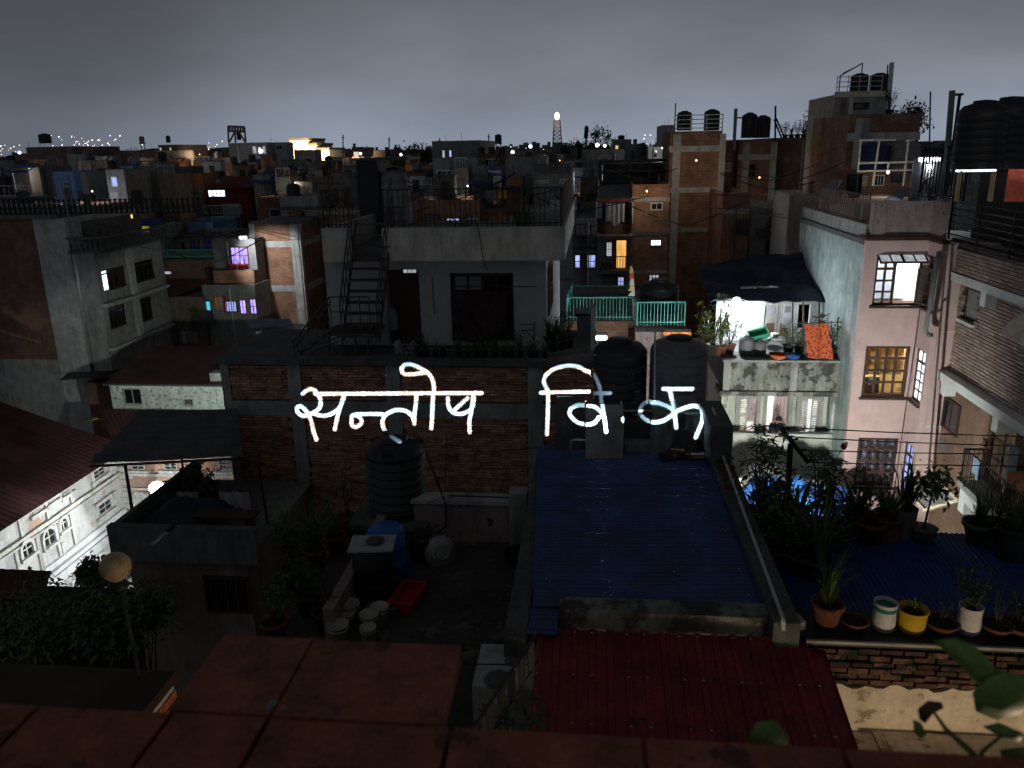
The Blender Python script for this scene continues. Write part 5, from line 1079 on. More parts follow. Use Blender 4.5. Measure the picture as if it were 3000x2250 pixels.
for i, (u, v, r_, m, lb) in enumerate(((2280, 1045, .30, plastic_orange, 'orange plastic washing bowl on the parapet'), (2322, 1043, .26, plastic_blue, 'blue plastic bowl with food scraps on the parapet'))):
    p = py(u, v, 24.95); t = thing('wash_bowl', lb, 'bowl', (p.x, 24.95, zpt+.021), 'bowls on the parapet'); b_ = (p.x, 24.93, zpt+.022)
    MB().lathe([(r_*.6, 0), (r_*.66, .01), (r_*.95, .13), (r_*1.04, .135), (r_*1.03, .15), (r_*.93, .145), (r_*.62, .02), (.01, .018)], b_, 22).build('bowl', m, t, True)
    if i: MB().lathe([(.01, .02), (r_*.7, .06), (r_*.4, .12), (.01, .14)], b_, 9).build('scraps', plaster_cream, t)
p = py(2268, 1022, 25.2); t = thing('white_basin', 'white enamel basin tilted behind the orange bowl', 'basin', p); inst('basin', MB().lathe([(.14, 0), (.24, .12), (.26, .125), (.235, .115), (.14, .02), (.01, .02)], n=20).mesh('basin', cloth_white, True), t, p, rot=Matrix.Rotation(.5, 3, 'X'))
t = thing('orange_rug', 'orange patterned rug hung over the balcony parapet', 'rug', py(2395, 1000, 24.9)); tl, tr_, bl_, br_ = py(2355, 948, 25.0), py(2426, 946, 25.0), py(2370, 1050, 24.66), py(2440, 1052, 24.66)
MB().slab(lambda s, q: tl.lerp(tr_, s).lerp(bl_.lerp(br_, s), q)+Vector((.03*math.sin(q*5)*(.5-s), .07*math.sin(s*10+q*2)*q, -.05*math.sin(math.pi*s)*(1-q))), 22, 14, (0, .012, 0)).build('rug', rug_orange, t, True)
t = thing('rug_frame', 'thin metal frame holding the orange rug', 'frame', py(2390, 1000, 25.1)); rod('rail', metal_rust, t, py(2340, 947, 25.05), py(2470, 944, 25.05), .015); rod('post', metal_rust, t, py(2358, 1045, 25.05), py(2354, 880, 25.05), .018); rod('post', metal_rust, t, py(2440, 1045, 25.05), py(2436, 940, 25.05), .018)
for (a, b) in (((2450, 1030), (2455, 930)), ((2455, 930), (2475, 940)), ((2490, 1040), (2512, 955)), ((2512, 955), (2470, 925)), ((2487, 935), (2487, 990))): rod('tube', metal_dark, t, py(*a, 25.3), py(*b, 25.3), .018)
for i, (u, v, k, h, lm, ptk, pm, lb) in enumerate(((2110, 1040, 'stalk', 1.5, leaf_lime, 'pot', terracotta, 'tall lime-green plant beside the bright lamp, in a clay pot'), (2085, 1040, 'bush', 1.5, leaf_lime, 'pot', pot_black, 'bushy bright plant at the corner of the lit roof'), (2140, 1040, 'bush', 1.0, leaf_mid, 'pot', terracotta, 'plant in a broad clay pot under the lamp'), (2060, 1000, 'bush', .7, leaf_lime, 'pot', pot_black, 'small bright shrub hanging out left of the lit roof'), (2310, 1035, 'bush', .75, leaf_mid, 'pot', pot_black, 'flowering plant behind the bowls'), (2345, 1035, 'bush', .8, leaf_mid, 'pot', pot_black, 'leafy plant left of the orange rug'), (2390, 930, 'stalk', 1.0, leaf_mid, 'pot', pot_black, 'tall plant with red flowers above the rug'), (2465, 1040, 'grass', .8, leaf_mid, 'sack', sack_white, 'grassy plant in a white sack by the grey wall'), (2485, 1035, 'grass', .75, leaf_mid, 'pot', pot_black, 'grassy plant at the far end of the lit roof'), (2438, 1000, 'bush', .9, leaf_mid, 'pot', pot_black, 'leafy plant right of the orange rug'), (2095, 960, 'twig', 1.2, leaf_mid, 'pot', pot_black, 'thin branching plant reaching over the lamp'))):
    p = py(u, v, 25.3); potplant(lb, p.x, 25.25+.12*(i % 3), zfl, ptk, pm, k, h, i+50, lm, 1.1, 'plants on the lit roof')
for i in range(9):
    p = py(2380+i*9+random.uniform(-4, 4), 905+random.uniform(-15, 60), 25.2) if i < 6 else py(2440, 965+i*4, 25.2)
    t = thing('red_flower', 'small red flower among the plants by the rug', 'flower', p, 'red flowers by the rug'); MB().lathe([(.01, -.03), (.05, .0), (.02, .02), (.005, .02)], p, 7).build('petals', plastic_red, t); rod('stem', stem_mat, t, p-Vector((0, 0, .2)), p-Vector((0, 0, .03)), .005, 4)
# ---- person looking down over the balcony
def person(label, base, yaw):
    J = {'pel': (0, 0, .92), 'chest': (0, -.20, 1.26), 'neck': (0, -.30, 1.42), 'head': (0, -.40, 1.50), 'crown': (0, -.44, 1.60), 'hl': (-.1, 0, .88), 'kl': (-.11, -.02, .48), 'al': (-.11, .04, .09), 'tl': (-.11, -.12, .04), 'hr': (.1, 0, .88), 'kr': (.11, .03, .48), 'ar': (.11, .08, .09), 'tr': (.11, -.08, .04), 'sl': (-.17, -.24, 1.34), 'el': (-.24, -.36, 1.12), 'wl': (-.10, -.46, 1.10), 'fl': (-.02, -.48, 1.10), 'sr': (.17, -.24, 1.34), 'er': (.24, -.36, 1.12), 'wr': (.10, -.44, 1.13), 'gr': (.02, -.47, 1.13)}
    Rr = {'pel': (.15, .11), 'chest': (.16, .11), 'neck': (.06, .06), 'head': (.085, .10), 'crown': (.07, .08), 'hl': (.085, .085), 'kl': (.06, .06), 'al': (.045, .045), 'tl': (.04, .03), 'sl': (.06, .06), 'el': (.045, .045), 'wl': (.032, .032), 'fl': (.03, .02)}
    for a in 'hkat': Rr[a+'r'] = Rr[a+'l']
    Rr['sr'] = Rr['sl']; Rr['er'] = Rr['el']; Rr['wr'] = Rr['wl']; Rr['gr'] = Rr['fl']
    nm = list(J); ed = [('pel', 'chest'), ('chest', 'neck'), ('neck', 'head'), ('head', 'crown'), ('pel', 'hl'), ('hl', 'kl'), ('kl', 'al'), ('al', 'tl'), ('pel', 'hr'), ('hr', 'kr'), ('kr', 'ar'), ('ar', 'tr'), ('chest', 'sl'), ('sl', 'el'), ('el', 'wl'), ('wl', 'fl'), ('chest', 'sr'), ('sr', 'er'), ('er', 'wr'), ('wr', 'gr')]
    me = bpy.data.meshes.new('body'); me.from_pydata([J[n] for n in nm], [(nm.index(a), nm.index(b)) for a, b in ed], []); o = bpy.data.objects.new('tmp', me); COL.objects.link(o)
    s = o.modifiers.new('s', 'SKIN'); o.modifiers.new('d', 'SUBSURF').render_levels = 2; o.modifiers['d'].levels = 2
    for i, n in enumerate(nm): me.skin_vertices[0].data[i].radius = Rr[n]; me.skin_vertices[0].data[i].use_root = n == 'pel'
    b = bpy.data.meshes.new_from_object(o.evaluated_get(bpy.context.evaluated_depsgraph_get())); bpy.data.objects.remove(o)
    b.materials.clear(); [b.materials.append(m) for m in (M('shirt_navy', (.012, .018, .05), var=.2), skin_mat, cloth_black)]
    for f in b.polygons: c = f.center; f.material_index = 1 if (c.z > 1.43 and c.y < -.27) or (c.y < -.43 and c.z < 1.3) else 2 if c.z < .9 else 0; f.use_smooth = True
    t = thing('person', label, 'person', base); inst('body', b, t, base, yaw)
    hp = Vector(base)+Matrix.Rotation(yaw, 3, 'Z')@Vector((0, -.415, 1.585)); MB().lathe([(.105*math.cos(q), .10*math.sin(q)) for q in [math.radians(d) for d in range(-20, 91, 10)]], hp, 14).build('hair', hair_mat, t, True)
    for dx in (-.045, .045):       # ears and brow shadowed by the bowed head
        e = Vector(base)+Matrix.Rotation(yaw, 3, 'Z')@Vector((dx*2.1, -.41, 1.53)); MB().lathe([(.005, -.03), (.018, 0), (.005, .03)], e, 8).build('ear', skin_mat, t, True)
    n_ = Vector(base)+Matrix.Rotation(yaw, 3, 'Z')@Vector((0, -.515, 1.50)); MB().lathe([(.016, -.03), (.012, 0), (.003, .03)], n_, 7).build('nose', skin_mat, t, True)
    return t
p = py(2272, 1270, 25.15); bpiece('added_floor', concrete, [o for o in WM if o.get('label', '').startswith('old pale house')][0], x0+.15, x1-.3, YB+.13, 25.59, zs2+.001, zs2+.26); person('person in a dark top leaning over the balcony rail, head bowed', (p.x-.05, 25.27, zs2+.262), .1)  # raised floor added as a support lifting the person above the rail
# ---- utility arm before the balcony house and cables
t = thing('utility_arm', 'black post with slanting cable arm before the balcony house', 'pole', py(2305, 1540, 12.2)); rod('post', metal_black, t, py(2300, 1600, 12.2), py(2316, 1300, 12.2), .045); rod('arm', metal_black, t, py(2286, 1252, 12.1), py(2368, 1355, 12.1), .035)
for k in range(4): q = py(2286, 1252, 12.1).lerp(py(2368, 1355, 12.1), .05+k*.3); rod('insulator', metal_black, t, q, q+Vector((.12, 0, .01)), .02)
for i, (v0, v1) in enumerate(((1252, 1268), (1280, 1296), (1318, 1322), (1354, 1356))):
    t = thing('overhead_cable', ['topmost of the cables crossing the pink house', 'second cable from the top crossing the pink house', 'third cable from the top crossing the pink house', 'lowest cable crossing the pink house'][i], 'cable', py(2320, v0, 12.1), 'cables before the pink house')
    MB().tube([py(2290+i*26, v0, 12.1), py(2600, (v0+v1)/2+6, 12.5), py(2900, v1+8, 13.5), py(3100, v1+14, 14)], .010, 5).build('wire', metal_black, t)
# ================================================================== pink house with bay windows
t = thing('pink_house', 'pink house with dark framed lit windows and a return bay', 'house', (8.6, 27, 0)); Y0 = 23.5; F = Face('y', Y0); XA = 7.66; XC = 9.33; ZR = 25.35; YN = 22.6; FX = Face('x-', XC)
W = [F.pix(2562, 745, 2688, 895), F.pix(2530, 1014, 2660, 1163), F.pix(2508, 1283, 2625, 1425)]
W = [(max(a, XA+.18), min(b, XC-.1), c, d) for a, b, c, d in W]; W[0] = (W[0][0], XC-.06, W[0][2], W[0][3])
wall_open(MB(), F, XA, XC, 0, ZR, .18, W).build('front_wall', plaster_pink, t)
R_ = [(YN+.12, Y0-.08, c, d) for a, b, c, d in W]
wall_open(MB(), FX, YN, Y0-.001, 0, ZR, .18, R_).build('return_wall', plaster_pink, t)
MB().box(XA-.001, XA+.17, Y0+.181, 31, 0, 25.2).build('left_wall', plaster_green, t)
MB().box(XA-.02, XC+.3, YN-.05, Y0+.0, ZR+.001, ZR+.10).build('cornice', wood_dark, t) if False else MB().prism([(XA-.03, Y0-.08, ZR+.001), (XC-.08, Y0-.08, ZR+.001), (XC-.08, YN-.05, ZR+.001), (XC+.2, YN-.05, ZR+.001), (XC+.2, Y0+.6, ZR+.001), (XA-.03, Y0+.6, ZR+.001)], (0, 0, .10)).build('cornice', wood_dark, t)
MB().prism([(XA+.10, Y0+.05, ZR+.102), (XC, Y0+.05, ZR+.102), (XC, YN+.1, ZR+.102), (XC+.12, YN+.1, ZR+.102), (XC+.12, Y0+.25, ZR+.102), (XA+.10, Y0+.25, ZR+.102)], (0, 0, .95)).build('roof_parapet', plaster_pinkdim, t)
bpiece('parapet_pilaster', plaster_pinkdim, t, XA+.10, XA+.45, Y0+.0, Y0+.049, ZR+.103, ZR+1.05)
MB().box(XA+.0, XC+.3, Y0+.26, 31, 25.2, 25.35).build('roof', concrete_dark, t)
MB().box(XA+.05, XA+.15, Y0+.3, 30.9, 25.36, 25.75).build('side_curb', concrete, t); bars(t, (XA+.1, Y0+.4, 25.75), (XA+.1, 29, 25.75), .8, 26, metal_rust, .012, .02)
MB().box(XC+.181, XR+.02, YN, YN+.15, 0, ZR).build('end_wall', plaster_pinkdim, t) if False else MB().box(9.5, 9.96, YN+.02, YN+.17, 0, ZR).build('end_wall', plaster_pink, t); MB().box(9.97, 12.5, YN+.02, YN+.17, 0, ZR).build('inner_wall', plaster_dim, t)
# rooms
rms = []
for i, (za, zb, col, wm) in enumerate(((23.1, 25.3, (.96, .98, 1), plaster_white), (20.4, 22.95, (1, .70, .28), plaster_cream), (17.6, 20.2, (.8, .85, 1), plaster_white))):
    yb = (26.4, 25.2, 25.2)[i]; MB().box(XA+.2, 12.5, yb, yb+.1, za, zb).build('room_back', wm, t); MB().box(XA+.2, 12.5, Y0+.19, 26.39, za-.08, za).build('room_floor', wood_brown, t); MB().prism([(XA+.2, Y0+.19, zb-.04), (XC+.19, Y0+.19, zb-.04), (XC+.19, YN, zb-.04), (12.5, YN, zb-.04), (12.5, yb-.01, zb-.04), (XA+.2, yb-.01, zb-.04)], (0, 0, .04)).build('room_ceiling', wm, t); MB().box(12.4, 12.5, YN, 26.39, za+.01, zb-.05).build('room_side', wm, t)
    MB().box(XA+.18, XA+.26, Y0+.19, 26.39, za+.01, zb-.05).build('room_side', wm, t)
    point('room_light', (9.3 if i else 10.2, 24.4, zb-.3), col, (850, 430, 18)[i], .15, t)
bpiece('inner_door', cloth_white, t, 8.9, 9.9, 26.3, 26.38, 23.2, 25.0)
q = MB().slab(lambda s, q: Vector((9.75+s*1.4, 23.4+.05*math.sin(s*40), 25.2-q*2.0)), 40, 1, (0, .01, 0)).build('curtain', curtain_orange, t, True)
def casement(face, o, cols, rows_, open_first=False, top_open=True):
    """dark timber window: fixed frame with fanlights, leaves with glazing bars, one swung open"""
    s0, s1, z0_, z1_ = o; return window(t, face, s0, s1, z0_, z1_, cols, rows_, wood_dark, glass_clear, .05, .085, wood_dark, .74, mull=.06)
# top window: left leaf fixed, middle open, right leaf swung out
s0, s1, z0_, z1_ = W[0]; mid = s0+(s1-s0)*.45
window(t, F, s0, mid, z0_, z1_, 2, 3, wood_dark, glass_clear, .05, .07, wood_dark, .70, mull=.05)
mb = MB(); mb.box(*F.ext(mid, s1, z1_-.07, z1_, .05, .12)); mb.box(*F.ext(mid, s1, z0_, z0_+.06, .05, .12)); mb.box(*F.ext(s1-.07, s1, z0_, z1_, .05, .12)); mb.build('open_frame', wood_dark, t); bpiece('sill', wood_dark, t, *F.ext(mid+.06, s1+.03, z0_-.07, z0_-.002, -.08, .05))
for k in range(2):      # fanlights propped open
    a = s0+.05+k*(s1-s0)*.5; L_ = MB(); rr = Matrix.Rotation(math.radians(-62), 3, 'X'); c = F.pt(a+(s1-s0)*.22, z1_-.10, -.12)
    for (cx, cz, sx, sz) in ((0, .19, .66, .05), (0, -.19, .66, .05), (-.31, 0, .05, .38), (.31, 0, .05, .38), (0, 0, .04, .38)): L_.obox(c+rr@Vector((cx, 0, cz)), (sx, .035, sz), rr)
    o = L_.build('fanlight', wood_dark, t)
    for sx in (-.155, .155): piece('pane', lit_pale, o, c+rr@Vector((sx, 0, 0)), (.27, .012, .33), rot=rr)
def leaf_frame(c, rr, w_, h_, cols, rows_, pane):
    L_ = MB(); 
    for cx in [-w_/2+.025, w_/2-.025]: L_.obox(c+rr@Vector((cx, 0, 0)), (.05, .035, h_), rr)
    for cz in [-h_/2+.025, h_/2-.025]: L_.obox(c+rr@Vector((0, 0, cz)), (w_-.1, .035, .05), rr)
    for k in range(1, cols): L_.obox(c+rr@Vector((-w_/2+k*w_/cols, 0, 0)), (.03, .03, h_-.1), rr)
    for k in range(1, rows_): L_.obox(c+rr@Vector((0, 0, -h_/2+k*h_/rows_)), (w_-.1, .028, .03), rr)
    o = L_.build('casement_leaf', wood_dark, t)
    for i in range(cols):
        for j in range(rows_): piece('pane', pane, o, c+rr@Vector((-w_/2+(i+.5)*w_/cols, 0, -h_/2+(j+.5)*h_/rows_)), (w_/cols-.04, .01, h_/rows_-.04), rot=rr)
leaf_frame(F.pt(s1-.02, z0_+.56, -.22), Matrix.Rotation(math.radians(-70), 3, 'Z'), .55, 1.0, 2, 3, glass_clear)
for i in (1, 2):
    o = W[i]; casement(F, o, 4, 3)
o = R_[0]; window(t, FX, *o, 2, 3, wood_dark, glass_clear, .05, .07, wood_dark, .70)
for i in (1, 2): window(t, FX, *R_[i], 2, 4, wood_dark, (lambda s, c: lit_white) if i == 1 else (lambda s, c: lit_cool), .05, .06, wood_dark, .74)
MB().slab(lambda s, q: Vector((W[1][0]+s*(W[1][1]-W[1][0]), Y0+.45+.03*math.sin(s*50), W[1][3]-.02-q*(W[1][3]-W[1][2])*.62)), 40, 1, (0, .01, 0)).build('curtain', curtain_thin, t, True)
MB().slab(lambda s, q: Vector((W[2][0]+s*(W[2][1]-W[2][0]), Y0+.4+.03*math.sin(s*50), W[2][3]-q*(W[2][3]-W[2][2]))), 40, 1, (0, .01, 0)).build('curtain', net_thin, t, True)
bpiece('cupboard', wood_grey, t, W[1][0]+.15, W[1][0]+.7, Y0+.6, Y0+1.0, 20.4, 21.2)
MB().tube([(XC-.02, Y0-.04, 24.0), (XC-.05, Y0-.04, 22.0), (XC-.09, Y0-.04, 19.0), (XC-.1, Y0-.04, 17)], .012, 5).build('wall_cable', metal_black, t)
# drain pipes at the joint to the brick house
p0, p1 = py(2752, 735, 22.2), py(2712, 965, 22.2)
t = thing('corner_drain', 'grey drain pipe bending at the corner of the pink house', 'pipe', p1); MB().tube([p0, p1, p1+Vector((.03, 0, -.1)), p1+Vector((.12, .02, -.17)), p1+Vector((.2, .05, -.17))], .06, 10).build('pipe', pipe_grey, t, True)
t = thing('corner_conduit', 'rusty thin pipe beside the grey drain of the pink house', 'pipe', py(2735, 900, 22.2)); rod('pipe', metal_rust, t, py(2772, 740, 22.3), py(2712, 1480, 22.3), .03); rod('clamp', metal_rust, t, py(2758, 905, 22.28), py(2742, 915, 22.28), .04)
# ================================================================== brown brick house on the right with white beams
XR = 9.95; t = thing('brown_brick_house', 'brown brick house with white beam ends at the right edge', 'house', (13, 18, 0)); F = Face('x-', XR)
MB().box(XR+.9, 16, 10, 24.5, 0, 25.6).build('core', mortar_grey, t)
# upper storey brick panel, wall slab in front
up = (20.3, 23.2, 21.80, 24.42); op = F.pix(2818, 845, 2862, 945)
wall_open(MB(), Face('x-', XR+.03), 14.0, 23.6, 21.75, 25.4, .3, [op, (14.0, 18.6, 22.75, 24.55)]).build('wall_bed', mortar_grey, t)
brick_field(t, Face('x-', XR), 14.0, 23.6, 21.88, 24.40, brick_tan, L=.27, H=.070, gap=.020, depth=.035, holes=[op, (14.0, 18.6, 22.70, 24.9)], n1=300, seed=9, jit=.008)
brick_field(t, Face('x-', XR-.25), 17.5, 23.9, 24.62, 25.25, brick_tan, L=.27, H=.070, gap=.020, depth=.035, n1=0, seed=19, jit=.008)
MB().box(XR-.215, XR+.3, 17.5, 23.9, 24.60, 25.3).build('parapet_bed', mortar_grey, t)
for z, h in ((24.48, .22), (21.72, .24)):
    MB().box(XR-.30, XR+.25, 13.5, 24.0, z-h/2, z+h/2).build('white_beam', trim_white, t)
for (y_, z) in ((23.3, 24.2), (20.7, 24.2), (22.2, 21.42), (19.2, 21.42), (16.5, 21.42)):
    bpiece('bracket', trim_white, t, XR-.28, XR+.1, y_-.14, y_+.14, z-.18, z+.167)
w_ = window(t, F, *op, 1, 1, wood_dark, alu, .06, .05, trim_white); 
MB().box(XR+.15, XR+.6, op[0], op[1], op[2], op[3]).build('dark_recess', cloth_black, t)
bpiece('sill_band', trim_white, t, XR-.08, XR+.05, 14, 18.65, 22.62, 22.74)
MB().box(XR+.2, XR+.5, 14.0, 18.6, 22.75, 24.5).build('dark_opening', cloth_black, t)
# lower storey
brk = brickwork_dark
FLo = Face('x-', XR+.02); do = (18.75, 20.05, 19.72, 21.45)
wall_open(MB(), FLo, 14, 24.4, 0, 21.59, .5, [do]).build('lower_wall', BM('brickwork_brown', (.21, .12, .075), (.16, .09, .06), (.15, .13, .105), .3), t)
window(t, FLo, do[0], do[1], do[2], do[3], 2, 3, wood_dark, lit_dim, .1, .09, None, .999 if False else None, name='glazed_door'); window(t, FLo, 21.6, 22.6, 20.2, 21.1, 2, 1, wood_dark, glass_dark, .0, .06, proud=True)
a = FLo.pix(2680, 1285, 2800, 1325); bpiece('cement_patch', concrete_dark, t, *FLo.ext(22.1, 23.9, 19.55, 19.85, -.02, .0))
MB().box(XR-.62, XR+.01, 12.5, 19.85, 19.55, 19.70).build('balcony_slab', concrete, t); MB().box(XR-.60, XR+.005, 12.5, 19.7, 19.26, 19.549).build('balcony_beam', trim_white, t); bpiece('bracket', trim_white, t, XR-.6, XR-.05, 19.4, 19.7, 18.95, 19.259)
t2 = thing('balcony_railing', 'black bar railing of the brown brick house balcony', 'railing', (XR-.58, 17, 19.7)); bars(t2, (XR-.58, 12.6, 19.71), (XR-.58, 19.8, 19.71), .85, 66, metal_black, .012, .022); bars(t2, (XR-.58, 19.8, 19.71), (XR-.02, 19.8, 19.71), .85, 5, metal_black, .012, .022)
t2 = thing('rain_hood', 'cream framed glass rain hood on the brown brick wall', 'awning', (XR-.5, 21.6, 18.4)); hA, hB, hC, hD = px(2732, 1412, XR), px(2788, 1458, XR-.7), px(2826, 1440, XR-.7), px(2828, 1386, XR)
mb = MB(); c_ = [Vector((XR, 22.8, 18.60)), Vector((XR-.75, 22.6, 18.2)), Vector((XR-.75, 21.2, 18.2)), Vector((XR, 21.0, 18.60))]
for i in range(4): mb.tube([c_[i], c_[(i+1) % 4]], .055, 4)
mb.build('frame', plaster_cream, t2); MB().prism([c_[0]-Vector((0, 0, .03)), c_[1]-Vector((0, 0, .03)), c_[2]-Vector((0, 0, .03)), c_[3]-Vector((0, 0, .03))], (0, 0, .02)).build('panel', concrete, t2)
t2 = thing('upper_rain_hood', 'pale curved rain hood under the top beam of the brick house', 'awning', (XR-.4, 18.7, 24.2)); MB().slab(lambda s, q: Vector((XR-.75*q, 17.2+s*1.5, 24.35-.55*q*q)), 4, 8, (0, 0, -.06)).build('hood', plaster_cream, t2); bpiece('bracket', trim_white, t2, XR-.3, XR, 17.3, 17.36, 24.0, 24.2)
t2 = thing('hanging_towel', 'pale blue towel on the black balcony railing', 'towel', (XR-.62, 19.0, 20)); MB().slab(lambda s, q: Vector((XR-.62-.03*math.sin(s*9), 18.9+s*.3, 20.58-q*.5*(1-.3*s))), 8, 6, (-.01, 0, 0)).build('towel', M('towel_blue', (.35, .5, .65)), t2, True)
t2 = thing('balcony_clothes', 'white clothes hanging by the glazed balcony door', 'clothes', (XR-.3, 18.7, 19.5)); MB().slab(lambda s, q: Vector((XR-.2-.05*math.sin(s*11), 18.1+s*.5, 21.2-q*1.2)), 12, 8, (-.01, 0, 0)).build('clothes', cloth_white, t2, True)
t2 = thing('orange_cupboard', 'orange wooden cupboard on the balcony at the right edge', 'cupboard', (XR-.3, 18.2, 18.6)); bpiece('carcass', M('wood_orange', (.40, .17, .06)), t2, XR-.4, XR-.05, 17.3, 18.05, 19.71, 20.7); bpiece('door_line', wood_dark, t2, XR-.41, XR-.4, 17.67, 17.69, 19.75, 20.6)
# roof terrace of the brick house: dark slatted rail, tanks, dark shed
t2 = thing('slatted_rail', 'dark horizontal slat railing above the brown brick house', 'railing', (XR, 20, 25.3))
for k in range(7): rod('slat', metal_dark if k % 2 else metal_rust, t2, (XR-.2, 16, 25.38+k*.17), (XR-.2, 23.4, 25.38+k*.17), .018)
for k in range(5): rod('post', metal_dark, t2, (XR-.2, 16.5+k*1.7, 25.3), (XR-.2, 16.5+k*1.7, 26.45), .03)
t2 = thing('dark_roof_room', 'unlit roof room behind the slatted railing', 'shed', (12, 22, 25.6)); MB().box(XR+.9, 16, 17, 24.4, 25.61, 27.2).build('wall', metal_dark, t2); MB().box(XR+.6, 16.2, 16.8, 24.6, 27.2, 27.32).build('roof', metal_dark, t2)
for (a, b, c, d, m, nm) in ((2806, 497, 2918, 503, lit_white, 'lit_gap'), (2806, 500, 2813, 590, lit_dim, 'lit_gap'), (2905, 505, 2912, 590, lit_dim, 'lit_gap')):
    q = fr(a, b, c, d, 16.9); bpiece(nm, m, t2, q[0], q[1], 16.88, 16.995, q[2], q[3])
q = fr(2945, 495, 3040, 590, 16.9); bpiece('red_banner', M('banner_red', (.5, .12, .08), var=.4, scale=3), t2, q[0], q[1], 16.85, 16.87, q[2], q[3])
point('banner_fill_light', ((q[0]+q[1])/2, 16.3, q[3]+.3), (1, .8, .7), 6, .1, t2)  # fill light added for the banner
for i, (u, v, r_, h_) in enumerate(((2872, 400, .50, 1.35), (2950, 400, .55, 1.7), (3005, 420, .6, 1.6))):
    p = py(u, v, 19+i*.6); tank(['black rooftop tank, left of three at the right edge', 'tall black rooftop tank, middle of three at the right edge', 'black rooftop tank cut by the right edge of the picture'][i], p.x, 19+i*.6, 27.33, r_, max(.9, py(u, (295, 285, 290)[i], 19+i*.6).z-27.33), tank_black, group='tanks at the right edge')
t2 = thing('roof_bar_fence', 'black vertical bar fence on the roof at the right edge', 'fence', (11, 17, 27)); P1, P2 = py(2708, 455, 22.5), py(2840, 450, 20.5); bars(t2, (P1.x, P1.y, 26.6), (P2.x, P2.y, 26.6), 1.25, 14, metal_black, .02, .03)
t2 = thing('tall_post', 'tall leaning grey post with short cross arm near the right edge', 'post', py(2770, 590, 21.5)); rod('post', pipe_grey, t2, py(2764, 592, 21.5), py(2790, 265, 21.5), .075); rod('arm', metal_dark, t2, py(2788, 278, 21.5), py(2822, 276, 21.5), .03); rod('strut', metal_dark, t2, py(2812, 278, 21.5), py(2790, 440, 21.5), .04)
t2 = thing('thin_mast', 'thin dark mast left of the tall leaning post', 'mast', py(2724, 470, 22)); rod('mast', metal_dark, t2, py(2722, 480, 22), py(2726, 268, 22), .02); piece('base', metal_dark, t2, py(2722, 480, 22), (.1, .1, .03))

# ================================================================== second blue roof, old brick wall with pots, cream wall
t = thing('rear_blue_roof', 'dark blue corrugated roof behind the row of flower pots', 'roof', (6, 10, 22))
for k in range(5):
    MB().slab(lambda s, q, k=k: Vector((2.42+(k+s)*1.45, 8.35+q*3.05, 22.25+q*.12+.004*(k % 2)+.011*math.cos(2*math.pi*((k+s)*1.45)/.074))), 118, 2, (0, 0, -.01)).build('sheet', sheet_blue, t)
MB().box(2.40, 9.6, 8.3, 11.3, 18, 22.15).build('room_below', plaster_dim, t)
t = thing('old_brick_wall', 'old mossy brick garden wall on cream plaster below the flower pots', 'wall', (4, 8.1, 20)); F = Face('y', 8.0)
MB().box(2.42, 6.5, 8.04, 8.28, 18, 22.62).build('core', mortar, t); brick_field(t, F, 2.44, 5.4, 22.16, 22.64, brick_old, L=.215, H=.058, gap=.022, depth=.05, jit=.03, n1=290, seed=4)
bpiece('coping_board', wood_grey, t, 2.40, 6.5, 7.93, 7.965, 22.70, 22.735); bpiece('coping', metal_dark, t, 2.40, 6.5, 7.97, 8.62, 22.65, 22.715)
MB().slab(lambda s, q: Vector((2.43+s*4.0, 7.985-.012*math.sin(s*7)*q, 18+q*(4.14+.02*math.sin(s*31)+.025*math.sin(s*83)+.012*math.sin(s*190)))), 60, 12, (0, .05, 0)).build('cream_render', plaster_cream, t)
q = fr(2560, 2160, 2900, 2240, 7.9); MB().box(q[0], q[1]+.6, 7.2, 7.98, q[2]-1, q[3]-.05).build('opening_block', metal_black, t); bpiece('opening_edge', plaster_cream, t, q[0]-.02, q[1]+.6, 7.3, 7.98, q[3]-.049, q[3]+.0)  # black block standing in for the dark inside of an opening
bpiece('lower_step', plaster_cream, t, 2.9, q[0]-.03, 7.55, 7.98, 19, q[3]-.03)
def pot_at(u, v): p = py(u, v, 8.25); return p.x
ZW = 22.716
for i, (u, ptk, pm, ps, k, h, lm, lb, bd) in enumerate(((2418, 'pot', terracotta, 1.02, 'grass', .75, leaf_mid, 'large clay pot with dark grassy plant on the old brick wall', None), (2500, 'bowl', terracotta, .72, None, 0, leaf_mid, 'shallow clay bowl between the clay pot and the sack', None), (2586, 'sack', sack_white, .86, None, 0, leaf_mid, 'white sack planter with green band on the old brick wall', plastic_teal), (2668, 'tub', pot_yellow, .85, 'spike', .30, leaf_lime, 'bright yellow plastic flower pot on the old brick wall', None), (2755, 'bowl', terracotta, .86, 'twig', .4, leaf_dark, 'shallow clay bowl right of the yellow pot', None), (2836, 'sack', sack_white, .84, 'bush', .6, leaf_dark, 'plain white sack planter with dark bush', None), (2918, 'bowl', terracotta, .8, 'twig', .5, leaf_dark, 'clay bowl right of the plain white sack', None), (2985, 'bowl', terracotta, .85, 'bush', .5, leaf_dark, 'clay bowl at the right edge of the old brick wall', None))):
    potplant(lb, pot_at(u, 1840), 8.25, ZW, ptk, pm, k, h, i+70, lm, ps, 'pots on the old brick wall', band=bd)
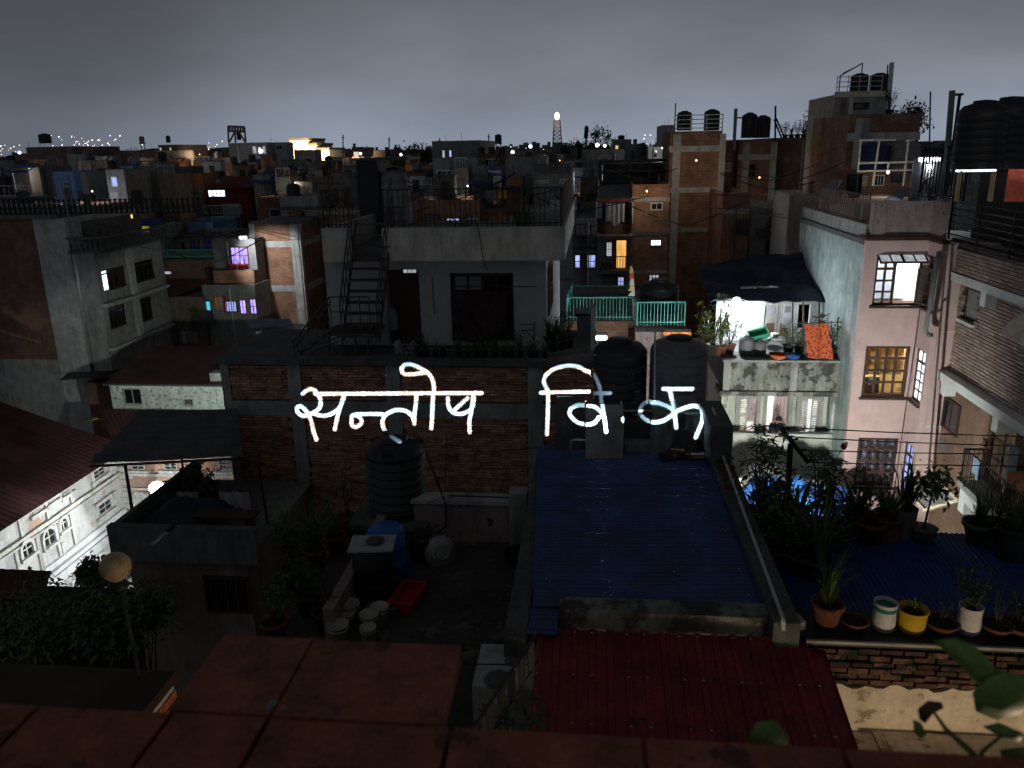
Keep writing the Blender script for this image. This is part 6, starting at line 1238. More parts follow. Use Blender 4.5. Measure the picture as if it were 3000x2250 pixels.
# planters along the far edge of the rear blue roof and thicket left of it
rg = random.Random(4)
specs = [(2212, 'stalk', 1.28, 'tall leafy stalk plant before the balcony house'), (2240, 'stalk', 1.2, 'tallest stalk plant before the balcony house'), (2200, 'twig', 1.3, 'twiggy plant at the white pipe'), (2330, 'spike', .9, 'spiky plant under the black post'), (2285, 'bush', .8, 'dense dark bush under the tall stalk plants'), (2240, 'grass', 1.0, 'long grassy plant at the dark parapet'), (2380, 'stalk', 1.15, 'leafy stalk plant right of the black post'), (2415, 'stalk', 1.0, 'shorter stalk plant beside the blue tarpaulin'), (2440, 'bush', .9, 'bush with small leaves beside the blue tarpaulin'), (2500, 'spike', .95, 'spiky pot plant left of the pink house foot'), (2545, 'bush', .85, 'leafy pot plant at the pink house foot'), (2590, 'spike', .85, 'spiky pot plant at the pink house foot'), (2640, 'grass', .95, 'upright grassy pot plant at the pink house foot'), (2860, 'grass', .7, 'grassy pot plant under the rain hood'), (2900, 'twig', .9, 'airy twig plant below the black railing'), (2955, 'grass', .7, 'grassy pot plant at the right edge'), (2990, 'grass', .6, 'grassy pot plant cut by the right edge')]
for i, (u, k, h, lb) in enumerate(specs):
    p = pz(u, 1590+rg.uniform(-25, 25)+(25 if u > 2800 else 0), 22.32); potplant(lb, p.x, p.y, 22.30, ['sack', 'pot', 'tub'][i % 3], [concrete_dark, pot_black, terracotta][(i//2) % 3], k, h, i+90, [leaf_dark, leaf_mid][i % 2], 1.25, 'plants on the rear blue roof')
for i in range(4):
    p = pz(2230+i*52+rg.uniform(-10, 10), 1650+i*16, 22.3); potplant(['thick grassy clump beside the white pipe', 'dark bush beside the white pipe', 'spiky clump beside the white pipe'][i % 3], max(2.6, p.x), p.y, 22.28, 'pot', pot_black, ['grass', 'bush', 'spike'][i % 3], rg.uniform(.8, 1.1), i+120, [leaf_dark, leaf_mid][i % 2], 1.1, 'thicket beside the white pipe')
p = pz(2700, 1590, 22.32); t = thing('small_standard_tree', 'small round-headed pot tree before the brown brick wall', 'tree', p); st = MB().tube([p, p+Vector((.02, 0, .45)), p+Vector((.06, 0, .85))], [.022, .018, .012], 6).build('trunk', bark, t); lf = MB(); rg2 = random.Random(8)
for i in range(260): leaf(lf, p+Vector((.06+rg2.gauss(0, .13), rg2.gauss(0, .13), .95+rg2.gauss(0, .11))), rv(rg2), Vector((0, 0, 1)), .12, .06)
o = lf.build('crown', leaf_mid, t); o['kind'] = 'stuff'; MB().lathe([(.14, -.02), (.18, .28), (.2, .3), (.02, .28)], p-Vector((0, 0, .05)), 14).build('tub', concrete_dark, t, True)
p = py(2418, 1365, 11.6); t = thing('curved_flower_stalk', 'single long stalk with red and white flower head', 'flower', pz(2360, 1590, 22.3)); MB().tube([pz(2362, 1590, 22.3), py(2385, 1470, 11.6), py(2420, 1400, 11.6), py(2448, 1345, 11.6), py(2465, 1318, 11.6)], [.012, .01, .008, .006, .005], 5).build('stalk', stem_mat, t)
q = py(2472, 1308, 11.6); MB().lathe([(.01, -.06), (.05, -.01), (.045, .03), (.02, .05)], q, 8).build('flower_head', plastic_red, t, True); MB().lathe([(.01, .0), (.04, .02), (.02, .05)], q+Vector((.03, 0, .02)), 8).build('pale_petals', cloth_white, t, True)
# blue tarpaulin stall in the lane and its lamp
t = thing('tarpaulin_stall', 'crumpled bright blue tarpaulin over a stall in the lane', 'tarpaulin', (6, 20, 14)); A, B, C_, D = py(2140, 1560, 18.8), py(2500, 1590, 18.8), py(2530, 1470, 21.5), py(2160, 1408, 21.5)
rg3 = random.Random(2); ph = [rg3.uniform(0, 6) for _ in range(8)]
MB().slab(lambda s, q: A.lerp(B, s).lerp(D.lerp(C_, s), q)+Vector((0, 0, .10*math.sin(s*19+q*5+ph[0])+.07*math.sin(s*37-q*9+ph[1])+.05*math.sin(q*23+s*11)+.35*math.sin(math.pi*s))), 70, 40, (0, 0, -.01)).build('sheet', tarp_blue, t, True)
for k in range(4): q = (A, B, C_, D)[k]; rod('pole', metal_rust, t, (q.x, q.y, 0), (q.x, q.y, q.z), .04)
t = thing('street_lamp', 'white street lamp in the lane below the balcony house', 'street lamp', (4.5, 15.6, 0)); rod('post', metal_dark, t, (4.5, 15.6, 0), (4.5, 15.6, 19.3), .05); rod('arm', metal_dark, t, (4.5, 15.6, 19.3), (4.5, 16.1, 19.45), .03); MB().obox((4.5, 16.3, 19.45), (.25, .5, .08)).build('head', metal_dark, t); MB().obox((4.5, 16.3, 19.395), (.2, .42, .02)).build('diffuser', lamp_white, t)
spot('lamp_light', (4.5, 16.6, 19.3), (6.4, 25, 18.6), (.95, .98, .92), 3000, 125, .15, .9, t)

# ================================================================== near plant at the lower right corner
t = thing('near_creeper', 'blurred leafy creeper close to the lens in the right corner', 'plant', pz(2950, 2240, 26.9)); mb = MB()
def bigleaf(us, c, y_, fold=.02):
    pts = [py(u, v, y_+.01*i) for i, (u, v) in enumerate(us)]; m = py(*c, y_-fold); mb_ = MB(); n = len(pts)
    mb_.add([m]+pts, [(0, 1+i, 1+(i+1) % n) for i in range(n)]); mb_.add([m+Vector((0, .003, 0))]+[q+Vector((0, .003, 0)) for q in pts], [(0, 1+(i+1) % n, 1+i) for i in range(n)]); return mb_
for us, c in (([(2735, 1878), (2800, 1872), (2860, 1895), (2905, 1945), (2945, 1985), (2900, 2010), (2850, 1990), (2790, 1930)], (2840, 1940)), ([(2850, 2030), (2900, 1985), (2950, 1970), (3010, 1985), (3040, 2060), (2985, 2095), (2920, 2110), (2860, 2085)], (2940, 2050)), ([(2690, 2080), (2720, 2055), (2760, 2060), (2765, 2075), (2735, 2090), (2710, 2120), (2695, 2110)], (2725, 2080)), ([(2675, 2110), (2700, 2120), (2715, 2150), (2700, 2165), (2680, 2150)], (2695, 2140)), ([(2880, 2130), (2930, 2120), (3000, 2150), (2990, 2175), (2940, 2165)], (2940, 2150)), ([(2190, 2170), (2215, 2120), (2270, 2112), (2310, 2160), (2300, 2215), (2240, 2225)], (2255, 2170)), ([(2930, 2200), (3000, 2190), (3060, 2260), (2960, 2290)], (2990, 2230))):
    bigleaf(us, c, 1.42).build('leaf', leaf_near if c[0] != 2725 else wood_brown, t, True)
MB().tube([py(2735, 2085, 1.43), py(2770, 2135, 1.43), py(2820, 2180, 1.42), py(2900, 2255, 1.40)], [.003, .005, .006, .007], 6).build('stem', stem_pale, t, True)
MB().tube([py(2940, 2150, 1.43), py(2880, 2200, 1.42), py(2850, 2270, 1.41)], [.003, .005, .006], 6).build('stem', stem_pale, t, True)
MB().tube([py(2690, 2140, 1.43), py(2790, 2150, 1.43)], [.002, .004], 6).build('stem', stem_pale, t, True)
# lamp on the wall under the parapet, out of sight below: it lights the cream wall and the red roof
t = thing('wall_lamp', 'warm lamp on the wall under the foreground parapet', 'lamp', (3.6, 1.5, 23.2)); MB().lathe([(.02, -.08), (.09, 0), (.06, .1), (.02, .11)], (4.4, 2.2, 21.5), 12).build('shade', lamp_orange, t); rod('arm', metal_dark, t, (4.4, 1.3, 21.65), (4.4, 2.2, 21.6), .015)
point('lamp_light', (4.4, 2.35, 21.4), (1, .76, .50), 420, .1, t)
t = thing('stair_lamp', 'small warm lamp at the foot of the slanting stair railing', 'lamp', (-1.1, 3.2, 20.4)); MB().lathe([(.02, -.06), (.06, 0), (.02, .07)], (-1.15, 3.3, 20.5), 10).build('bulb', lamp_orange, t, True); rod('arm', metal_dark, t, (-1.15, 1.3, 20.7), (-1.15, 3.3, 20.57), .015); point('bulb_light', (-1.15, 3.5, 20.45), (1, .78, .5), 26, .08, t)
# ================================================================== the town behind
def hs(name, label, u0, u1, vt, y, dep, mat, wins=(), par=.55, group=None, cat='house', frame=None, slabs=(), cols=(), side=None, deco=True):
    x0, x1 = py(u0, vt, y).x, py(u1, vt, y).x; zt = py((u0+u1)/2, vt, y).z; t = thing(name, label, cat, ((x0+x1)/2, y, 0), group)
    MB().box(x0, x1, y, y+dep, 0, zt-par).build('wall', mat, t)
    if par > .05:
        mb = MB(); mb.box(x0, x1, y, y+.15, zt-par+.001, zt); mb.box(x0, x0+.15, y+.151, y+dep, zt-par+.001, zt); mb.box(x1-.15, x1, y+.151, y+dep, zt-par+.001, zt); mb.box(x0+.151, x1-.151, y+dep-.15, y+dep, zt-par+.001, zt); mb.build('parapet', mat, t)
    F = Face('y', y)
    for (a, b, c, d, nc, nr, fm, pm) in wins:
        s = F.pix(a, b, c, d); window(t, F, *s, nc, nr, fm, pm, 0, min(.07, (s[1]-s[0])*.1), proud=True)
    if deco and not cols:
        hf = zt-par; rgd = random.Random(int(abs(x0*37)+y*11)); k_ = (x1-x0)
        for fl in range(1, 4):
            z = hf-fl*2.75
            if z < 2 or y > 150: break
            if not wins or fl > 1: bpiece('floor_band', rgd.choice([concrete, concrete_dark, plaster_dim]), t, x0-.03, x1+.03, y-.045, y-.002, z-.12, z+.12)
            n = max(1, int(k_/2.0))
            for i in range(n):
                if rgd.random() < .45 or (wins and fl == 1): continue
                a = x0+(i+rgd.uniform(.2, .3))*k_/n; ww = min(rgd.uniform(.7, 1.2), k_/n*.6); window(t, F, a, a+ww, z-1.9, z-rgd.uniform(.5, .8), rgd.choice([1, 2, 3]), rgd.choice([1, 2]), rgd.choice([wood_dark, wood_grey, wood_brown, metal_white]), rgd.choices([glass_dark, lit_dim, lit_amber, lit_pale, cloth_grey], [9, 1.5, .4, .5, 1])[0], 0, .06, proud=True)
        if rgd.random() < .6: xx = x0+rgd.uniform(.1, .9)*k_; rod('down_pipe', rgd.choice([pipe_grey, pipe_white, metal_rust]), t, (xx, y-.08, hf-9), (xx, y-.08, hf), .05, 6)
        if rgd.random() < .5: a = x0+rgd.uniform(0, .4)*k_; bpiece('rendered_patch', rgd.choice([concrete, plaster_dim, concrete_dark]), t, a, a+rgd.uniform(.3, .5)*k_, y-.04, y-.003, hf-rgd.uniform(3.5, 5.4), hf-rgd.uniform(1, 2.5))
        for i in range(rgd.choice([0, 2, 4])):
            xx = x0+rgd.uniform(.05, .95)*k_; rod('rebar', metal_rust, t, (xx, y+.08, zt), (xx+rgd.uniform(-.05, .05), y+.08, zt+rgd.uniform(.4, .9)), .018, 4)
    for (va, vb, m) in slabs:
        q = fr(u0, va, u1, vb, y); bpiece('floor_band', m, t, x0-.05, x1+.05, y-.05, y-.002, q[2], q[3])
    for (ua, ub, m) in cols:
        q = fr(ua, vt, ub, vt+400, y); bpiece('column', m, t, q[0], q[1], y-.06, y-.052, 0, zt-par-.05)
    return t, x0, x1, zt-par
def rtank(label, u, vb, vt, y, r=None, mat=None, group='rooftop tanks in the town', stand=0, ru=None):
    p = py(u, vb, y); h = py(u, vt, y).z-p.z; r = r or abs(py(u+ru, vb, y).x-p.x)
    t = tank(label, p.x, y, p.z, r, h, mat, group=group)
    if stand:
        for dx in (-.7, .7): rod('stand_leg', metal_dark, t, (p.x+dx*r, y, p.z-stand), (p.x+dx*r, y, p.z), .05)
        piece('stand_top', metal_dark, t, (p.x, y, p.z-.04), (2*r, 2*r, .07))
    return t
W_ = lambda a, b, c, d, nc=2, nr=2, fm=wood_dark, pm=glass_dark: (a, b, c, d, nc, nr, fm, pm)
# -- brick house with concrete frame, mid left
t = thing('framed_brick_house', 'orange brick house with grey concrete frame, mid left', 'house', (-23, 60, 0)); Y = 57; F = Face('y', Y); x0, x1 = py(745, 700, Y).x, py(878, 700, Y).x; zt = py(800, 655, Y).z
MB().box(x0, x1, Y, Y+11, 0, zt).build('wall', brickwork_orange, t)
FX = Face('x+', x1); zz = [py(800, v, Y).z for v in (655, 706, 836, 1000)]
for (ua, ub) in ((745, 760), (862, 884)):
    q = fr(ua, 700, ub, 900, Y); bpiece('column', concrete_pale, t, q[0], q[1], Y-.07, Y-.001, 0, zt)
for z in zz[1:3]:
    bpiece('beam', concrete_pale, t, x0+.35, x1-.4, Y-.06, Y-.001, z-.45, z); bpiece('beam', concrete_pale, t, x1+.001, x1+.06, Y+.5, Y+11, z-.45, z)
bpiece('column', concrete_pale, t, x1+.002, x1+.07, Y-.05, Y+.45, 0, zt); bpiece('column', concrete_pale, t, x1+.002, x1+.07, Y+7.2, Y+7.6, 0, zt)
bpiece('roof_edge', concrete_dark, t, x0-.15, x1+.15, Y-.15, Y+11, zt+.001, zt+.15)
# -- its neighbour with lit violet window and lamp
t, a, b, z = hs('lit_window_house', 'dark house with violet lit window and red flower pots', 620, 745, 700, 55.5, 8, grey_wall, [W_(676, 722, 729, 776, 2, 2, wood_dark, lit_violet)], .2)
p = py(712, 696, 55.1); t = thing('eave_lamp', 'small white lamp on the eave beside the framed brick house', 'lamp', p); MB().obox(p, (.5, .12, .16)).build('tube', lamp_soft, t); rod('bracket', metal_dark, t, p, p+Vector((0, .4, 0)), .03); spot('lamp_light', p+Vector((.2, -2.2, .3)), py(815, 790, 57), (.95, .96, 1), 1100, 80, .2, .6, t)
for i, u in enumerate((666, 682, 700, 715)): p = py(u, 790, 55.0); potplant(['red flower pot on the sill, leftmost of four', 'red flower pot on the sill, second from the left', 'red flower pot on the sill, third from the left', 'red flower pot on the sill, rightmost of four'][i], p.x, 55.2, p.z, 'pot', plastic_red, 'twig', .8, i, leaf_mid, 1.1, 'red pots on the sill')
t = thing('brick_balcony', 'low brick balcony wall under the violet window', 'balcony', py(690, 790, 55)); q = fr(625, 793, 745, 830, 54.8); MB().box(q[0], q[1], 54.8, 55.45, q[2], q[3]).build('wall', brickwork_orange, t); bpiece('slab', concrete_dark, t, q[0]-.2, q[1], 54.6, 55.49, q[2]-.2, q[2]-.001)
t, a, b, z = hs('violet_lower_house', 'low house with bright violet windows and hanging clothes', 590, 745, 835, 54.2, 6, plaster_dim, [W_(703, 878, 722, 920, 2, 2, wood_dark, lit_violet), W_(733, 875, 752, 920, 2, 2, wood_dark, lit_violet), W_(575, 880, 620, 912, 2, 1, metal_dark, lit_cyan), W_(655, 880, 695, 915, 5, 1, metal_dark, lit_cool)], .3)
for i, (u0, u1, v1, m, lb) in enumerate(((630, 642, 907, curtain_orange, 'orange cloth hanging at the violet windows'), (644, 652, 905, cloth_white, 'white cloth hanging at the violet windows'), (653, 660, 912, plastic_red, 'red cloth hanging at the violet windows'))):
    q = fr(u0, 870, u1, v1, 53.8); t = thing('hung_cloth', lb, 'cloth', (q[0], 53.8, q[2]), 'cloths at the violet windows'); MB().slab(lambda s, w: Vector((q[0]+(q[1]-q[0])*s, 53.8+.05*math.sin(s*8), q[3]-w*(q[3]-q[2]))), 8, 3, (0, .02, 0)).build('cloth', m, t, True)
t = thing('satellite_dish', 'dark satellite dish on pale board below the cyan window', 'dish', py(600, 930, 53.5)); p = py(600, 930, 53.5); q = fr(585, 915, 620, 950, 53.8); bpiece('board', cloth_white, t, q[0], q[1], 53.8, 53.85, q[2], q[3]); inst('dish', MB().lathe([(.02, 0), (.4, .05), (.55, .12), (.57, .12), (.4, .03), (.01, -.02)], n=18).mesh('dish', metal_dark, True), t, p, rot=Matrix.Rotation(1.2, 3, 'X')@Matrix.Rotation(.4, 3, 'Y'))
t, a, b, z = hs('dark_back_house', 'dark house behind with striped curtain, left of the violet house', 492, 592, 870, 53.7, 6, brown_wall, [W_(498, 965, 520, 1010, 2, 1, wood_dark, cloth_grey), W_(530, 965, 585, 1010, 1, 1, wood_dark, cloth_white)], .3)
t = thing('climber_plant', 'hanging pale green climber beside the cyan window', 'plant', py(565, 920, 53.4), 'climbers'); lf = MB(); rg = random.Random(6)
for i in range(240): p = py(566+rg.gauss(0, 6), 900+rg.uniform(0, 65), 53.4); leaf(lf, p, rv(rg)-Vector((0, 0, .8)), Vector((0, 0, 1)), .2, .1)
rod('stem', stem_mat, t, py(566, 970, 53.45), py(566, 895, 53.45), .02); o = lf.build('leaves', leaf_mid, t); o['kind'] = 'stuff'
t = thing('sheet_lean_to', 'dark sheet lean-to roof behind the pale plaster house', 'roof', py(330, 1080, 46)); A, B, C_, D = py(175, 1115, 43), py(330, 1105, 43), py(480, 1045, 52.3), py(250, 1050, 52.3); sheets(t, A, B, C_, D, 7, 1, [sheet_grey, sheet_maroon]); MB().box(A.x+1.2, B.x-.6, 43.6, 46, 0, A.z-.3).build('wall', brickwork_dark, t)
t = thing('big_slope_roof', 'broad dark sheet roof between the pale house and the brick wall', 'roof', py(740, 1010, 32)); A, B, C_, D = py(655, 1050, 29), py(830, 1046, 29), py(830, 975, 34), py(700, 985, 34); sheets(t, A, B, C_, D, 6, 2, [sheet_grey, sheet_maroon, brown_wall]); MB().box(A.x+.3, B.x-.2, 29.6, 33, 0, A.z-.3).build('wall', cloth_black, t)
t = thing('blue_small_roof', 'small pale blue sheet roof beside the framed brick house', 'roof', py(790, 950, 36)); A, B, C_, D = py(730, 962, 35), py(860, 958, 35), py(850, 935, 37), py(720, 938, 37); sheets(t, A, B, C_, D, 3, 1, [M('sheet_pale', (.16, .2, .26))]); MB().box(A.x+.2, B.x-.2, 35.2, 37, 0, A.z-.2).build('wall', plaster_white, t)
t, a, b, z = hs('teal_rail_house', 'brick house with teal lit balcony railing, left', 470, 640, 760, 60, 4, brickwork, [W_(480, 792, 505, 806, 1, 1, wood_dark, lit_pale)], .2); bars(t, (a+.2, 59.8, py(550, 755, 59.8).z), (b-.2, 59.8, py(550, 755, 59.8).z), .6, 40, metal_teal, .02, .04)
t, a, b, z = hs('maroon_eave_house', 'dark house with blue curtains under a maroon eave', 500, 640, 690, 64.5, 6, grey_wall, [W_(530, 705, 545, 737, 1, 1, metal_yellow, glass_dark), W_(558, 700, 585, 735, 2, 1, wood_dark, cloth_blue), W_(600, 690, 625, 735, 2, 1, wood_dark, cloth_blue)], .2); sheets(t, py(490, 700, 64), py(655, 695, 64), py(650, 680, 66), py(500, 683, 66), 4, 1, [sheet_maroon])
t, a, b, z = hs('blue_band_house', 'low house with pale blue parapet band', 512, 622, 652, 71, 6, plaster_blue, [], .8); bars(t, (b, 71, z+.2), (b+2.2, 71, z+.2), 1.1, 10, metal_teal, .02, .03); bars(t, (b-1.3, 72.5, z+1.4), (b+2.2, 72.5, z+1.4), .8, 14, metal_teal, .015, .03)
t = thing('blue_awning', 'dark blue tarpaulin awning over a yellow lit stall', 'awning', py(435, 650, 62)); A, B, C_, D = py(385, 662, 61), py(487, 656, 61), py(475, 638, 63), py(395, 642, 63); MB().slab(lambda s, w: A.lerp(B, s).lerp(D.lerp(C_, s), w), 8, 3, (0, 0, -.03)).build('sheet', M('awning_blue', (.02, .04, .15)), t); q = fr(400, 663, 437, 680, 62.5); bpiece('lit_panel', EM('lit_yellow', (.6, .5, .05), .35, .4, 4), t, q[0], q[1], 62.5, 62.55, q[2], q[3]); MB().box(q[0]-1, q[1]+1, 62.6, 66, 0, q[3]).build('wall', grey_wall, t)
t, a, b, z = hs('red_shed_house', 'dark red metal shed with bright broken window', 607, 735, 548, 80, 8, M('shed_red', (.13, .02, .02), var=.3), [W_(609, 555, 661, 578, 4, 2, metal_dark, lit_white)], .1)
sheets(t, py(600, 556, 79.5), py(740, 552, 79.5), py(735, 538, 84), py(625, 540, 84), 5, 1, [M('sheet_darkred', (.09, .02, .025))])
# -- houses right of the grey house: brick block, door house, clothes
t, a, b, z = hs('brick_block', 'brick house with small lit windows, right of centre', 1853, 1962, 540, 55, 10, brickwork, [W_(1906, 593, 1942, 616, 2, 1, metal_white, glass_dark), W_(1904, 700, 1939, 722, 2, 1, metal_dark, lit_white), W_(1899, 802, 1933, 826, 3, 2, metal_dark, lit_pale), W_(1900, 860, 1935, 885)], .3, slabs=((578, 590, concrete), (680, 690, concrete_dark)))
t, a, b, z = hs('balcony_door_house', 'dark house with warm lit open door and balcony', 1750, 1852, 690, 53.5, 9, grey_wall, [W_(1775, 708, 1794, 752, 1, 2, wood_dark, lit_pale), W_(1808, 810, 1829, 838, 2, 2, metal_dark, lit_cool), W_(1760, 770, 1790, 790, 2, 1)], .4)
q = fr(1806, 704, 1834, 784, 53.4); MB().box(q[0], q[1], 53.38, 53.49, q[2], q[3]).build('door', lit_warm, t); mb = MB(); mb.box(q[0]-.08, q[0], 53.33, 53.49, q[2], q[3]+.08); mb.box(q[1], q[1]+.08, 53.33, 53.49, q[2], q[3]+.08); mb.box(q[0], q[1], 53.33, 53.49, q[3]+.001, q[3]+.08); mb.build('door_frame', wood_dark, t)
bpiece('balcony_slab', concrete_dark, t, a, b, 52.3, 53.49, q[2]-.25, q[2]-.05); bars(t, (a+.1, 52.4, q[2]-.04), (b-.1, 52.4, q[2]-.04), .9, 12, metal_dark, .02, .03); bpiece('balcony_slab', concrete_dark, t, a, b, 52.3, 53.49, py(1800, 688, 53).z-.2, py(1800, 688, 53).z)
t, a, b, z = hs('curtain_house', 'dark house with blue curtained window left of the warm door', 1680, 1750, 640, 54, 9, grey_wall, [W_(1682, 744, 1747, 787, 4, 2, wood_dark, lit_cool), W_(1684, 655, 1732, 697, 3, 1, wood_dark, cloth_grey)], .3); bars(t, (a, 53.5, py(1710, 730, 53.5).z), (b, 53.5, py(1710, 730, 53.5).z), .9, 14, metal_dark, .02, .03); bpiece('balcony_slab', concrete_dark, t, a, b, 53.3, 53.99, py(1710, 735, 53.5).z-.15, py(1710, 733, 53.5).z)
t, a, b, z = hs('pergola_house', 'dark house with roof pergola and hanging white sheets', 1755, 1858, 655, 56, 9, brickwork_dark, [], .4)
q = fr(1745, 583, 1858, 592, 55); piece('red_eave', sheet_red, t, ((q[0]+q[1])/2, 55, (q[2]+q[3])/2), (q[1]-q[0], .3, .2)); sheets(t, py(1745, 590, 54.8), py(1858, 585, 54.8), py(1845, 540, 58), py(1760, 545, 58), 4, 1, [sheet_grey])
for u in (1748, 1853): rod('post', metal_white, t, py(u, 655, 55), py(u, 588, 55), .05)
q = fr(1774, 596, 1830, 655, 54.6); o = thing('hung_sheets', 'large white sheets hung to dry under a red eave', 'laundry', (q[0], 54.6, q[2])); MB().slab(lambda s, w: Vector((q[0]+(q[1]-q[0])*s, 54.6+.10*math.sin(s*26), q[3]-w*(q[3]-q[2])*(1-.12*math.sin(s*9)))), 36, 8, (0, .02, 0)).build('cloth', cloth_white, o, True)
q = fr(1750, 595, 1764, 640, 54.6); o = thing('hung_shirt', 'small pale shirt hung left of the white sheets', 'laundry', (q[0], 54.6, q[2])); MB().slab(lambda s, w: Vector((q[0]+(q[1]-q[0])*s, 54.6+.06*math.sin(s*12), q[3]-w*(q[3]-q[2]))), 8, 3, (0, .02, 0)).build('cloth', cloth_grey, o, True)
t, a, b, z = hs('dark_pergola', 'black roof pergola frame before the skyline, right of centre', 1755, 1965, 540, 60, 10, metal_dark, [], .3)
for (ua, va, ub, vb) in ((1757, 475, 1965, 468), (1757, 535, 1965, 530), (1760, 540, 1757, 475), (1843, 535, 1845, 472), (1900, 530, 1905, 470), (1760, 505, 1965, 500)): rod('beam', metal_dark, t, py(ua, va, 60), py(ub, vb, 60), .10)
MB().box(a+.3, b, 62, 68, 0, py(1850, 478, 62).z).build('screen', metal_black, t)
# -- teal railings terrace
t = thing('teal_railing', 'teal metal railings around the terraces right of the grey house', 'railing', py(1760, 900, 30)); 
def tr(u0, u1, vt, vb, y, n, m=metal_teal): a, b = py(u0, vb, y), py(u1, vb, y); bars(t, a, b, py(u0, vt, y).z-a.z, n, m, .014, .03, low=.12)
tr(1661, 1854, 872, 938, 30, 20); tr(1866, 2005, 886, 953, 29, 14); tr(1673, 1880, 838, 872, 34, 22, M('teal_dim', (.03, .13, .12)))
bars(t, py(1663, 900, 30), py(1676, 868, 34), .5, 5, metal_teal, .014, .03); bars(t, py(1855, 938, 30), py(1866, 955, 29), .85, 2, metal_teal, .014, .03)
t = thing('teal_terrace_house', 'dark low terraces behind the teal railings', 'house', (2, 33, 0)); a, b = py(1655, 940, 30.1), py(2010, 955, 30.1); MB().box(a.x, py(1860, 940, 30.1).x, 30.05, 38, 0, a.z).build('wall', brickwork, t); MB().box(py(1862, 955, 29.1).x, b.x, 29.05, 38, 0, b.z).build('wall', plaster_pinkdim, t); q = fr(1712, 985, 1800, 1005, 29.9); bpiece('lit_band', lit_amber, t, q[0], q[1]-.9, 29.98, 30.04, q[2]+.1, q[3])
t = thing('light_tube', 'short white light seen behind the black tank', 'lamp', py(1760, 992, 28)); q = fr(1745, 986, 1778, 996, 28); bpiece('tube', lamp_soft, t, q[0], q[1], 28, 28.1, q[2], q[3]); bpiece('holder', metal_dark, t, q[0], q[1], 28.1, 28.2, q[2]-.1, q[3]+.1)
t = thing('shop_sign', 'thin orange lit strip behind the grey tank', 'sign', py(1990, 978, 29)); q = fr(1942, 974, 2025, 983, 28.9); bpiece('strip', EM('lit_orange', (1, .35, .12), .9, .5, 6), t, q[0], q[1], 28.9, 28.95, q[2], q[3]); bpiece('back', metal_dark, t, q[0], q[1], 28.96, 29.03, q[2]-.1, q[3]+.1)
p = py(1890, 960, 32); tank('dark tank inside the teal railing', p.x+.6, 33, p.z, .8, 1.8, tank_black, group=None)
t = thing('prayer_flag', 'striped cloth flag drooping on a pole by the teal railing', 'flag', py(1855, 930, 29.5)); rod('pole', metal_rust, t, py(1853, 945, 29.5), py(1851, 775, 29.5), .025)
for k, (va, vb, m) in enumerate(((780, 800, metal_yellow), (800, 818, plastic_red), (818, 836, cloth_white), (836, 852, metal_yellow), (852, 868, cloth_white))):
    q = [py(1850-4+k, va, 29.45), py(1850+2+k*2, va, 29.45), py(1850+6+k, vb, 29.45), py(1850-6-k, vb, 29.45)]; MB().prism(q, (0, .02, 0)).build('stripe', m, t)
# -- brick tower and neighbours
t, a, b, z = hs('brick_tower', 'tall narrow brick tower with concrete bands and rooftop tanks', 1964, 2117, 384, 58, 6, brickwork, [], .15, slabs=((427, 444, concrete_pale), (549, 564, concrete_pale), (666, 680, concrete)), cols=((1966, 1988, concrete_pale), (2100, 2117, concrete_pale)), cat='tower')
t2 = thing('tower_railing', 'pale pipe railing on top of the brick tower', 'railing', (a+1.8, 58.2, z))
for k in range(4): rod('rail', metal_white, t2, (a+.3, 58.2, z+.35+k*.28), (b, 58.2, z+.35+k*.28), .03)
for k in range(4): rod('post', metal_white, t2, (a+.3+k*(b-a-.3)/3, 58.2, z), (a+.3+k*(b-a-.3)/3, 58.2, z+1.25), .035)
rod('mast', metal_dark, t2, (a+.3, 58.2, z), (a+.3, 58.2, z+2.0), .04)
rtank('black tank, left on the brick tower', 2004, 382, 325, 60, ru=22, group='tanks on the brick tower'); rtank('black tank, right on the brick tower', 2084, 382, 320, 60, ru=23, group='tanks on the brick tower')
t, a, b, z = hs('twin_tank_house', 'brick house with dark roof tanks right of the tower', 2166, 2264, 408, 62, 8, brickwork_dark, [W_(2185, 480, 2215, 520)], .15, slabs=((452, 468, concrete),), cols=((2166, 2186, concrete), (2246, 2264, concrete)))
for i, (u, vt) in enumerate(((2193, 330), (2232, 338), (2205, 345))): rtank(['dark roof tank, left above the twin-column brick house', 'dark roof tank, right above the twin-column brick house', 'dark roof tank, front above the twin-column brick house'][i], u, 404, vt, 64+i*1.3-2*(i == 2), ru=23, group='tanks above the twin-column house')
t = thing('roof_ladder', 'slanting roof ladder beside the dark tanks', 'ladder', py(2280, 400, 63)); rod('rail', metal_dark, t, py(2273, 345, 63), py(2300, 405, 63), .06); rod('rail', metal_dark, t, py(2268, 350, 63), py(2290, 405, 63), .06); rod('mast', metal_dark, t, py(2271, 405, 63), py(2272, 310, 63), .07)
for k in range(5): rod('rung', metal_dark, t, py(2269+k*4, 355+k*10, 63), py(2277+k*5, 355+k*10, 63), .03)
t = thing('roof_mast', 'thick pale mast left of the dark roof tanks', 'mast', py(2152, 405, 61)); rod('mast', pipe_grey, t, py(2150, 440, 61), py(2156, 318, 61), .12); rod('stay', metal_dark, t, py(2155, 345, 61), py(2175, 345, 61), .05)
t, a, b, z = hs('wide_brick_house', 'wide dark brick house with roof garden', 2264, 2392, 403, 64, 8, brickwork_dark, [], .2, cols=((2335, 2340, concrete), (2382, 2392, concrete_pale)), slabs=((452, 457, concrete_dark),))
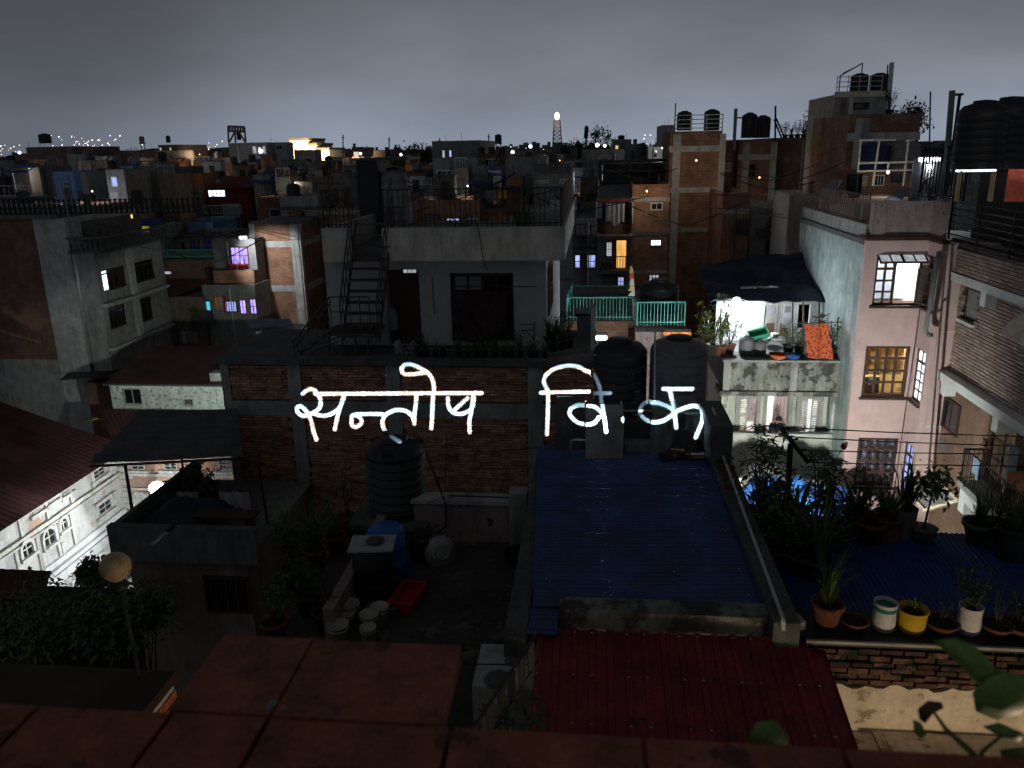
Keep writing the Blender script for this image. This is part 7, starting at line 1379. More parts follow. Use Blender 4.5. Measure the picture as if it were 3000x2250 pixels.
for i in range(9): p = py(2300+i*18, 403, 65); potplant(['shrub in the roof garden of the wide brick house', 'spiky plant in the roof garden of the wide brick house'][i % 2], p.x, 65, z+.05, 'pot', pot_black, ['bush', 'spike'][i % 2], random.uniform(1.0, 1.9), i, leaf_dark, 1.3, 'roof garden plants')
tree('slim dark cypress on the roof garden', py(2366, 380, 66), .35, 1.6, 500, leaf_dark, 77, 'cypress_tree', None, z, .2)
t, a, b, z = hs('gap_house', 'dark house filling the gap left of the wide brick house', 2117, 2168, 410, 63, 8, brickwork_dark, [W_(2125, 478, 2142, 502, 4, 1, metal_white, glass_dark)], .2)
t, a, b, z = hs('step_brick_house', 'stepped brick house with cement balcony below the twin tanks', 2120, 2200, 565, 52, 8, brickwork_dark, [W_(2150, 640, 2195, 690, 4, 1, metal_dark, glass_dark), W_(2230, 670, 2270, 700)], .9, slabs=((612, 625, concrete),))
t, a, b, z = hs('dim_yard_house', 'dim house with drying rack above the shed roof', 2200, 2350, 610, 54, 8, grey_wall, [W_(2245, 665, 2278, 692, 3, 1, metal_dark, cloth_grey)], .5)
t, a, b, z = hs('pale_lit_house', 'pale plaster house lit at its corner, above the dark tarpaulin', 2350, 2430, 577, 45, 7, plaster_white, [W_(2352, 720, 2372, 735), W_(2400, 715, 2425, 735)], .5); p = py(2335, 690, 43.5); point('corner_light', p, (1, .95, .92), 55, .2, t); MB().lathe([(.02, -.08), (.08, 0), (.02, .08)], p, 8).build('lamp', lamp_soft, t)
sheets(t, py(2335, 610, 44.2), py(2440, 612, 44.2), py(2440, 590, 46.5), py(2345, 588, 46.5), 3, 1, [concrete_dark])
# -- tall stepped brick house upper right with twin blue tanks
t, a, b, z = hs('stepped_tower', 'tall weathered stair tower at the upper right', 2447, 2600, 275, 52, 6, concrete, [W_(2500, 300, 2545, 320, 1, 1, metal_dark, glass_dark)], .15, slabs=((268, 284, plaster_cream),), cols=((2470, 2482, plaster_cream), (2447, 2462, brown_wall)), cat='tower')
t2 = thing('stair_tower_railing', 'thin pipe railing and frame on the stair tower', 'railing', (a+1, 52, z))
for k in range(4): rod('rail', metal_white, t2, (a+.1, 52.2, z+.3+k*.28), (b-.3, 52.2, z+.3+k*.28), .022)
for k in range(5): rod('post', metal_white, t2, (a+.1+k*(b-a-.4)/4, 52.2, z), (a+.1+k*(b-a-.4)/4, 52.2, z+1.2), .025)
for (A_, B_) in (((2462, 222), (2527, 185)), ((2527, 185), (2520, 270)), ((2462, 222), (2457, 275)), ((2470, 215), (2500, 200))): rod('frame_tube', metal_dark, t2, py(*A_, 52.3), py(*B_, 52.3), .035)
rtank('black tank, left on the stair tower', 2515, 270, 215, 54, ru=26, group='tanks on the stair tower'); rtank('black tank, right on the stair tower', 2573, 270, 214, 54, ru=28, group='tanks on the stair tower')
t = thing('white_vent_pipe', 'tall white vent pipe beside the stair tower', 'pipe', py(2605, 330, 50)); rod('pipe', pipe_white, t, py(2601, 332, 50), py(2613, 183, 50), .13); rod('thin_mast', metal_dark, t, py(2596, 290, 50.2), py(2601, 190, 50.2), .04)
t, a, b, z = hs('stepped_brick_house', 'brick house with cement bands under the stair tower', 2490, 2700, 333, 44, 7, brickwork, [], .15, slabs=((388, 412, concrete_pale),), cols=((2488, 2508, concrete_pale), (2508, 2530, concrete)))
tree('bush growing on the brick house roof', py(2668, 345, 45), .9, .8, 900, leaf_dark, 78, 'roof_bush', None, z, .22, 'bush'); p = py(2608, 320, 44.5); potplant('small shrub on the stepped brick house roof', p.x, 44.6, z, 'pot', pot_black, 'bush', 1.1, 5, leaf_dark, 1.2, 'roof garden plants')
for i, (u, m) in enumerate(((2555, tank_blue), (2642, tank_grey))): rtank(['dark blue tank behind white posts, left of two', 'grey tank behind white posts, right of two'][i], u, 500, 412, 37, ru=44, mat=m, group='tanks behind white posts')
t = thing('white_post_frame', 'pale pipe frame with posts before the two big tanks', 'frame', py(2600, 540, 35))
for (A_, B_) in (((2512, 505), (2522, 410)), ((2556, 545), (2577, 408)), ((2646, 545), (2662, 410)), ((2515, 410), (2625, 410)), ((2655, 412), (2680, 410)), ((2512, 478), (2690, 474)), ((2515, 502), (2680, 498)), ((2600, 500), (2604, 475))): rod('pipe', pipe_white, t, py(*A_, 35), py(*B_, 35), .045)
t, a, b, z = hs('tank_platform', 'low brick platform under the two big tanks', 2510, 2700, 503, 36, 6, brickwork, [W_(2525, 515, 2540, 545, 1, 1, metal_white, lit_dim), W_(2560, 512, 2590, 545, 3, 1, metal_white, glass_dark), W_(2610, 510, 2650, 535, 1, 1, metal_dark, glass_dark)], .05)
point('platform_fill_light', py(2600, 520, 33.5), (1, .85, .65), 30, .2, t)  # light added to brighten the brick platform
t = thing('solar_geyser', 'standing cylindrical steel boiler lit by a tube lamp', 'boiler', py(2710, 590, 29)); p = py(2700, 592, 29); MB().lathe([(.40, 0), (.42, .03), (.42, 1.3), (.38, 1.42), (.05, 1.46)], p, 24).build('drum', steel, t, True)
MB().tube([py(2690, 565, 28.4), py(2715, 525, 28.4), py(2735, 516, 28.4)], .05, 8).build('pipe', metal_dark, t, True); MB().tube([py(2720, 592, 28.4), py(2728, 560, 28.4), py(2720, 548, 28.4)], .03, 6).build('pipe', metal_dark, t, True)
t = thing('tube_lamp', 'bright white tube lamp above the steel boiler', 'lamp', py(2725, 468, 28.6)); q = fr(2694, 463, 2755, 472, 28.6); bpiece('tube', lamp_soft, t, q[0], q[1], 28.6, 28.68, q[2], q[3]); bpiece('holder', metal_white, t, q[0], q[1], 28.69, 28.75, q[2], q[3]+.03); q2 = fr(2718, 474, 2756, 592, 29.6); bpiece('lit_board', plaster_white, t, q2[0], q2[1], 29.6, 29.65, q2[2], q2[3]); point('tube_light', ((q[0]+q[1])/2, 28.5, q[2]-.15), (.95, .93, 1), 85, .15, t)
t, a, b, z = hs('pink_back_roof', 'roof deck behind the pink house parapet', 2430, 2760, 592, 30, 6, plaster_pinkdim, [], .05)
for i, (u0, v0, u1, v1, lb) in enumerate(((2388, 575, 2460, 530, 'tilted solar panel behind the pale lit house'), (2590, 590, 2665, 552, 'tilted solar panel before the white post frame'))):
    t = thing('solar_collector', lb, 'solar panel', py(u0, v0, 33-i*3), 'solar panels'); A, B, C_, D = py(u0, v0, 32-i*3), py(u0+45, v0+3, 32-i*3), py(u1+5, v1+2, 33.5-i*3), py(u1-22, v1, 33.5-i*3); MB().prism([A, B, C_, D], (0, 0, .06)).build('panel', pipe_grey, t); rod('leg', metal_dark, t, C_, C_-Vector((0, 0, .8)), .03)
t = thing('hung_trousers', 'dark trousers hanging on a line behind the pink house', 'laundry', py(2500, 550, 28.5)); q = fr(2480, 510, 2525, 580, 28.5); MB().slab(lambda s, w: Vector((q[0]+(q[1]-q[0])*s, 28.5+.04*math.sin(s*9), q[3]-w*(q[3]-q[2])*(1 if .2 < s < .95 else .75))), 14, 4, (0, .03, 0)).build('cloth', cloth_black, t)
# -- grey concrete block and roofs in the middle distance behind the grey house
t, a, b, z = hs('grey_block', 'plain grey concrete block on the skyline left of centre', 1265, 1407, 412, 80, 12, M('block_grey', (.20, .20, .20), streak=.4), [W_(1296, 440, 1304, 462, 1, 2, metal_white, lit_pale), W_(1316, 440, 1323, 460, 1, 2, metal_white, lit_cool)], .2)
t, a, b, z = hs('grid_window_house', 'grey house with white grid window below the concrete block', 1267, 1400, 463, 72, 7, grey_wall, [W_(1280, 498, 1325, 544, 3, 3, metal_white, glass_dark), W_(1342, 520, 1362, 545), W_(1375, 520, 1388, 545)], .3)
t, a, b, z = hs('dark_tank_roof', 'dark roof with row of tanks right of the concrete block', 1395, 1485, 452, 76, 8, brickwork_dark, [W_(1420, 465, 1455, 490, 3, 1, metal_white, glass_dark)], .3)
for i, u in enumerate((1411, 1441, 1472)): rtank(['dark tank on the skyline roof, left of three', 'dark tank on the skyline roof, middle of three', 'dark tank on the skyline roof, right of three'][i], u, 452, 430, 77, ru=10, group='row of three skyline tanks')
rtank('black tank on a stand against the sky', 1460, 420, 393, 75, ru=10, group=None, stand=1.6)
t, a, b, z = hs('sloped_grey_house', 'grey plastered house with dish antenna on its roof', 1480, 1592, 462, 66, 8, plaster_dim, [], .2)
t, a, b, z = hs('white_baluster_house', 'house with white balustrade on the roof, centre', 1562, 1676, 508, 62, 8, grey_wall, [W_(1570, 528, 1608, 537, 6, 1, metal_white, glass_dark), W_(1640, 525, 1668, 537, 4, 1, metal_white, glass_dark)], .9, slabs=((503, 508, concrete_pale),))
for k in range(22): inst('baluster', bal, t, (a+.15+k*(b-a-.3)/21, 61.9, z+.95-.02))
t, a, b, z = hs('stacked_roof_house', 'house with stacked roof boxes under a black tank, right skyline', 1795, 1850, 408, 95, 8, grey_wall, [W_(1802, 425, 1812, 440, 1, 1, metal_white, lit_amber)], .3); rtank('black tank topping the stacked roof house', 1820, 408, 396, 97, ru=10, group=None)
t, a, b, z = hs('wide_dark_roof', 'wide dark flat-roofed house, right of centre', 1705, 1830, 438, 84, 10, grey_wall, [], .4)
rtank('square black tank before the white wall on the skyline', 1878, 466, 420, 72, ru=18, group=None)
t, a, b, z = hs('white_skyline_wall', 'white walled house lit on the skyline beside the brick tower', 1900, 1962, 430, 85, 8, white_wall, [W_(1915, 440, 1925, 460)], .1); point('wall_fill_light', py(1940, 440, 82), (1, 1, .95), 130, .3, t)  # added light that brightens the white wall
t, a, b, z = hs('far_pink_block', 'tall pale pink block behind the brick tower', 1940, 1975, 366, 120, 10, M('pinkish', (.30, .26, .28)), [], .3)
# -- floodlit cream block and transmitter tower
t = thing('cream_block', 'stepped cream building brightly floodlit on the skyline', 'building', py(905, 440, 190)); Yc = 190; cream = M('cream_paint', (.75, .60, .38), var=.06)
for (u0, u1, vt) in ((852, 907, 411), (907.2, 930, 425), (930.2, 966, 439)):
    q = fr(u0, vt, u1, 500, Yc); MB().box(q[0], q[1], Yc, Yc+12, 0, q[3]).build('wall', cream, t); bpiece('roof_edge', wood_brown, t, q[0]-.2, q[1]+.2, Yc-.3, Yc+12.2, q[3]+.01, q[3]+.5)
F = Face('y', Yc)
for u in (868, 884, 918, 943): s = F.pix(u, 450, u+6, 458); window(t, F, *s, 1, 1, trim_white, glass_dark, 0, .1, proud=True)
p = py(895, 478, Yc-14); spot('flood_light', p, py(900, 440, Yc), (1, .80, .50), 60000, 130, .5, .5, t); p = py(952, 470, Yc-9); spot('flood_light', p, py(955, 450, Yc), (1, .93, .8), 7000, 120, .5, .5, t)
t = thing('transmitter_tower', 'lattice tower topped by a glowing warm lamp', 'tower', py(1632, 440, 220)); pb, pt = py(1633, 450, 220), py(1632, 352, 220)
for sx, sy in ((-1, -1), (1, -1), (1, 1), (-1, 1)): rod('leg', metal_rust, t, pb+Vector((sx*1.3, sy*1.3, 0)), pt+Vector((sx*.75, sy*.75, 0)), .13, 6)
for k in range(9):
    q = pb.lerp(pt, k/9); r_ = 1.3-.55*k/9; q2 = pb.lerp(pt, (k+1)/9)
    for sx in (-1, 1): rod('brace', metal_rust, t, q+Vector((sx*r_, -r_, 0)), q2+Vector((-sx*r_*.95, -r_*.95, 0)), .08, 5)
    rod('ring', metal_rust, t, q+Vector((-r_, -r_, 0)), q+Vector((r_, -r_, 0)), .08, 5)
MB().lathe([(.6*math.cos(q), .9*math.sin(q)) for q in [math.radians(d) for d in range(-90, 91, 15)]], pt+Vector((0, 0, 1.0)), 14).build('beacon', lamp_orange, t, True); point('beacon_light', pt+Vector((0, -2.5, -1.0)), (1, .6, .3), 260, .5, t)
q = fr(1622, 418, 1645, 470, 215); MB().box(q[0], q[1], 215, 222, 0, q[3]).build('base_block', grey_wall, t)
for i, (u, v0, v1, lb) in enumerate(((1005, 395, 455, 'thin lattice mast on the skyline right of the cream block'), (1140, 402, 445, 'thin straight mast on the skyline, left of centre'), (1717, 368, 445, 'dark mast with furled flag on the skyline'), (1432, 393, 440, 'thin aerial left of the tank on a stand'), (1288, 405, 415, 'short aerial on the concrete block'), (1415, 412, 440, 'short dark pole right of the concrete block'))):
    t = thing('skyline_mast', lb, 'mast', py(u, v1, 120), 'masts on the skyline'); rod('mast', metal_rust, t, py(u, v1+20, 120), py(u, v0, 120), .16 if i == 2 else .09)
    if i == 2: rod('flag', metal_black, t, py(u-1, 405, 120), py(u+2, 372, 120), .3)
    else: rod('cross_arm', metal_rust, t, py(u-4, v0+8, 120), py(u+4, v0+8, 120), .05)
# -- billboard frame house, apartments, blue house, others on the left skyline
t, a, b, z = hs('frame_house', 'house with empty sign frame and lit columns on the left skyline', 668, 780, 418, 110, 3, grey_wall, [W_(740, 428, 752, 450, 1, 1, metal_white, lit_pale), W_(756, 430, 766, 450, 1, 1, metal_white, lit_amber), W_(770, 428, 778, 450, 1, 1, metal_white, lit_pale)], .3)
for (A_, B_) in (((670, 418), (668, 370)), ((720, 418), (716, 372)), ((668, 370), (716, 372)), ((669, 384), (718, 386)), ((690, 418), (688, 371)), ((672, 416), (688, 386)), ((718, 416), (700, 386))): rod('frame_tube', metal_rust, t, py(*A_, 110), py(*B_, 110), .13)
for k in range(6): q = fr(669+k*8, 371, 675+k*8, 383, 109.8); bpiece('sign_panel', sheet_grey, t, q[0], q[1], 109.8, 109.9, q[2], q[3])
rtank('black tank under the empty sign frame', 701, 410, 381, 112, ru=6, group=None)
t, a, b, z = hs('pale_apartments', 'pale apartment block with lit bays on the left skyline', 778, 838, 417, 130, 3, white_wall, [W_(788, 428, 800, 437), W_(810, 428, 826, 437), W_(785, 446, 797, 456, 1, 1, metal_white, lit_white)], .3)
t, a, b, z = hs('grey_loft', 'grey loft house before the cream block', 861, 922, 439, 120, 3, plaster_dim, [W_(885, 462, 915, 478, 3, 1, metal_white, glass_dark)], .2)
t, a, b, z = hs('blue_house', 'small bright blue house on the left', 154, 213, 503, 70, 6, plaster_blue, [W_(188, 534, 195, 545, 1, 1, trim_white, cloth_black), W_(197, 534, 204, 545, 1, 1, trim_white, cloth_black), W_(190, 555, 208, 566, 1, 1, wood_dark, cloth_black)], .3, slabs=((516, 521, plaster_blue),))
t, a, b, z = hs('grey_side_house', 'grey house against the small blue house', 213, 252, 505, 71, 6, concrete, [], .2)
t, a, b, z = hs('lit_slot_house', 'dark house with one bright tall window on the left', 308, 362, 497, 66, 6, grey_wall, [W_(327, 517, 345, 547, 1, 1, metal_white, lit_cool)], .3)
t, a, b, z = hs('domed_roof_house', 'dark house with domed roof tank at the left skyline', 75, 212, 430, 85, 9, brown_wall, [W_(155, 465, 165, 478)], .4); rtank('round dark tank crowning the left skyline house', 134, 420, 391, 86, ru=16, group=None)
t, a, b, z = hs('yellow_frame_house', 'brown house with yellowish door frame, left', 325, 456, 442, 90, 9, brown_wall, [W_(377, 470, 425, 537, 1, 1, metal_yellow, glass_dark)], .3); rtank('pale tank on a thin stand, left skyline', 417, 420, 399, 92, ru=7, mat=tank_grey, group=None, stand=2)
t, a, b, z = hs('flat_cap_house', 'small flat-capped roof room on the left skyline', 463, 519, 424, 100, 8, tan_wall, [W_(468, 432, 474, 446, 1, 1, metal_white, lit_pale), W_(497, 432, 503, 446, 1, 1, metal_white, lit_pale)], .1); rtank('small tank on the flat-capped roof room', 494, 418, 397, 102, ru=6, group=None)
t, a, b, z = hs('white_door_house', 'pale teal house with dark door, left of centre', 612, 676, 500, 96, 4, M('pale_teal', (.28, .36, .38)), [W_(625, 522, 640, 549, 1, 1, wood_dark, cloth_black)], .5, slabs=((512, 515, concrete_dark),))
rtank('black tank behind the balustrade, left', 405, 600, 555, 60, ru=18, group=None)
# -- smaller volumes crowded before the left and centre skyline houses
rgm = random.Random(5); mm = {'grey': grey_wall, 'brown': brown_wall, 'dark brick': brickwork_dark, 'brick': brickwork, 'cement': concrete, 'dark cement': concrete_dark, 'tan': tan_wall, 'orange': orange_wall, 'pale': white_wall, 'dim plaster': plaster_dim}
for i, (u0, u1, v, Y, cn) in enumerate(((-20, 40, 470, 80, 'grey'), (28, 82, 492, 76, 'brown'), (78, 128, 468, 79, 'dark brick'), (112, 152, 486, 73, 'dark cement'), (196, 236, 452, 83, 'dim plaster'), (226, 268, 470, 78, 'brown'), (262, 302, 458, 84, 'pale'), (286, 322, 492, 75, 'dark brick'), (352, 388, 486, 74, 'cement'), (372, 408, 462, 85, 'brown'), (400, 446, 500, 72, 'dim plaster'), (436, 472, 474, 80, 'grey'), (462, 512, 510, 70, 'brown'), (486, 522, 466, 90, 'orange'), (514, 556, 488, 82, 'dark cement'), (548, 592, 508, 82, 'orange'), (566, 612, 470, 92, 'brown'), (596, 640, 462, 98, 'tan'), (636, 680, 478, 94, 'dark brick'), (676, 716, 500, 88, 'grey'), (706, 752, 476, 96, 'orange'), (740, 790, 512, 78, 'dim plaster'), (776, 818, 486, 90, 'brown'), (806, 850, 520, 74, 'cement'), (836, 876, 498, 84, 'dark brick'), (862, 915, 532, 70, 'grey'), (900, 944, 500, 86, 'pale'), (930, 985, 540, 66, 'brown'), (975, 1020, 508, 80, 'dim plaster'), (1005, 1050, 486, 92, 'brown'), (1190, 1228, 500, 80, 'dark brick'), (1222, 1266, 520, 72, 'grey'), (1330, 1372, 492, 70, 'brown'), (1385, 1430, 512, 64, 'dark cement'), (1420, 1470, 500, 70, 'dim plaster'), (1484, 1530, 520, 62, 'dark brick'), (1535, 1565, 494, 72, 'cement'), (1676, 1712, 492, 74, 'grey'), (1700, 1752, 520, 64, 'brown'), (1752, 1790, 468, 82, 'dark cement'), (1838, 1872, 476, 78, 'dim plaster'))):
    t, a, b, z = hs('infill_house', f'small {cn} house crowded into the rows before the skyline', u0, u1, v, Y, 3, mm[cn], [], rgm.choice([.15, .4, .6]), 'small crowded houses')
    if rgm.random() < .5: xx = rgm.uniform(a+.4, b-.4); tank('small roof tank among the crowded houses', xx, Y+1.4, z, .45, 1.1, rgm.choice([tank_black, tank_grey]), group='tanks on the crowded houses')
    if rgm.random() < .4: bars(t, (a+.08, Y+.07, z+.1), (b-.08, Y+.07, z+.1), rgm.uniform(.9, 1.2), 5, rgm.choice([metal_rust, metal_dark, metal_white]), .015, .025)
    if rgm.random() < .3: sheets(t, (a-.2, Y-.5, z-.3), (b+.2, Y-.5, z-.35), (b+.2, Y+1.6, z+.5), (a-.2, Y+1.6, z+.5), 2, 1, [sheet_grey, sheet_maroon, sheet_blue])
# -- fill houses, row upon row to the horizon
rg = random.Random(21)
walls = [(grey_wall, 'grey'), (brown_wall, 'brown'), (brickwork_dark, 'dark brick'), (brickwork, 'brick'), (plaster_dim, 'dim plaster'), (concrete_dark, 'dark cement'), (tan_wall, 'tan'), (orange_wall, 'orange'), (white_wall, 'pale'), (concrete, 'cement')]
wts = [5, 5, 4, 5, 4, 4, 2, 1, 3, 3]
NUM = ['no window', 'one window', 'two windows', 'three windows', 'four windows']
rows_ = [(62, 590, 24), (69, 566, 22), (77, 543, 20), (86, 522, 18), (96, 503, 16), (108, 488, 14), (122, 476, 13)]
def slope(um): return -.019*(um-1500)
for ri, (Y, vt, jv) in enumerate(rows_):
    u = -90
    while u < 3090:
        k_ = FPX/Y; wpx = rg.uniform(1.9, 4.6)*k_; u1 = u+wpx; um = (u+u1)/2
        v = vt+slope(um)+rg.gauss(0, jv*.6)-(rg.uniform(5, 16) if ri > 3 and rg.random() < .2 else 0)
        if (um > 2120 and Y < 95) or (u1 > 380 and u < 740 and Y < 80) or (u1 > 838 and u < 985 and 115 < Y < 205) or (ri > 3 and rg.random() < .06): u = u1+rg.uniform(0, 6); continue
        m, cn = rg.choices(walls, wts)[0]; band = 'near rows' if ri < 3 else 'middle rows' if ri < 6 else 'far rows'; side = 'left of cream block' if um < 850 else 'left of tower' if um < 1630 else 'right of tower'
        wins = []; nw = rg.choice([0, 1, 2, 2, 3] if wpx > 3.4*k_ else [0, 1, 1]); lit = 0
        for k in range(nw):
            a = u+(k+rg.uniform(.18, .35))*wpx/nw; c = a+rg.uniform(.7, 1.3)*k_; vb = v+rg.uniform(.9, 1.5)*k_
            pm = rg.choices([glass_dark, lit_dim, lit_amber, lit_pale, lit_cool, lit_warm], [14, 1.6, .4, .5, .2, .2])[0]; lit += pm is not glass_dark
            if c < u1: wins.append(W_(a, vb, c, vb+rg.uniform(1.0, 1.7)*k_, rg.choice([1, 2, 2, 3]), rg.choice([1, 1, 2]), rg.choice([wood_dark, metal_white, wood_grey, wood_brown]), pm))
        t, x0, x1, zr = hs('town_house', f'{cn} house, {NUM[len(wins)]}{" lit" if lit else ""}, {band} {side}', u, u1, v, Y+rg.uniform(-1.5, 1.5), rg.uniform(4, 6) if Y < 80 else rg.uniform(2.5, 3.5), m, wins, rg.choice([.1, .4, .7]), 'town houses '+band)
        y_ = WM[t].translation.y; wd_ = x1-x0
        if rg.random() < .5: bpiece('floor_band', rg.choice([concrete, concrete_dark, concrete_pale]), t, x0-.04, x1+.04, y_-.06, y_-.002, zr-.35, zr-.1)
        if rg.random() < .35: bpiece('rendered_patch', rg.choice([concrete, plaster_dim, orange_wall, tan_wall]), t, x0+wd_*rg.uniform(0, .3), x0+wd_*rg.uniform(.5, 1), y_-.045, y_-.003, zr-rg.uniform(2.5, 3.4), zr-.5)
        for q in range(rg.choice([0, 0, 0, 1, 1])):
            xx = rg.uniform(x0+.5, x1-.5); st_ = rg.choice([0, 0, .5, 1.2]); r_ = rg.uniform(.42, .62)
            tk = tank(f'roof tank, {band} {side}', xx, y_+1.5, zr+st_, round(r_, 1)+.05, rg.choice([1.1, 1.3]), rg.choice([tank_black, tank_black, tank_grey]), group='tanks '+band)
            if st_:
                for dx in (-.35, .35): rod('stand_leg', metal_dark, tk, (xx+dx, y_+1.5, zr), (xx+dx, y_+1.5, zr+st_), .04, 5)
        if rg.random() < .4:
            xx = rg.uniform(x0+.5, x1-.5); w2 = rg.uniform(1.2, 2.2); h2 = rg.uniform(1.2, 2.2); rm = thing('roof_room', f'roof room, {band} {side}', 'roof room', (xx, y_+2, zr), 'roof rooms '+band); MB().box(xx-w2/2, xx+w2/2, y_+1.2, y_+2.4, zr, zr+h2).build('wall', rg.choices(walls, wts)[0][0], rm); bpiece('door', wood_dark, rm, xx-.3, xx+.3, y_+1.15, y_+1.19, zr+.02, zr+h2*.8); bpiece('roof', concrete_dark, rm, xx-w2/2-.1, xx+w2/2+.1, y_+1.1, y_+2.5, zr+h2+.001, zr+h2+.1)
        if rg.random() < .35:
            xx = rg.uniform(x0+.3, x1-.3); hh = rg.uniform(1.2, 2.8); ms = thing('roof_aerial', f'thin roof aerial, {band} {side}', 'aerial', (xx, y_+.5, zr), 'aerials '+band); rod('mast', metal_rust, ms, (xx, y_+.5, zr), (xx, y_+.5, zr+hh), .025, 5); rod('arm', metal_rust, ms, (xx-.35, y_+.5, zr+hh*.9), (xx+.35, y_+.5, zr+hh*.9), .015, 4)
        if ri < 5 and rg.random() < .25: bars(t, (x0+.1, y_+.07, zr+.1), (x1-.1, y_+.07, zr+.1), rg.uniform(.9, 1.2), 7, rg.choice([metal_dark, metal_rust, metal_white]), .015, .025)
        if ri < 4 and rg.random() < .3:
            xx = rg.uniform(x0+.4, x1-.4); potplant(f'roof plant, {band} {side}', xx, y_+.5, zr, 'pot', pot_black, rg.choice(['bush', 'grass', 'spike']), rg.uniform(.8, 1.5), rg.randint(0, 4), leaf_dark, 1.1, 'roof plants '+band)
        if ri < 5 and rg.random() < .25:
            xx = rg.uniform(x0+.6, x1-.6); ds = thing('roof_dish', f'round dish aerial, {band} {side}', 'dish', (xx, y_+.4, zr), 'dishes '+band); inst('dish', _pl.setdefault('dish', MB().lathe([(.02, 0), (.25, .04), (.36, .11), (.37, .11), (.25, .02), (.01, -.02)], n=14).mesh('dish', cloth_grey, True)), ds, (xx, y_+.4, zr+.8), rot=Vector((.4, -.6, .5)).to_track_quat('Z', 'Y').to_matrix()); rod('foot', metal_dark, ds, (xx, y_+.4, zr), (xx, y_+.4, zr+.8), .03, 5)
        if ri < 5 and rg.random() < .18 and wd_ > 3:
            n_ = rg.randint(3, 6); ln = thing('washing_line', f'washing line with clothes, {band} {side}', 'laundry', (x0, y_+.6, zr), 'washing lines '+band); rod('line', metal_dark, ln, (x0+.2, y_+.6, zr+1.5), (x1-.2, y_+.6, zr+1.5), .01, 4)
            for q in range(n_): cx = x0+.4+q*(wd_-.8)/n_; bpiece('cloth', rg.choice([cloth_white, cloth_grey, cloth_blue, curtain_orange, cloth_dark]), ln, cx, cx+rg.uniform(.25, .5), y_+.59, y_+.61, zr+rg.uniform(.6, .9), zr+1.49)
        u = u1+rg.choice([0, 0, 2, 8])
# farthest rows read as one mass
mbs = {m.name: MB() for m, _ in walls}; lw = {q.name: MB() for q in (lit_amber, lit_pale, lit_cool, lit_dim, glass_dark)}
for (Y, vt, jv) in ((138, 467, 12), (160, 459, 11), (190, 452, 10), (225, 447, 9), (270, 443, 9), (330, 440, 8), (420, 437, 7), (560, 435, 6)):
    u = -90
    while u < 2100:
        k_ = FPX/Y; u1 = u+rg.uniform(2.2, 6)*k_; um = (u+u1)/2; v = vt+slope(um)+rg.gauss(0, jv*.6)-(rg.uniform(4, 14) if rg.random() < .15 else 0)
        if not (u1 > 838 and u < 985 and Y < 205) and not (um > 1960 and Y < 150):
            m, cn = rg.choices(walls, wts)[0]; a, b = py(u, v, Y), py(u1, v, Y); mbs[m.name].box(a.x, b.x, Y, Y+3, 0, (a.z+b.z)/2)
            for q in range(rg.choice([0, 1, 2, 3])):
                uu_ = rg.uniform(u, u1-1.5*k_); vv = v+rg.uniform(.8, 4)*k_; p0, p1 = py(uu_, vv, Y), py(uu_+rg.uniform(.8, 1.5)*k_, vv+1.3*k_, Y); lw[rg.choices(['lit_amber', 'lit_pale', 'lit_cool', 'lit_dim', 'glass_dark'], [1.2, 1.2, .8, 2, 8])[0]].box(p0.x, p1.x, Y-.1, Y-.01, p1.z, p0.z)
            if rg.random() < .4: xx = rg.uniform(a.x, b.x); mbs['concrete_dark'].box(xx-.6, xx+.6, Y+1, Y+2.2, a.z-.3, a.z+rg.uniform(.8, 2))
        u = u1+rg.choice([0, 0, 3, 10])
far_ = MB(); mats_ = []; idx = []
for nm_, q in list(mbs.items())+list(lw.items()):
    if q.f: mats_.append(MATS[nm_]); idx += [len(mats_)-1]*len(q.f); far_.add(q.v, q.f)
o = far_.build('distant_houses', mats_); o.data.polygons.foreach_set('material_index', idx); o['kind'] = 'stuff'; tag(o, 'mass of tiny distant houses along the horizon', 'houses')
# lamps added through the town to brighten the walls near them
for i, (u, v, y_, e, warm, lb) in enumerate(((585, 452, 98, 240, 1, 'added warm lamp on the left skyline'), (640, 500, 90, 200, 1, 'added warm lamp left of centre, middle rows'), (450, 505, 84, 160, 0, 'added white lamp, left, middle rows'), (270, 560, 64, 150, 0, 'added white lamp behind the balustrade roof'), (860, 545, 70, 170, 1, 'added warm lamp left of the grey house'), (980, 505, 88, 220, 1, 'added warm lamp left of the black roof hut'), (1370, 545, 66, 110, 0, 'added white lamp below the grid window'), (1530, 500, 74, 160, 0, 'added white lamp in the centre rows'), (1640, 470, 96, 260, 1, 'added warm lamp under the transmitter tower'), (1710, 520, 70, 110, 0, 'added white lamp by the white balustrade'), (1895, 560, 53.5, 60, 1, 'added warm lamp on the brick block'), (2040, 470, 54.5, 90, 1, 'added warm lamp facing the brick tower'), (2225, 520, 58, 50, 1, 'added warm lamp below the twin tanks'), (120, 500, 76, 150, 0, 'added white lamp at the left edge'), (1135, 485, 100, 220, 1, 'added warm lamp right of the cream block'), (760, 475, 104, 200, 0, 'added white lamp before the cream block'))):
    p = py(u, v, y_); t = thing('added_lamp', lb, 'lamp', p, 'added lamps in the town'); MB().lathe([(.02, -.07), (.07, 0), (.02, .07)], p, 8).build('bulb', far_lamp_warm if warm else far_lamp, t, True); rod('bracket', metal_dark, t, p+Vector((0, 0, .07)), p+Vector((0, .5, .3)), .02, 5)
    point('bulb_light', p+Vector((0, -.15, -.1)), (1, .82, .60) if warm else (.9, .95, 1), e, .1, t)
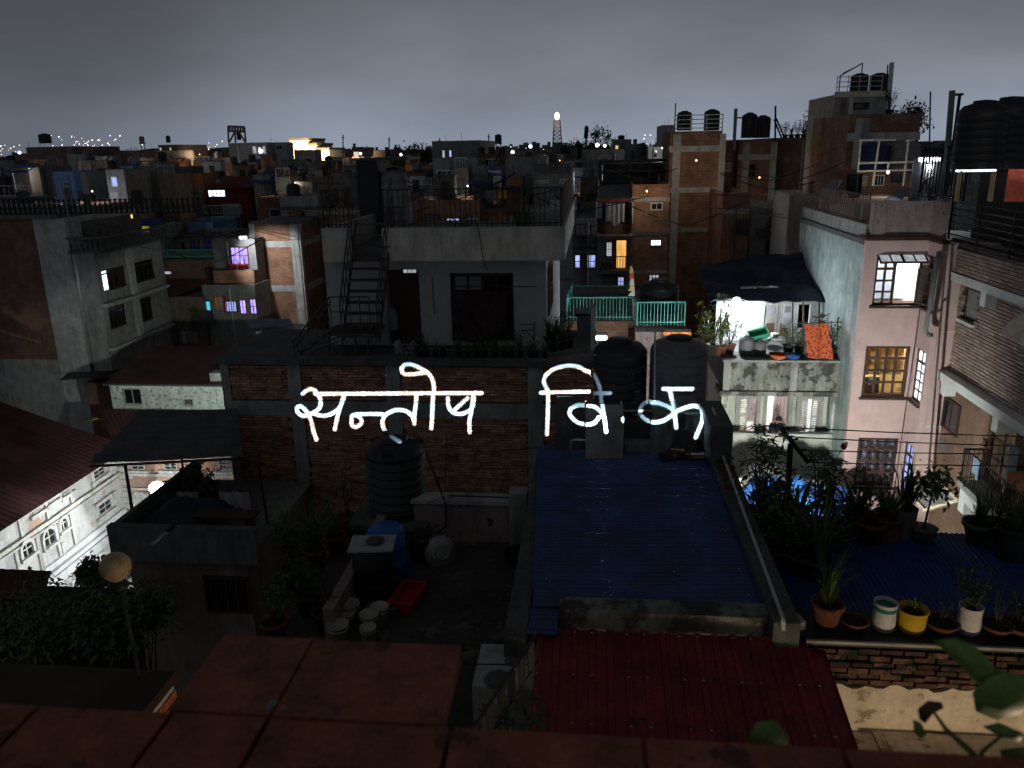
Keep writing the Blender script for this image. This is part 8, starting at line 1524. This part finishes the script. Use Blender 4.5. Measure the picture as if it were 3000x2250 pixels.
# cables sagging between the roofs
for i in range(30):
    u0 = rg.uniform(250, 2300); y0 = rg.uniform(24, 58); v0 = rg.uniform(480, 640) if u0 > 700 else rg.uniform(560, 760); a = py(u0, v0, y0); b = py(u0+rg.uniform(180, 420), v0+rg.uniform(-40, 40), y0+rg.uniform(-6, 10)); m_ = (a+b)/2-Vector((0, 0, rg.uniform(.3, .9)))
    t = thing('roof_cable', 'thin dark cable sagging between the roofs', 'cable', a, 'cables between the roofs'); MB().tube([a, a.lerp(m_, .55)-Vector((0, 0, .05)), m_, b.lerp(m_, .55)-Vector((0, 0, .05)), b], .018, 4).build('wire', metal_black, t)
# trees among the far houses
for i, (u, v, y_, r, h, lb) in enumerate(((1200, 468, 125, 3.4, 2.6, 'rounded dark tree left of the concrete block'), (1235, 474, 118, 2.5, 2.4, 'smaller dark tree touching the concrete block'), (1758, 418, 150, 2.6, 2.6, 'dark tree crown on the skyline right of the flag mast'), (1690, 446, 160, 2.8, 2.6, 'dark tree right of the transmitter tower'), (1655, 446, 165, 2.2, 2, 'low tree beside the foot of the transmitter tower'))):
    tree(lb, py(u, v, y_), r, h, 900, leaf_dark, 60+i, group='trees on the skyline', ls=.6)
# hills and the lights on them
pts = []; nH = 300
hm = M('hill_mat', (.035, .04, .045), var=.3, scale=.01, bmp=0)
mb = MB(); mb.grid(lambda s, q: Vector(((s-.5)*5200, 1500+700*q, -2+q*(26+3*math.sin(s*19.0+1)+22*math.exp(-((s-.27)/.10)**2)+1.6*math.sin(s*311)+1.2*math.sin(s*173)))), nH, 6); o = mb.build('hills', hm); o['kind'] = 'structure'
for i in range(110):
    if i < 62: u = rg.gauss(255, 60); v = rg.uniform(396, 462)
    elif i < 74: u = rg.uniform(0, 110); v = rg.uniform(420, 455)
    elif i < 84: u = rg.uniform(600, 680); v = rg.uniform(412, 450)
    elif i < 104: u = rg.uniform(1480, 1720); v = rg.uniform(425, 462)
    else: u = rg.uniform(1880, 1960); v = rg.uniform(395, 425)
    y_ = 900 if i < 84 else 300; p = py(u, v, y_); s = y_/FPX*rg.uniform(.5, 1.5)
    t = thing('distant_light', ['tiny distant light on the hillside, upper left', 'tiny distant light at the left edge', 'tiny distant light by the sign frame', 'tiny distant light at the foot of the transmitter tower', 'tiny distant light left of the brick tower'][0 if i < 62 else 1 if i < 74 else 2 if i < 84 else 3 if i < 104 else 4], 'light', p, 'distant town lights')
    inst('bulb', _pl.setdefault(('bulb', i % 5), MB().lathe([(.02, -1), (.7, -.7), (1, 0), (.7, .7), (.02, 1)], n=6).mesh('bulb', [far_lamp, far_lamp_warm, far_lamp, far_lamp_blue, far_lamp][i % 5], True)), t, p, 0, s)
    rod('pole', metal_dark, t, p-Vector((0, 0, s*6)), p-Vector((0, 0, s)), s*.2, 4)
for i, (u, v, y_, r, m, lb) in enumerate(((57, 447, 140, .5, far_lamp_blue, 'brightest bluish lamp on the left skyline'), (764, 443, 108, .55, far_lamp_blue, 'bright round lamp in the lit columns house'), (782, 460, 108, .45, far_lamp_blue, 'bright lamp under the lit columns house'), (1554, 429, 200, .8, far_lamp_blue, 'bright violet lamp left of the transmitter tower'), (1502, 446, 150, .6, far_lamp, 'white lamp cluster light, centre skyline'), (1056, 450, 170, .5, far_lamp, 'bright lamp between the thin masts'), (1175, 452, 140, .5, far_lamp, 'bright lamp at the dark tree'), (1750, 425, 140, .6, far_lamp, 'bright lamp under the skyline tree crown'), (1772, 427, 140, .45, far_lamp, 'second lamp under the skyline tree crown'))):
    r *= .55; p = py(u, v, y_); t = thing('skyline_lamp', lb, 'lamp', p, 'lamps on the skyline'); MB().lathe([(.02, -r), (r*.7, -r*.7), (r, 0), (r*.7, r*.7), (.02, r)], p, 10).build('globe', m, t, True); rod('post', metal_dark, t, p-Vector((0, 0, 4)), p-Vector((0, 0, r)), .08, 5)

# ------------------------------------------------------------------ labels: name each of several look-alikes by its place in the row
ORD = ['first', 'second', 'third', 'fourth', 'fifth', 'sixth', 'seventh', 'eighth', 'ninth', 'tenth', 'eleventh', 'twelfth', 'thirteenth', 'fourteenth', 'fifteenth', 'sixteenth', 'seventeenth', 'eighteenth', 'nineteenth', 'twentieth']
same = {}
for o in WM:
    if o.parent is None and o.get('label'): same.setdefault(o['label'], []).append(o)
for lb, os_ in same.items():
    if 1 < len(os_) <= 20 and len(lb.split()) <= 12:
        def uu(o):
            d = WM[o].translation-CP; return d.dot(CR)/max(.01, d.dot(CF))
        os_.sort(key=uu)
        for k, o in enumerate(os_): o['label'] = lb+f', {ORD[k]} from the left'
